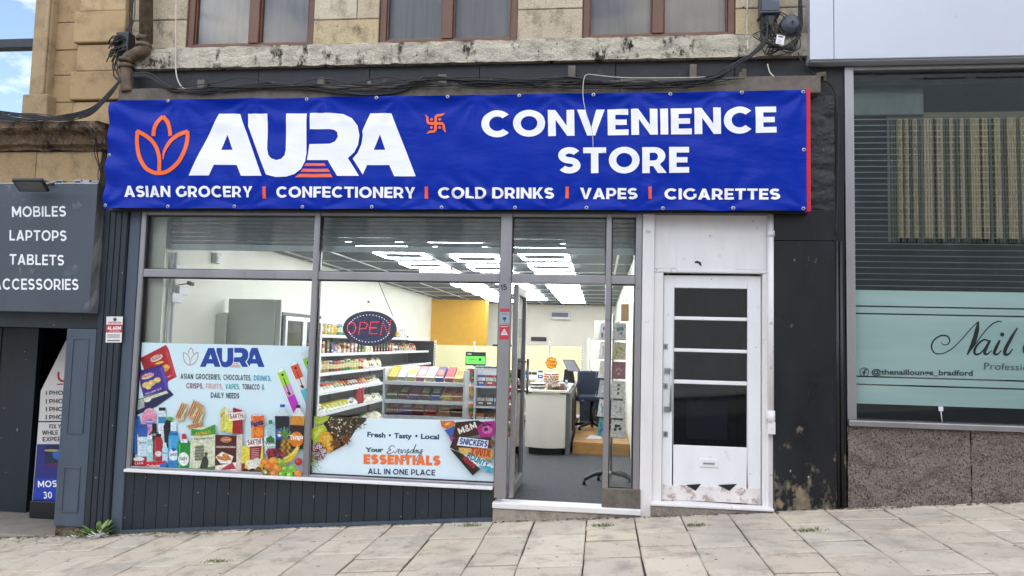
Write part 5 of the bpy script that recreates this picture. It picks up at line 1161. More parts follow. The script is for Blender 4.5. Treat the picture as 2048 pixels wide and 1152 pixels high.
seg([(428+34*math.cos(k*.314), 970+48*math.sin(k*.314)) for k in range(21)], 20); seg([(488, 1020), (500, 925), (540, 925), (560, 945), (545, 975), (498, 978)], 15); seg([(650, 922), (588, 924), (575, 1018), (635, 1018)], 14); seg([(580, 970), (630, 970)], 5); seg([(668, 1022), (688, 918), (730, 1025), (752, 910)], 19)
mb.build('red_leds', 'ledred', os_)
zt_ = ZT0-.01; tp = at(737, 604, OY); 
for a, b in (((714, 624), (737, 604)), ((737, 604), (758, 624))):
    p0, p1 = at(*a, OY), at(*b, OY); mb = MB(); mb.tube([(p0[0], OY+.01, p0[1]), (p1[0], OY+.01, p1[1])], .0015, 5); mb.build('string', 'cablew', os_)
mb = MB(); p0 = at(757, 565, OY); p1 = at(785, 632, OY); mb.tube([(p1[0], OY+.012, p1[1]), (p0[0], OY+.012, p0[1])], .003, 5); mb.build('cord', 'rubber', os_)
mb = MB(); mb.lathe(tp[0], OY+.01, [(.012, tp[1]-.006), (.014, tp[1]+.008), (.004, tp[1]+.014)], 10); mb.build('hook', 'shelfwhite', os_)

# ------------------------------------------------------------------ cables, pipes and boxes on the front
def cable(pts, r, mat, label, group, Y=None, name='cable'):
    q = []
    for p in pts:
        y = p[2] if len(p) > 2 else Y; x, z = at(p[0], p[1], y); q.append((x, y, z))
    m2 = MB(); m2.tube(smooth_path(q, 6), r, 6); return tag(m2.build(name, mat), label, 'cable', group)
GB = 'black cables sagging along the dark fascia'
LB = 'black cable in the bundle sagging along the dark fascia over the blue banner'
rc = random.Random(21)
for i in range(14):
    d = lambda s_=6: rc.uniform(-s_, s_)
    pts = [(262, 150+d(5)), (300, 152+d(6)), (345, 178+d()), (400, 182+d()), (470, 176+d()), (560, 172+d()), (640, 178+d(5)), (720, 186+d()), (800, 178+d(6)), (850, 160+d()), (884, 157+d(3)), (960, 166+d(6)), (1060, 164+d(6)), (1110, 158+d(3)), (1145, 160+d(6)), (1260, 170+d(5)), (1330, 166+d(5)), (1390, 164+d(5)), (1440, 148+d(6)), (1480, 124+d(4)), (1500, 112+d(4)), (1530, 80+d(8)), (1535, 50+d(6))]
    cable([(p[0], p[1], -.16-.012*rc.random()) for p in pts], rc.choice([.005, .006, .008]), 'rubber', LB, GB)
for i in range(7):
    d = lambda s_=9: rc.uniform(-s_, s_); a0 = rc.uniform(300, 900); pts = [(a0, 172+d())]
    while pts[-1][0] < min(a0+700, 1480): pts.append((pts[-1][0]+rc.uniform(60, 120), 166+d(12)))
    cable([(q[0], q[1], -.17-.02*rc.random()) for q in pts], .0045, 'rubber', 'loose black cable straying above and below the bundle over the blue banner', 'loose cables along the dark fascia')
GR = 'tangled cables by the round junction box'
LR = 'thin black cable looping in the tangle under the round junction box'
for i in range(14):
    x0 = 1535+rc.uniform(-8, 8)
    pts = [(x0, 20), (x0+rc.uniform(-20, 20), 55), (x0+rc.uniform(-30, 40), 80+rc.uniform(-10, 10)), (1560+rc.uniform(-30, 30), 100+rc.uniform(-8, 10)), (1590+rc.uniform(-15, 10), 92+rc.uniform(-20, 14)), (1600+rc.uniform(-5, 4), 60), (1600+rc.uniform(-5, 3), -20)]
    cable([(p[0], p[1], -.10-.04*rc.random()) for p in pts], .0045, 'rubber', LR, GR)
for i in range(4):
    cx_, cy_, r_ = 1545+rc.uniform(-14, 20), 55+rc.uniform(-20, 20), rc.uniform(12, 22)
    cable([(cx_+r_*math.cos(k*.55), cy_+r_*1.2*math.sin(k*.55), -.12) for k in range(13)], .004, 'rubber', 'coiled black cable loop hanging beside the round junction box', 'coiled cable loops beside the junction box')
GW = 'cables sweeping over the stone cornice'
LW = 'black cable sweeping across the sooty cornice to the drainpipe'
for i in range(14):
    d = lambda s_=6: rc.uniform(-s_, s_)
    pts = [(-30, 228+d(12), -.3), (60, 236+d(10), -.3), (130, 238+d(9), -.3), (185, 222+d(8), -.25), (222, 185+d(6), -.2), (240, 160+d(5), -.16), (256, 130+d(5), -.14)]
    cable(pts, rc.choice([.004, .006, .007]), 'rubber', LW, GW)
for i in range(4):
    pts = [(180+rc.uniform(-20, 20), 245, -.30), (190+rc.uniform(-10, 16), 275, -.3), (196+rc.uniform(-10, 14), 305, -.1), (203+rc.uniform(-8, 5), 345, -.06), (200+rc.uniform(-4, 4), 375, -.05)]
    cable(pts, .004, 'rubber', 'thin black cable dangling from the end of the cornice', 'cables dangling from the cornice')
for i in range(6):
    x0 = 60+i*16+rc.uniform(-6, 6)
    cable([(x0, 250, -.3), (x0+6, 262+rc.uniform(0, 8), -.31), (x0-4, 283+rc.uniform(0, 10), -.3), (x0+10, 296+rc.uniform(-4, 6), -.22)], .0022, 'rubber', 'wisp of frayed wire hanging over the cornice face', 'frayed wires on the cornice')
for i in range(5):
    pts = [(266+rc.uniform(-4, 4), -20, -.08), (262+rc.uniform(-6, 6), 40, -.09), (252+rc.uniform(-8, 6), 85, -.12), (232+rc.uniform(-6, 8), 118, -.14), (232+rc.uniform(-6, 6), 150, -.14), (246, 165+rc.uniform(-6, 6), -.14)]
    cable(pts, .005, 'rubber', 'black cable running down beside the rusty drainpipe', 'cables beside the drainpipe')
cable([(352, 10, -.08), (351, 105, -.085), (353, 150, -.09), (362, 172, -.12), (376, 182, -.15)], .006, 'cablew', 'pale cable dropping down the sill band at left', None)
cable([(1495, -10, -.0), (1494, 60, -.02), (1496, 100, -.09)], .006, 'cablew', 'pale cable running down the stone by the third window', None)
cable([(1190, 150, -.16), (1170, 152, -.2), (1166, 190, -.25), (1172, 225, -.26), (1184, 262, -.255), (1186, 293, -.25)], .003, 'cablew', 'white cable end dangling over the blue banner', None)
cable([(1190, 150, -.14), (1240, 155, -.15), (1300, 156, -.15), (1390, 155, -.15), (1440, 152, -.15)], .004, 'cablew', 'white cable clipped along the fascia above the word convenience', None)
cable([(1535, 128, -.09), (1540, 145, -.1), (1552, 158, -.12), (1556, 172, -.13)], .006, 'cablew', 'short white cable below the junction box', None)
cable([(1596, 105, -.12), (1606, 128, -.12), (1630, 150, -.1), (1665, 175, -.06), (1676, 230, -.06), (1675, 380, -.06), (1672, 470, -.06)], .006, 'rubber', 'black cable running down the dark pier beside the salon', None)
# drainpipe
dp = thing('drainpipe', 'rusty cast iron drainpipe with a swan neck at the stone wall corner', 'drainpipe', (at(290, 60, -.12)[0], -.12, 3.9))
def pts3(l, y): return [(at(a, b, y)[0], y, at(a, b, y)[1]) for a, b in l]
mb = MB(); mb.tube(pts3([(296, -700), (292, 85)], -.12), .062, 14); mb.tube(smooth_path(pts3([(291, 80), (288, 98), (272, 108), (256, 118), (253, 135), (256, 185)], -.12), 6), .058, 14)
mb.build('pipe', 'iron', dp)
for a, b in (((289, 74), (288, 82)), ((288, 88), (287, 94)), ((254, 118), (253, 125)), ((253, 130), (253, 137))):
    mb = MB(); mb.tube(pts3([a, b], -.12), .073, 14); mb.build('collar', 'iron', dp)
def tbox(name, label, px, Y, dep, mat, rnd_=.01, cat='junction box'):
    q = rect(*px, Y); m2 = MB(); m2.box(q[0], q[1], Y, Y+dep, q[2], q[3]); return tag(m2.build(name, mat, bevel=rnd_), label, cat)
cbx = thing('cable_terminal', 'black cable terminal bristling with wire ends left of the drainpipe', 'junction box', (at(244, 90, -.12)[0], -.1, at(244, 90, -.12)[1]))
q = rect(232, 64, 258, 104, -.13); mb = MB(); mb.box(q[0], q[1], -.14, -.03, q[2], q[3]); mb.build('body', 'black', cbx, bevel=.01)
mb = MB()
for k in range(26):
    X = q[0]+rc.uniform(-.02, .09); Z = q[2]+rc.uniform(-.06, .15); mb.tube(smooth_path([(X+.03, -.13, Z+.02), (X, -.17, Z), (X-.03, -.16, Z-.02), (X-.05, -.15, Z-.05)], 3), .006, 5)
mb.build('wire_ends', 'rubber', cbx)
jb = thing('junction_box', 'grey box with a pointed base high on the wall by the third window', 'junction box', (at(1542, 10, -.14)[0], -.1, at(1542, 20, -.14)[1]))
q = rect(1523, -60, 1559, 23, -.14); mb = MB(); mb.box(q[0], q[1], -.15, .02, q[2], q[3]); mb.box(q[0]-.012, q[1]+.012, -.16, .02, q[2]-.02, q[2]); mb.build('body', 'signgrey', jb, bevel=.01)
mb = MB(); xm = (q[0]+q[1])/2; mb.prism([(xm-.05, q[2]-.021), (xm-.025, q[2]-.12), (xm+.02, q[2]-.12), (xm+.05, q[2]-.021)], -.13, -.02); mb.build('cable_gland', 'black', jb, bevel=.006)
rj = at(1583, 47, -.12); rr_ = at(1603, 47, -.12)[0]-rj[0]
rjb = thing('round_junction_box', 'round domed grey junction box tangled in black cables', 'junction box', (rj[0], -.1, rj[1]))
mb = MB(); n = 24; R_ = lambda r, y: [(rj[0]+r*math.cos(2*math.pi*k/n), y, rj[1]+r*math.sin(2*math.pi*k/n)) for k in range(n)]
v = R_(rr_*1.08, .0)+R_(rr_*1.08, -.10)+R_(rr_, -.115)+R_(rr_*.6, -.145)+R_(rr_*.12, -.155); mb.add(v, [(j*n+k, j*n+(k+1) % n, (j+1)*n+(k+1) % n, (j+1)*n+k) for j in range(4) for k in range(n)]+[tuple(range(4*n, 5*n))], (1, 1, 1), False); mb.build('dome', 'signgrey', rjb)
mb = MB(); mb.tube([(rj[0], -.15, rj[1]), (rj[0], -.175, rj[1])], .008, 8); mb.build('screw_cap', 'black', rjb)
tg = thing('paper_tag', 'white paper tag hanging by the round junction box', 'tag', (at(1560, 78, -.2)[0], -.2, at(1560, 78, -.2)[1]))
ink = Ink(-.2); ink.poly([(1554, 69), (1570, 72), (1567, 90), (1551, 87)], '#e6e3de'); ink.poly([(1557, 71), (1567, 73), (1566.5, 76), (1556.5, 74)], '#3c3c40')
for k in range(3): ink.line([(1555-k*.5, 79+k*3), (1564-k*.5, 81+k*3)], 1, '#a2a0a0')
ink.build('card', 'print', tg)
mb = MB(); zz = at(1640, 152, -.06); mb.obox((zz[0], -.07, zz[1]), (.04, 0, .004), (0, .03, 0), (0, 0, .02)); mb.obox((zz[0]+.03, -.08, zz[1]-.03), (.012, 0, 0), (0, .02, 0), (0, 0, .03)); mb.tube([(zz[0]-.03, -.07, zz[1]), (zz[0]-.1, -.09, zz[1]-.02)], .01, 6)
tag(mb.build('cable_clamp', 'iron', bevel=.004), 'rusty cable clamp on the dark pier below the pale fascia', 'clamp')

# ------------------------------------------------------------------ weeds and moss
def weed(px_, py_, Y, n_, size, cols, label, seed, tall=.6):
    rw = random.Random(seed); X, Z = at(px_, py_, Y); Z = gz(X); t = thing('weed', label, 'weed', (X, Y, Z))
    lm = MB(); sm = MB()
    for k in range(n_):
        a_ = rw.uniform(0, 6.28); ln = size*rw.uniform(.5, 1); e = rw.uniform(.25, 1.0)*tall*1.6
        u = Vector((math.cos(a_)*math.cos(e), math.sin(a_)*math.cos(e)*.8, math.sin(e))); s_ = Vector((-math.sin(a_), math.cos(a_), 0)); b0 = Vector((X+rw.uniform(-.03, .03), Y+rw.uniform(-.03, .03), Z))
        nn = u.cross(s_).normalized(); base = b0+u*ln*.45; w_ = ln*.13; col = rw.choice(cols)
        sm.tube([b0, b0+u*ln*.25, base], .003, 4)
        q = [base, base+u*ln*.2+s_*w_, base+u*ln*.45+s_*w_*.75-nn*ln*.02, base+u*ln*.62-nn*ln*.06, base+u*ln*.45-s_*w_*.75-nn*ln*.02, base+u*ln*.2-s_*w_, base+u*ln*.3+nn*ln*.03]
        lm.add(q, [(0, 1, 6), (1, 2, 6), (2, 3, 6), (3, 4, 6), (4, 5, 6), (5, 0, 6)], col)
    lm.build('leaves', 'leaf', t); sm.build('stems', 'leaf', t)
weed(196, 1078, -.16, 46, .19, ['#4f7431', '#64883f', '#3f6028', '#7b9a52', '#8a9a5a'], 'leafy green weed growing at the foot of the boarded corner pilaster', 1)
weed(150, 1080, -.12, 26, .10, ['#7d7d4a', '#8f8a58', '#66683a'], 'dry tufted weed at the rotted foot of the door post', 2)
for k, (px_, py_, lb) in enumerate(((940, 1052, 'at the foot of the stall riser beside the shop step'), (1392, 1052, 'on the pavement below the white door'), (1620, 1062, 'on the pavement before the black pier'), (437, 1124, 'on the pavement before the boarded stall riser'), (1205, 1052, 'in the joint below the shop doorstep'))):
    d = ray(px_, py_); 
    t_ = 0
    for it in range(40):
        p = CAM+d*t_; t_ += (p.z-gz(p.x))/(-d.z+.0865*d.x)
    p = CAM+d*t_; rw = random.Random(k+30); m2 = MB()
    for q in range(90):
        x_ = p.x+rw.gauss(0, .045); y_ = p.y+rw.gauss(0, .02); z_ = gz(x_)+.002; h_ = rw.uniform(.008, .025); a_ = rw.uniform(0, 6.28)
        m2.add([(x_-.004, y_, z_), (x_+.004, y_, z_), (x_+.012*math.cos(a_), y_+.012*math.sin(a_), z_+h_)], [(0, 1, 2)], rw.choice(['#5e6b38', '#77803f', '#4a5230', '#8a8a50']))
    tag(m2.build('moss_tuft', 'leaf'), 'small mossy tuft '+lb, 'weed')
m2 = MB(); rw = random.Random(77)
for q in range(260):
    x_ = rw.uniform(-5.4, -3.0); y_ = -.05-abs(rw.gauss(0, .12)); 
    if rw.random() < .3: x_ = rw.uniform(-4.1, -3.4)
    ln = rw.uniform(.006, .05); a_ = rw.uniform(0, 3.14); z_ = gz(x_)+.004; c_, s_ = math.cos(a_)*ln, math.sin(a_)*ln
    m2.add([(x_-c_, y_-s_, z_), (x_-s_*.12, y_+c_*.12, z_+.004), (x_+c_, y_+s_, z_+.003), (x_+s_*.12, y_-c_*.12, z_+.002)], [(0, 1, 2, 3)], rw.choice(['#5c5140', '#7d7058', '#3f382c', '#a89a80', '#8a7a5c']))
for q in range(900):  # dark litter line at the wall foot, also put in as contact shade
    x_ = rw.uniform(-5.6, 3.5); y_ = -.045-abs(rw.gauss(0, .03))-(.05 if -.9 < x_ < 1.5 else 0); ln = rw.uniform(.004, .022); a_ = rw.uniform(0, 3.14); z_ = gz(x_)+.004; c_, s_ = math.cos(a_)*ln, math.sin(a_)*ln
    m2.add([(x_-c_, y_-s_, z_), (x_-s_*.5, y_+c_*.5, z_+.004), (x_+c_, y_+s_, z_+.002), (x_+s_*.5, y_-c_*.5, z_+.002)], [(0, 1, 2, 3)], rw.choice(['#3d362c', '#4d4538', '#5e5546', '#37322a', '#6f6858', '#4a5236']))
for q in range(260):
    x_ = rw.uniform(-5.4, 3.2); y_ = rw.uniform(-1.8, -.1); ln = rw.uniform(.003, .010); a_ = rw.uniform(0, 3.14); z_ = gz(x_)+.005; c_, s_ = math.cos(a_)*ln, math.sin(a_)*ln
    m2.add([(x_-c_, y_-s_, z_), (x_-s_*.5, y_+c_*.5, z_+.003), (x_+c_, y_+s_, z_+.002), (x_+s_*.5, y_-c_*.5, z_+.002)], [(0, 1, 2, 3)], rw.choice(['#3d362c', '#5c5446', '#d8d2c4', '#6f6858', '#8a7a5c']))
structure(m2.build('litter_and_contact_shade', 'leaf'), 'stuff')
# ================================================================== INSIDE THE SHOP
CN = {'red': '#b8262e', 'yellow': '#e2bd33', 'green': '#3f8a45', 'blue': '#2d55a6', 'teal': '#4fa3a0', 'white': '#e6e4dc', 'orange': '#de7a2c', 'brown': '#5d3a28', 'purple': '#5b3a8a', 'cream': '#e3d3a2', 'pink': '#d98a9c', 'maroon': '#6d1f28', 'lime': '#a8bf3f', 'black': '#25252a', 'silver': '#b9bcc0', 'tan': '#b58a56'}
ORD = ['first', 'second', 'third', 'fourth', 'fifth', 'sixth', 'seventh', 'eighth', 'ninth', 'tenth', 'eleventh', 'twelfth', 'thirteenth', 'fourteenth', 'fifteenth', 'sixteenth', 'seventeenth', 'eighteenth', 'nineteenth', 'twentieth', 'twenty first', 'twenty second', 'twenty third', 'twenty fourth', 'twenty fifth', 'twenty sixth', 'twenty seventh', 'twenty eighth', 'twenty ninth', 'thirtieth', 'thirty first', 'thirty second', 'thirty third', 'thirty fourth', 'thirty fifth', 'thirty sixth', 'thirty seventh', 'thirty eighth']
def can(name, p, r, h, c1, c2, lid='#c9ccd0', n=12):
    x, y, z = p; m2 = MB(); m2.lathe(x, y, [(r*.9, z), (r, z+h*.05), (r, z+h*.3), (r, z+h*.72), (r, z+h*.92), (r*.84, z+h)], n, [CN[c2] if c2 in CN else c2, CN[c1], CN[c2], CN[c1], lid]); return m2.build(name, 'goods')
def bottle3(name, p, r, h, c1, cap, lab, n=12):
    x, y, z = p; m2 = MB(); m2.lathe(x, y, [(r*.92, z), (r, z+h*.04), (r, z+h*.25), (r, z+h*.55), (r*.95, z+h*.66), (r*.4, z+h*.84), (r*.4, z+h*.9), (r*.45, z+h*.9), (r*.42, z+h)], n, [c1, c1, lab, c1, c1, c1, cap, cap]); return m2.build(name, 'goods')
def carton(name, p, ax, dx, dy, dz, c1, c2):     # p centre of the base; ax: unit direction of its width
    ux = Vector(ax); uy = Vector((-ux.y, ux.x, 0)); m2 = MB(); c = Vector(p)
    m2.obox(c+Vector((0, 0, dz/2)), ux*dx/2, uy*dy/2, Vector((0, 0, dz/2)), CN[c1])
    m2.obox(c+Vector((0, 0, dz*.62)), ux*(dx/2+.0015), uy*(dy/2+.0015), Vector((0, 0, dz*.16)), CN[c2]); m2.obox(c+Vector((0, 0, dz*.28)), ux*(dx/2*.6), uy*(dy/2+.0012), Vector((0, 0, dz*.06)), '#f0ece0'); return m2.build(name, 'goods')
def pouch(name, p, w_, h, d, right, up, c1, c2, c3='#efe9da'):     # pillow bag: p centre of the base edge
    r_, u = Vector(right).normalized(), Vector(up).normalized(); nn = r_.cross(u); m2 = MB(); nx, nz = 6, 8; P0 = Vector(p); rr = random.Random(hash((round(p[0], 3), round(p[1], 3), round(p[2], 3))))
    for sgn in (1, -1):
        vs = []
        for j in range(nz+1):
            for i in range(nx+1):
                a, b = i/nx*2-1, j/nz*2-1
                t_ = d/2*max(0, (1-a**4)*(1-b**4))**.6*(1+.25*math.sin(a*5+j)*.5+rr.uniform(-.12, .12)*(abs(a) < 1 and abs(b) < 1))
                vs.append(P0+r_*(a*w_/2*(1-.05*(1-abs(b))))+u*((b+1)/2*h)+nn*(sgn*t_))
        for j in range(nz):
            col = c3 if j in (0, nz-1) else (CN[c2] if 3 <= j <= 4 else CN[c1])
            for i in range(nx):
                cc = '#f2d9a0' if (j == 2 and 1 < i < 4) else col
                k = j*(nx+1)+i; m2.add([vs[k], vs[k+1], vs[k+nx+2], vs[k+nx+1]], [(0, 1, 2, 3)], cc, False)
    return m2.build(name, 'goods')

# ---- wall shelving down the left side
SHX = -3.62; SY0, SY1 = 2.55, 9.1
su = thing('wall_shelving', 'long grey wall shelving down the left side of the shop', 'shelving', (-3.9, 5.8, ZF))
mb = MB(); mb.box(XW0+.005, XW0+.03, SY0, SY1, ZF, 1.52); mb.build('back_panel', 'shelfgrey', su)
SHZ = [1.546, 1.294, 1.04, .79, .53]
for i, z in enumerate(SHZ+[.22]):
    mb = MB(); lip = MB(); fx = SHX-(.06 if i < 2 else 0)+(.06 if i > 3 else 0); y = SY0
    while y < SY1-.1: y2 = min(y+1.0, SY1); mb.box(XW0+.03, fx, y+.003, y2-.003, z-.025, z-.005); lip.box(fx, fx+.012, y+.003, y2-.003, z-.035, z+.010); y = y2
    sh_ = mb.build('shelf', 'shelfgrey', su); lip.build('price_rail', 'shelfwhite', sh_, bevel=.003, seg=1)
for y in (SY0, SY0+2, SY0+4, SY1): mb = MB(); mb.box(XW0+.03, XW0+.07, y-.015, y+.015, ZF, 1.6); mb.build('upright', 'shelfgrey', su)
mb = MB(); mb.box(XW0+.0, SHX+.05, SY1+.01, SY1+.05, ZF, 1.5); mb.build('end_panel', 'black', su)
r8 = random.Random(31)
def cs(n, pal):
    out = []
    while len(out) < n: out += [r8.choice(pal)]*r8.choice([1, 2, 2, 3])
    return out[:n]
# top shelf: cans and jars
k = 0; y = SY0+.12
for c in ['red', 'maroon', 'red', 'red', 'yellow', 'lime', 'yellow', 'yellow', 'green', 'teal', 'green', 'white', 'red', 'red', 'orange', 'yellow', 'green', 'green', 'teal', 'blue', 'yellow', 'lime', 'lime', 'yellow', 'yellow', 'black', 'white', 'white', 'white', 'white']:
    o = can('drinks_can', (SHX-.14, y, SHZ[0]), .042, r8.uniform(.14, .17), c, r8.choice(['white', 'cream', c, 'yellow']))
    tag(o, '%s can on the top wall shelf, %s from the window' % (c, ORD[k]), 'can', 'cans along the top wall shelf'); k += 1; y += .19 if k > 12 else .125
# second shelf: cartons and packets standing
k = 0; y = SY0+.1
for c in cs(34, ['red', 'cream', 'tan', 'maroon', 'pink', 'brown', 'cream', 'black', 'orange', 'blue', 'green']):
    h = r8.uniform(.13, .19); p = (SHX-.17, y, SHZ[1])
    if k % 9 in (6, 7) or k > 24: o = pouch('packet', (p[0]+.03, p[1], p[2]), .13, h, .06, (0, 1, 0), (-.5, .25, 1), c, r8.choice(list(CN))); nm = 'packet'
    else: o = carton('carton', p, (0, 1, 0), .085, .09, h, c, r8.choice(['red', 'white', 'cream', 'green', 'brown'])); nm = 'carton'
    tag(o, '%s %s on the second wall shelf, %s from the window' % (c, nm, ORD[k]), nm, 'packets along the second wall shelf'); k += 1; y += .17
# third shelf: tins, jars then pouches
k = 0; y = SY0+.1
for c in cs(17, ['lime', 'orange', 'red', 'green', 'tan', 'teal', 'red', 'maroon', 'brown']):
    o = can('food_jar', (SHX-.09, y, SHZ[2]), .05, r8.uniform(.13, .17), c, 'cream', r8.choice(['#c93a2c', '#e8e2cf', '#2f6b3f']))
    tag(o, '%s jar on the third wall shelf, %s from the window' % (c, ORD[k]), 'jar', 'jars along the third wall shelf'); k += 1; y += .125
for j in range(8):
    c = r8.choice(['black', 'cream', 'white', 'brown']); o = pouch('packet', (SHX-.1, y, SHZ[2]), .17, .2, .07, (0, 1, 0), (-.7, .3, 1), c, r8.choice(['cream', 'yellow', 'white']))
    tag(o, '%s packet leaning on the third wall shelf, %s after the jars' % (c, ORD[j]), 'packet', 'packets at the end of the third wall shelf'); y += .14
# fourth shelf: tilted pouches
y = SY0+.1
for k, c in enumerate(cs(22, ['silver', 'orange', 'red', 'white', 'tan', 'black', 'teal', 'maroon', 'brown', 'green'])):
    o = pouch('packet', (SHX-.02, y, SHZ[3]+.005), .13, .21, .05, (0, 1, .1), (-1, .35, .75), c, r8.choice(['red', 'white', 'cream', 'orange', 'green']))
    tag(o, '%s packet tilted back on the fourth wall shelf, %s from the window' % (c, ORD[k]), 'packet', 'packets along the fourth wall shelf'); y += .135
# fifth shelf: brown and lime bags, tubes, white bags
y = SY0+.1
for k, c in enumerate(['brown', 'brown', 'lime', 'lime', 'lime', 'lime', 'lime', 'lime', 'lime', 'blue', 'white', 'red', 'red', 'tan', 'white', 'cream', 'brown', 'cream', 'green']):
    if c == 'red': o = can('snack_tube', (SHX-.02, y, SHZ[4]), .05, .26, 'red', 'red', '#e8e2d8'); nm = 'snack tube'
    else: o = pouch('bag', (SHX+.02, y, SHZ[4]+.005), .19, .22 if k < 2 else .18, .08, (0, 1, .05), (-1, .4, .8 if k < 2 else .5), c, {'brown': 'cream', 'lime': 'yellow', 'blue': 'white'}.get(c, 'silver')); nm = 'bag'
    tag(o, '%s %s on the fifth wall shelf, %s from the window' % (c, nm, ORD[k]), nm, 'bags along the fifth wall shelf'); y += .155
for k in range(9):
    c = r8.choice(['green', 'white', 'lime', 'cream']); o = pouch('bag', (SHX+.04, SY0+.2+k*.33, .22), .28, .2, .09, (0, 1, 0), (-1, .3, .5), c, 'white')
    tag(o, '%s bag on the lowest wall shelf, %s from the window' % (c, ORD[k]), 'bag', 'bags along the lowest wall shelf')

# ---- white sweet stand facing the window
GX0_, GX1_ = at(766, 790, 1.9)[0], at(930, 790, 1.9)[0]; GY0, GY1 = 1.9, 2.36
gd = thing('sweet_stand', 'white three tier sweet stand facing the window', 'display stand', ((GX0_+GX1_)/2, 2.1, ZF))
ztop = at(850, 736, GY1)[1]
mb = MB(); mb.box(GX0_, GX0_+.02, GY0-.02, GY1, ZF, ztop); mb.build('side_panel', 'shelfwhite', gd)
mb = MB(); mb.box(GX1_-.02, GX1_, GY0-.02, GY1, ZF, ztop); mb.build('side_panel', 'shelfwhite', gd)
mb = MB(); mb.box(GX0_, GX1_, GY1, GY1+.02, ZF, ztop+.01); mb.build('back_panel', 'shelfwhite', gd)
GZ = [at(845, 766, GY0)[1], at(845, 803, GY0)[1], at(845, 834, GY0)[1], .42]
for z in GZ: mb = MB(); mb.box(GX0_+.021, GX1_-.021, GY0+.02, GY1-.001, z-.02, z); mb.box(GX0_+.021, GX1_-.021, GY0, GY0+.019, z-.03, z+.012); mb.build('shelf', 'shelfwhite', gd, bevel=.003)
rows_ = [['yellow', 'white', 'cream', 'pink', 'cream', 'purple', 'red', 'yellow'], ['green', 'maroon', 'purple', 'brown', 'blue', 'yellow', 'orange'], ['brown', 'purple', 'maroon', 'red', 'tan', 'brown']]
for i, rw_ in enumerate(rows_):
    n_ = len(rw_)
    for j, c in enumerate(rw_):
        wd_ = (GX1_-GX0_-.06)/n_; X = GX0_+.03+wd_*(j+.5); m2 = MB(); hh = r8.uniform(.03, .06); c2 = r8.choice(['white', 'yellow', 'red', 'cream', 'orange'])
        u = Vector((0, .90, .44)); c0_ = Vector((X, GY0+.03, GZ[i]+.006)); rt_ = Vector((wd_/2-.006, 0, 0)); nn = Vector((0, -.44, .90))
        for l_ in range(3):
            sh = Vector((r8.uniform(-.006, .006), r8.uniform(0, .012), 0))
            m2.obox(c0_+u*.15+nn*(.012+l_*.019)+sh, rt_, u*.14, nn*.008, CN[c]); m2.obox(c0_+u*.15+nn*(.012+l_*.019)+sh, rt_*.7, u*.06, nn*.0092, CN[c2]); m2.obox(c0_+u*.028+nn*(.012+l_*.019)+sh, rt_*1.01, u*.012, nn*.0086, '#e9dcc0')
        tag(m2.build('sweet_packet', 'goods', bevel=.002, seg=1), '%s sweet packets stacked on the %s tier of the white stand, %s from left' % (c, ('top', 'middle', 'bottom')[i], ORD[j]), 'sweets', 'sweet packets on the white stand')

# ---- snack end rack right of the stand
sx0, sx1 = GX1_+.05, GX1_+.42
sr_ = thing('snack_rack', 'small white snack rack with hanging bags beside the sweet stand', 'display rack', ((sx0+sx1)/2, 2.3, ZF))
mb = MB(); mb.box(sx0, sx1, 2.52, 2.55, ZF, 1.17); mb.build('back_panel', 'shelfwhite', sr_)
for X in (sx0, sx1-.025): mb = MB(); mb.box(X, X+.025, 2.2, 2.52, ZF, 1.19); mb.build('side_panel', 'shelfwhite', sr_)
for z in (.22, .48, .74, .98): mb = MB(); mb.box(sx0+.026, sx1-.026, 2.2, 2.52, z-.02, z); mb.build('shelf', 'shelfwhite', sr_)
for i, z in enumerate((.48, .74, .98)):
    for j in range(3):
        c = [['orange', 'brown', 'orange'], ['black', 'black', 'blue'], ['blue', 'red', 'red']][i][j]
        o = carton('snack_box', (sx0+.08+j*.105, 2.3, z+.001), (1, 0, 0), .09, .12, .13 if i else .17, c, 'white' if i != 1 else 'silver'); tag(o, '%s snack box on the %s shelf of the snack rack, %s from left' % (c, ('low', 'middle', 'top')[i], ORD[j]), 'box', 'boxes in the snack rack')
for i in range(4):
    for s_, X in enumerate((sx0-.045, sx1+.045)):
        c = r8.choice(['green', 'pink', 'lime', 'red', 'orange']); o = pouch('crisp_bag', (X, 2.23, 1.02-i*.21), .15, .19, .06, (.5, .86, 0) if s_ == 0 else (.9, -.3, 0), (.05, -.05, 1), c, r8.choice(['white', 'yellow', 'green']))
        tag(o, '%s crisp bag hanging on the %s side of the snack rack, %s from the top' % (c, ('left', 'right')[s_], ORD[i]), 'crisps', 'crisp bags hanging on the snack rack')
gs = thing('price_screen', 'small green lit display screen standing above the snack rack', 'screen', (at(950, 720, 2.3)[0], 2.3, 1.2))
q = rect(931, 704, 971, 731, 2.3); mb = MB(); mb.box(q[0], q[1], 2.3, 2.33, q[2], q[3]); mb.build('bezel', 'black', gs, bevel=.004)
w_, h_ = q[1]-q[0], q[3]-q[2]; mb = MB(); mb.box(q[0]+.008, q[1]-.008, 2.296, 2.2995, q[2]+h_*.12, q[2]+h_*.68); mb.build('screen', 'screen', gs)
ink = Ink(2.2955); ink.ell(960, 719, 3, 3, '#123a18'); ink.line([(938, 719), (954, 719.5)], 1.5, '#1d5a22'); ink.line([(935, 708), (943, 708)], 2, '#dfe3e0'); ink.build('display_marks', 'print', gs)
mb = MB(); mb.box((q[0]+q[1])/2-.02, (q[0]+q[1])/2+.02, 2.335, 2.36, 1.1, q[2]+.05); mb.build('stem', 'black', gs)
cbx2 = carton('card_rack_box', ((sx0+sx1)/2-.03, 2.3, 1.171), (1, 0, 0), .3, .08, .05, 'white', 'blue'); tag(cbx2, 'white and blue carton lying on top of the snack rack', 'box')

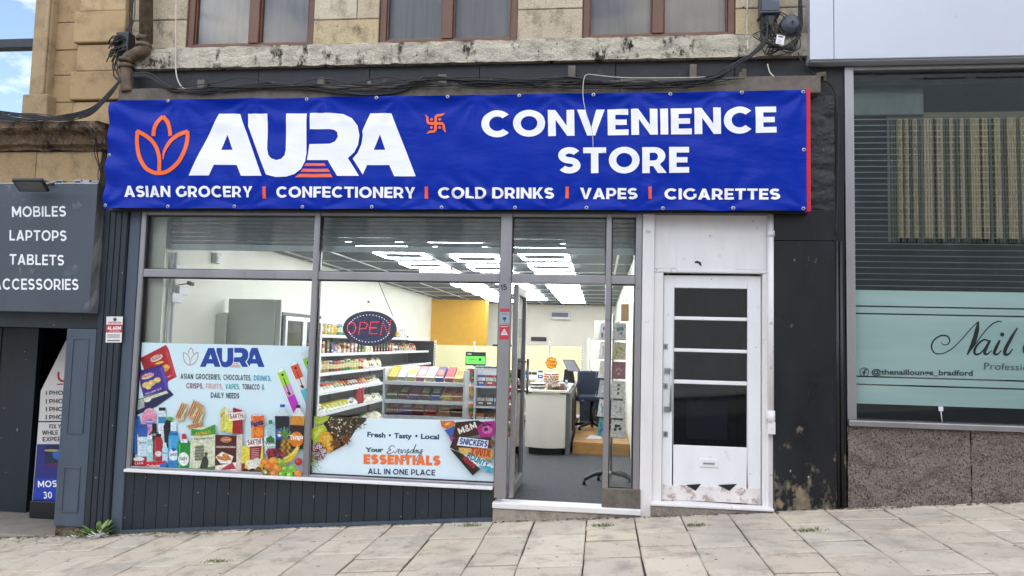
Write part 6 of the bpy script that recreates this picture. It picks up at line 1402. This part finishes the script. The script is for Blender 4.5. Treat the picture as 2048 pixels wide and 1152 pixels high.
# ---- cold cabinets by the window
fc = thing('tall_cabinet', 'tall plain grey cabinet side standing by the left wall', 'cabinet', (-3.7, 1.5, ZF))
q = rect(452, 598, 547, 800, 1.25); zt = at(500, 598, 1.25)[1]
mb = MB(); mb.box(q[0], q[1], 1.25, 1.29, ZF, zt); mb.build('body', 'fridgegrey', fc, bevel=.006)
mb = MB(); mb.box(q[1]+.002, q[1]+.06, 1.26, 1.29, ZF, zt); mb.build('door', 'fridgegrey', fc, bevel=.006)
lp = MB(); lq = rect(414, 627, 449, 760, 1.1); lp.box(lq[0], lq[1], 1.1, 1.13, ZF, lq[3]); tag(lp.build('grey_board', 'fridgegrey', bevel=.003), 'flat grey board leaning beside the tall cabinet', 'board')
df = thing('drinks_fridge', 'black glass door drinks fridge lit inside behind the tall cabinet', 'fridge', (-3.75, 1.9, ZF))
fxf = q[1]+.06; fz = at(560, 624, 1.32)[1]
mb = MB(); mb.box(XW0+.05, fxf, 1.31, 1.34, ZF, fz); mb.box(XW0+.05, fxf, 2.44, 2.47, ZF, fz); mb.box(XW0+.05, fxf, 1.34, 2.44, fz-.03, fz); mb.box(XW0+.05, XW0+.08, 1.34, 2.44, ZF, fz-.03); mb.box(XW0+.05, fxf, 1.34, 2.44, ZF, .3); mb.build('carcass', 'black', df)
mb = MB(); mb.box(XW0+.081, XW0+.09, 1.34, 2.44, .3, fz-.03); mb.build('lining', 'shelfwhite', df)
mb = MB(); mb.box(fxf-.05, fxf-.03, 1.35, 1.37, .3, fz-.1); mb.box(fxf-.05, fxf-.03, 1.88, 1.90, .3, fz-.1); mb.box(fxf-.05, fxf-.03, 2.41, 2.43, .3, fz-.1); mb.build('lamp', 'fridgelight', df)
for i, (a, b) in enumerate(((1.34, 1.885), (1.895, 2.44))):
    mb = MB(); mb.box(fxf, fxf+.03, a, a+.05, .3, fz-.04); mb.box(fxf, fxf+.03, b-.05, b, .3, fz-.04); mb.box(fxf, fxf+.03, a+.05, b-.05, fz-.09, fz-.04); mb.box(fxf, fxf+.03, a+.05, b-.05, .3, .36); dd = mb.build('door', 'shelfwhite', df)
    mb = MB(); mb.box(fxf+.012, fxf+.016, a+.05, b-.05, .36, fz-.09); mb.build('door_pane', 'glass', dd)
for z in (1.52, 1.16, .82, .5): mb = MB(); mb.box(XW0+.1, fxf-.06, 1.35, 2.43, z-.02, z-.004); mb.build('shelf', 'shelfwhite', df)
k = 0
for z in (1.52, 1.16):
    for j in range(9):
        c = ['tan', 'tan', 'orange', 'yellow', 'white', 'silver', 'white', 'silver', 'white'][j]; cap = r8.choice(['red', 'white', 'blue', 'orange'])
        o = bottle3('drinks_bottle', (fxf-.12, 1.43+j*.115, z), .036, .24 if z > 1.3 else .26, CN[c], CN[cap], CN[r8.choice(['white', 'yellow', 'teal', 'cream'])]); tag(o, '%s drink bottle on the %s fridge shelf, %s from the cabinet' % (c, 'top' if z > 1.3 else 'second', ORD[j]), 'bottle', 'bottles in the drinks fridge')
# wall conduits, sockets and camera by the window
for px_, y0, y1 in ((339, 500, 700), (350, 500, 700)):
    a, b = at(px_-6, y0, 1.0), at(px_-9, y1, 1.0); 
def wallpt(px_, py_):      # the left wall, x = XW0
    d = ray(px_, py_); t_ = (XW0+.02-CAM.x)/d.x; return CAM+d*t_
mb = MB()
for px_ in (344, 352): a, b = wallpt(px_, 505), wallpt(px_-2, 700); mb.tube([a, Vector((a.x, a.y, .4))], .014, 8)
tag(mb.build('wall_conduit', 'shelfwhite'), 'pair of white conduits running down the left shop wall', 'conduit')
for k, (a, b, lb) in enumerate((((340, 585), (352, 606), 'upper white switch box on the left wall conduits'), ((347, 528), (354, 540), 'small white junction box near the transom on the left wall'), ((354, 572), (366, 590), 'white socket box beside the conduits on the left wall'))):
    p0, p1 = wallpt(*a), wallpt(*b); mb = MB(); mb.box(XW0, XW0+.05, min(p0.y, p1.y), max(p0.y, p1.y)+.06, min(p0.z, p1.z), max(p0.z, p1.z)); tag(mb.build('socket_box', 'shelfwhite', bevel=.006), lb, 'socket box')
wc = thing('window_camera', 'small dark camera on a thin arm by the left window post', 'camera', (at(380, 568, .3)[0], .3, at(380, 568, .3)[1]))
c = Vector((at(381, 567, .3)[0], .3, at(381, 567, .3)[1])); mb = MB(); mb.obox(c, (.024, .0, -.008), (0, .03, 0), (.006, 0, .018)); mb.build('body', 'signgrey', wc, bevel=.005)
e = at(325, 575, .3); mb = MB(); mb.tube(smooth_path([tuple(c-Vector((.02, 0, .0))), (at(350, 571, .3)[0], .3, at(350, 571, .3)[1]), (e[0], .3, e[1]), (at(300, 562, .2)[0], .2, at(300, 562, .2)[1])]), .006, 6); mb.build('arm', 'rubber', wc)
dl = thing('wall_detector', 'small grey detector high on the left shop wall', 'detector', tuple(wallpt(427, 520))); p = wallpt(427, 505); p2 = wallpt(430, 527); mb = MB(); mb.box(XW0, XW0+.06, p.y, p.y+.1, p2.z, p.z); mb.build('housing', 'fridgegrey', dl, bevel=.01)
mb = MB(); mb.box(XW0+.06, XW0+.065, p.y+.02, p.y+.08, p2.z+.03, p.z-.03); mb.build('lens', 'shelfwhite', dl)

# ---- low cream shelving across the back
def gond(x0, x1, y, ztop, label):
    t = thing('low_shelving', label, 'shelving', ((x0+x1)/2, y, ZF))
    m2 = MB(); m2.box(x0, x1, y, y+.03, ZF, ztop); m2.box(x0, x1, y-.006, y, ztop-.36, ztop-.35); m2.build('back_panel', 'cream', t)
    for X in (x0+.01, (x0+x1)/2, x1-.03):
        m2 = MB(); m2.box(X, X+.03, y-.03, y, ZF, ztop+.08); u = m2.build('upright', 'shelfwhite', t)
        m2 = MB(); z = .6
        while z < ztop+.06: m2.box(X+.009, X+.021, y-.0315, y-.03, z, z+.025); z += .05
        m2.build('slots', 'black', u)
    for z in (.25, .55, .88): m2 = MB(); m2.box(x0, x1, y-.34, y-.031, z-.03, z); m2.build('shelf', 'shelfwhite', t)
    return t
yb = 7.0
gond(at(868, 700, yb)[0], at(1000, 700, yb)[0]+.25, yb, at(930, 691, yb)[1], 'low cream shelving across the back in front of the yellow wall')
gond(at(1030, 700, yb)[0], at(1166, 700, yb)[0], yb, at(1100, 692, yb)[1], 'low cream shelving behind the counter below the black rails')
for k, (px_, c, c2) in enumerate(((1049, 'teal', 'blue'), (1058, 'white', 'black'), (1069, 'white', 'black'), (1081, 'blue', 'white'), (1041, 'white', 'silver'))):
    o = carton('small_box', (at(px_, 745, 6.8)[0], 6.8, .881), (1, 0, 0), .085, .05, .14, c, c2); tag(o, '%s box with %s band on the back shelf behind the counter%s' % (c, c2, ', nearest the lollipops' if k == 3 else ', left of its twin' if k == 1 else ''), 'box', 'small boxes on the back shelf')
for k, (a, lb) in enumerate((((985, 690, 1095, 696), 'long black rail on the back wall above the cream shelving'), ((1062, 674, 1093, 682), 'short black switch strip on the back wall above the rail'))):
    q = rect(*a, YB-.03); mb = MB(); mb.box(q[0], q[1], YB-.04, YB-.001, q[2], q[3]); tag(mb.build('wall_rail', 'black', bevel=.004), lb, 'rail')
q = rect(1100, 622, 1140, 639, YB-.25); ac = thing('air_conditioner', 'white wall mounted air conditioner high on the back wall', 'air conditioner', ((q[0]+q[1])/2, YB-.2, q[2]))
mb = MB(); mb.box(q[0], q[1], YB-.22, YB-.001, q[2], q[3]); mb.build('casing', 'shelfwhite', ac, bevel=.02); mb = MB(); mb.box(q[0]+.05, q[1]-.05, YB-.226, YB-.221, q[2]+.07, q[3]-.04); mb.build('grille', 'shelfgrey', ac); 
q = rect(1188, 641, 1262, 680, 9); mb = MB(); mb.box(q[0], min(q[1], XW1-.01), 9, 9.4, q[2], q[3]); wcab = tag(mb.build('wall_cupboard', 'fridgegrey', bevel=.008), 'grey wall cupboard high at the back right of the shop', 'cupboard')
q = rect(1179, 681, 1226, 800, 10); bdr = thing('back_door', 'plain cream door at the back of the shop', 'door', (q[0], 10, ZF)); mb = MB(); mb.box(q[0], q[1]+.3, 10, 10.05, ZF, q[3]); mb.build('leaf', 'wallcream', bdr, bevel=.006); mb = MB(); mb.box(q[0]-.06, q[0]-.005, 9.97, 10.05, ZF, q[3]+.05); mb.build('frame', 'shelfwhite', bdr); kx = at(1183, 748, 9.95); mb = MB(); mb.tube([(kx[0], 9.95, kx[1]-.08), (kx[0], 9.95, kx[1]+.08)], .02, 8); mb.build('handle', 'black', bdr)

# ---- counter
KX0, KX1 = at(1051, 800, 2.8)[0], at(1131, 800, 2.8)[0]; KZ = at(1090, 781, 2.75)[1]
ct = thing('shop_counter', 'pale curved front shop counter with a worktop', 'counter', ((KX0+KX1)/2, 3.5, ZF))
def bow(x0, x1, y, s, n=40): return [(x0+(x1-x0)*i/n, y-s*math.sin(math.pi*(i/n))*.9-.0) for i in range(n+1)]
def slabxy(pts, z0, z1, col=(1, 1, 1)):
    m2 = MB(); n_ = len(pts); m2.add([(x, y, z0) for x, y in pts]+[(x, y, z1) for x, y in pts], [tuple(range(n_))[::-1], tuple(range(n_, 2*n_))]+[(i, (i+1) % n_, (i+1) % n_+n_, i+n_) for i in range(n_)], col); return m2
M['counter'] = plain('pale_counter_laminate', '#dcd8cb', .4, var=.03)
slabxy(bow(KX0, KX1, 2.86, .10)+[(KX1, 5.0), (KX0, 5.0)], ZF+.09, KZ-.03).build('body', 'counter', ct, bevel=.004)
slabxy(bow(KX0+.04, KX1-.02, 2.95, .08)+[(KX1-.02, 5.0), (KX0+.04, 5.0)], ZF, ZF+.09).build('plinth', 'black', ct)
slabxy(bow(KX0-.02, KX1+.03, 2.83, .10)+[(KX1+.03, 5.0), (KX0-.02, 5.0)], KZ-.028, KZ).build('worktop', 'counter', ct, bevel=.004)
mb = MB(); mb.box(KX0-.01, KX1+.02, 2.82, 2.826, KZ-.045, KZ-.031); mb.box(KX1+.002, KX1+.06, 2.9, 5.0, ZF, KZ-.035); mb.build('side_panel', 'shelfgrey', ct)
mb = MB(); mb.box(KX1+.061, KX1+.075, 3.5, 4.9, .35, .78); mb.build('shelf_opening', 'dark', ct)
# goods on the counter
def tray(px_, name, label, c1, c2, n_):
    X = at(px_, 770, 2.95)[0]
    t = MB()
    for i in range(n_): t.lathe(X, 2.98, [(.085, KZ+.002+i*.042), (.095, KZ+.012+i*.042), (.098, KZ+.032+i*.042), (.09, KZ+.04+i*.042)], 18, [c1, c2, c1])
    return tag(t.build(name, 'goods'), label, 'food')
tray(1075, 'packaged_cake', 'stack of clear and black packaged cakes on the counter front', '#e7e8e2', '#2b2c2e', 2)
br = MB(); X = at(1112, 772, 2.95)[0]; n = 10
for i in range(n):
    pass
pr = [(.0, .0), (.085, .0), (.095, .03), (.085, .07), (.05, .085), (-.05, .085), (-.085, .07), (-.095, .03), (-.085, 0)]
def loaf():
    m2 = MB(); L_ = .13; vs = []; secs = [(-1, .25), (-.95, .8), (-.8, 1), (-.3, 1.02), (.3, 1), (.8, .98), (.93, .75), (1.1, .2)]
    for s_, k_ in secs: vs += [(X+s_*L_, 3.0+a*k_, KZ+.002+b*k_) for a, b in pr[1:]]
    m_ = len(pr)-1
    for i in range(len(secs)-1):
        cc = ['#d8c9a0', '#d8c9a0', '#7a5a52', '#3f2620', '#7a5a52', '#9a8a92', '#8d7f88'][i]
        m2.add(vs[i*m_:(i+2)*m_], [(k_, (k_+1) % m_, (k_+1) % m_+m_, k_+m_) for k_ in range(m_)], cc, True)
    return m2
lf = thing('bread_loaf', 'wrapped brown bread loaf lying on the counter front', 'bread', (X, 3.0, KZ)); loaf().build('wrapped_loaf', 'goods', lf)
ink = Ink(2.897, .0003); p0 = at(1104, 775, 2.9); ink.caps('HOVIS', (1104, 774.5), (1121, 772.5), 5, '#e9dcc0', .25); ink.build('wrapper_lettering', 'print', lf)
ld = thing('lollipop_stand', 'orange lollipop drum with a yellow flower shaped sign on the counter', 'display stand', (at(1103, 760, 3.3)[0], 3.3, KZ))
X = at(1103, 752, 3.3)[0]; mb = MB(); mb.lathe(X, 3.3, [(.075, KZ+.001), (.08, KZ+.01), (.08, KZ+.2), (.03, KZ+.21)], 16, ['#e5e0d8']*3); mb.build('drum', 'goods', ld)
for r_ in range(6):
    for k_ in range(12):
        a_ = 2*math.pi*(k_+.5*(r_ % 2))/12
        if math.sin(a_) > .35: continue
        m2 = MB(); m2.lathe(X+.09*math.cos(a_), 3.3+.09*math.sin(a_), [(.004, KZ+.012+r_*.032), (.014, KZ+.018+r_*.032), (.014, KZ+.03+r_*.032), (.004, KZ+.036+r_*.032)], 7, ['#e8e2d4', r8.choice(['#c43a2a', '#d9742a', '#b52a2a']), '#e8c46a']); m2.build('lollipop', 'goods', ld)
ink = Ink(3.25, .0004); cx_, cy_ = 1103, 726
ink.poly([(cx_+11.5*(1+.09*math.cos(8*a_))*math.cos(a_), cy_+11.5*(1+.09*math.cos(8*a_))*math.sin(a_)) for a_ in [2*math.pi*i/64 for i in range(64)]], '#b3341f'); ink.poly([(cx_+10*(1+.09*math.cos(8*a_))*math.cos(a_), cy_+10*(1+.09*math.cos(8*a_))*math.sin(a_)) for a_ in [2*math.pi*i/64 for i in range(64)]], '#f0b52c')
ink.font('Chupa', (1095, 725), (1111, 725), 5, '#c3381e', .04); ink.font('Chups', (1096, 732), (1111, 732), 5, '#c3381e', .04); ink.build('flower_sign', 'print', ld)
sp_ = at(cx_, 738, 3.255); mb = MB(); mb.tube([(sp_[0], 3.258, KZ+.2), (sp_[0], 3.258, sp_[1]+.1)], .006, 6); mb.build('sign_post', 'shelfwhite', ld)
tl = thing('till', 'black till with a tilted grey touch screen on the counter', 'till', (at(1140, 755, 3.9)[0], 3.9, KZ))
p = [at(*c_, 3.9) for c_ in ((1125, 719), (1147, 720), (1161, 743), (1136, 742))]; mb = MB()
v = [(x, 3.9+(.10 if i in (2, 3) else 0)*-1, z) for i, (x, z) in enumerate(p)]+[(x+.01, 3.93-(.10 if i in (2, 3) else 0), z) for i, (x, z) in enumerate(p)]; mb.add(v, [(0,1,2,3),(7,6,5,4),(0,4,5,1),(1,5,6,2),(2,6,7,3),(3,7,4,0)]); mb.build('screen_case', 'black', tl)
cc_ = sum((Vector(q) for q in v[:4]), Vector())/4; mb = MB(); mb.add([tuple(cc_+(Vector(q)-cc_)*.88+Vector((0, -.004, 0))) for q in v[:4]], [(0, 1, 2, 3)]); mb.build('screen_face', 'shelfgrey', tl)
q = [at(*c_, 3.95) for c_ in ((1129, 738), (1146, 741), (1150, 767), (1126, 765))]; mb = MB(); mb.prism(q[::-1], 3.95, 4.1); mb.build('stand', 'black', tl, bevel=.01)
bs_ = MB(); X = at(1133, 760, 3.4)[0]; bs_.lathe(X, 3.4, [(.03, KZ+.001), (.032, KZ+.06), (.012, KZ+.08), (.014, KZ+.11)], 10, ['#d9dde2', '#5a6fa5', '#dfe3e8']); tag(bs_.build('spray_bottle', 'goods'), 'small white bottle on the counter below the till screen', 'bottle')
gj = MB(); X = at(1078, 752, 3.3)[0]; gj.lathe(X, 3.3, [(.05, KZ+.001), (.06, KZ+.03), (.045, KZ+.09), (.02, KZ+.1)], 10, ['#c9dfc4', '#e3d9b8', '#d8a06a']); tag(gj.build('sweet_tub', 'goods'), 'pale green sweet tub left of the lollipop drum', 'tub')
# raised plywood platform behind the counter
mb = MB(); mb.box(KX1+.09, XW1-.01, 3.05, 6.2, ZF, ZF+.15); pf = thing('platform', 'plywood platform on the floor behind the counter', 'platform', (0, 4, ZF)); mb.build('deck', 'wood', pf, bevel=.006)
mb = MB(); mb.box(KX1+.09, XW1-.01, 3.03, 3.048, ZF, ZF+.03); mb.build('front_trim', 'wood', pf)
q = at(1185, 868, 3.6); m2 = MB(); m2.add([(q[0]-.09, 3.4, ZF+.153), (q[0]+.12, 3.45, ZF+.153), (q[0]+.13, 3.75, ZF+.158), (q[0]-.03, 3.8, ZF+.153)], [(0, 1, 2, 3)]); tag(m2.build('paper_sheet', 'shelfwhite'), 'white sheet of paper on the plywood platform', 'paper')
# office chair on the platform
oc_ = thing('office_chair', 'dark blue office chair with white trimmed arms behind the counter', 'chair', (.0, 4.6, ZF+.15)); X = at(1184, 800, 4.5)[0]; zp_ = ZF+.15
M['seatblue'] = plain('dark_blue_upholstery', '#232c3f', .8, var=.15)
mb = MB(); mb.box(X-.24, X+.24, 4.35, 4.8, zp_+.42, zp_+.5); mb.build('seat', 'seatblue', oc_, bevel=.03); mb = MB(); mb.box(X-.23, X+.23, 4.78, 4.86, zp_+.45, zp_+.85); mb.build('backrest', 'seatblue', oc_, bevel=.03)
for s_ in (-1, 1): mb = MB(); mb.box(X+s_*.27-.025, X+s_*.27+.025, 4.4, 4.7, zp_+.66, zp_+.69); mb.box(X+s_*.27-.015, X+s_*.27+.015, 4.55, 4.6, zp_+.45, zp_+.66); mb.build('armrest', 'shelfwhite', oc_, bevel=.006)
mb = MB(); mb.tube([(X, 4.58, zp_+.1), (X, 4.58, zp_+.42)], .03, 10); mb.build('column', 'black', oc_)
for k_ in range(5): a_ = k_*1.257+.3; mb = MB(); mb.tube([(X, 4.58, zp_+.1), (X+.28*math.cos(a_), 4.58+.28*math.sin(a_), zp_+.05)], [.03, .018], 8); mb.tube([(X+.28*math.cos(a_)-.02, 4.58+.28*math.sin(a_), zp_+.028), (X+.28*math.cos(a_)+.02, 4.58+.28*math.sin(a_), zp_+.028)], .027, 10); mb.build('leg', 'black', oc_)
mb = MB(); q0 = at(1160, 776, 5.4)[0]; mb.box(q0, XW1-.02, 5.4, 5.9, ZF+.15, at(1180, 778, 5.4)[1]); tag(mb.build('dark_desk', 'seatblue', bevel=.01), 'dark blue desk panel behind the office chair', 'desk')
mb = MB(); q = rect(1173, 760, 1196, 777, 5.5); mb.box(q[0], q[1], 5.5, 5.8, q[2], q[3]); o = tag(mb.build('red_box', 'matt', bevel=.006), 'small dark red box on the dark desk panel', 'box')
for l_ in o.data.color_attributes['Col'].data: l_.color = (.25, .02, .03, 1)
mb = MB(); pcs = [at(*c_, 3.0) for c_ in ((1152, 770), (1156, 800), (1163, 812), (1168, 806))]; mb.tube(smooth_path([(x, 3.3, z) for x, z in pcs]), .012, 6); mb.tube([(pcs[-1][0], 3.3, pcs[-1][1]), (pcs[-1][0]-.04, 3.3, pcs[-1][1]-.02)], .03, 8); tag(mb.build('handheld_scanner', 'seatblue'), 'dark blue handheld scanner hanging on its cord off the counter', 'scanner')

# ---- greeting card spinner inside the door
CXs, CYs = .13, .98
cspin = thing('card_spinner', 'wire greeting card spinner standing inside the side light', 'card stand', (CXs, CYs, ZF))
mb = MB(); mb.tube([(CXs, CYs, ZF+.08), (CXs, CYs, 1.82)], .012, 10); mb.build('pole', 'steel', cspin)
for k_ in range(5):
    a_ = k_*1.257+3.3; mb = MB(); mb.tube(smooth_path([(CXs, CYs, ZF+.13), (CXs+.16*math.cos(a_), CYs+.16*math.sin(a_), ZF+.11), (CXs+.27*math.cos(a_), CYs+.27*math.sin(a_), ZF+.055)]), .02, 8); mb.tube([(CXs+.27*math.cos(a_)-.015, CYs+.27*math.sin(a_), ZF+.025), (CXs+.27*math.cos(a_)+.015, CYs+.27*math.sin(a_), ZF+.025)], .024, 10); mb.build('leg', 'black', cspin)
cards = [('white', 'teal'), ('cream', 'lime'), ('maroon', 'pink'), ('white', 'brown'), ('white', 'silver'), ('white', 'black')]
left = [('silver', 'black'), ('white', 'pink'), ('white', 'cream'), ('silver', 'white'), ('white', 'teal'), ('teal', 'blue')]
wires = {}
for fc_, (lst, cxo, cyo, ang) in enumerate(((cards, .055, -.13, -12), (left, -.115, -.03, -62))):
    a_ = math.radians(ang); rt_ = Vector((math.cos(a_), math.sin(a_), 0)); nn = Vector((math.sin(a_), -math.cos(a_), 0))
    if fc_ == 1: rt_ = Vector((math.cos(a_), math.sin(a_), 0)); nn = Vector((-math.cos(math.radians(28)), -math.sin(math.radians(28)), 0))
    for i, (c1, c2) in enumerate(lst):
        z = 1.56-i*.192; base = Vector((CXs+cxo, CYs+cyo, z)); up = (Vector((0, 0, 1))-nn*.16).normalized(); m2 = MB()
        m2.obox(base+up*.085, rt_*.068, up*.085, nn*.002, CN[c1] if c1 != 'maroon' else '#8c3a40')
        if i == 3 and fc_ == 0:
            for q in range(3): m2.obox(base+up*(.05+q*.04)+nn*.003, rt_*.012, up*.012, nn*.001, '#6a4440')
        else:
            for q in range(4): m2.obox(base+up*(.06+r8.uniform(-.02, .06))+rt_*r8.uniform(-.03, .03)+nn*.003, rt_*r8.uniform(.006, .018), up*r8.uniform(.006, .02), nn*.001, CN[c2])
        tag(m2.build('greeting_card', 'goods'), '%s card marked in %s on the %s face of the spinner, %s from top' % (c1, c2, ('right', 'left')[fc_], ORD[i]), 'card', 'greeting cards in the wire spinner')
        m2 = MB(); b0 = base-rt_*.075+nn*.02; b1 = base+rt_*.075+nn*.02
        m2.tube([b0+up*.06, b0, b1, b1+up*.06], .0025, 5); m2.tube([base-rt_*.075, base+rt_*.075], .0025, 5); m2.tube([base, Vector((CXs, CYs, z))], .0025, 5); m2.build('wire_pocket', 'steel', cspin)
pb = thing('paper_bag', 'brown paper bag hanging high inside the side light', 'bag', (.25, 1.6, 1.9)); q = rect(1242, 608, 1258, 642, 1.5); m2 = MB(); m2.box(q[0], q[1], 1.5, 1.58, q[2], q[3], '#b98f55'); m2.build('body', 'matt', pb, bevel=.008)
m2 = MB(); xm = (q[0]+q[1])/2; m2.tube(smooth_path([(xm-.02, 1.54, q[3]), (xm-.015, 1.54, q[3]+.05), (xm+.015, 1.54, q[3]+.05), (xm+.02, 1.54, q[3])]), .003, 5); m2.build('handle', 'timber', pb)
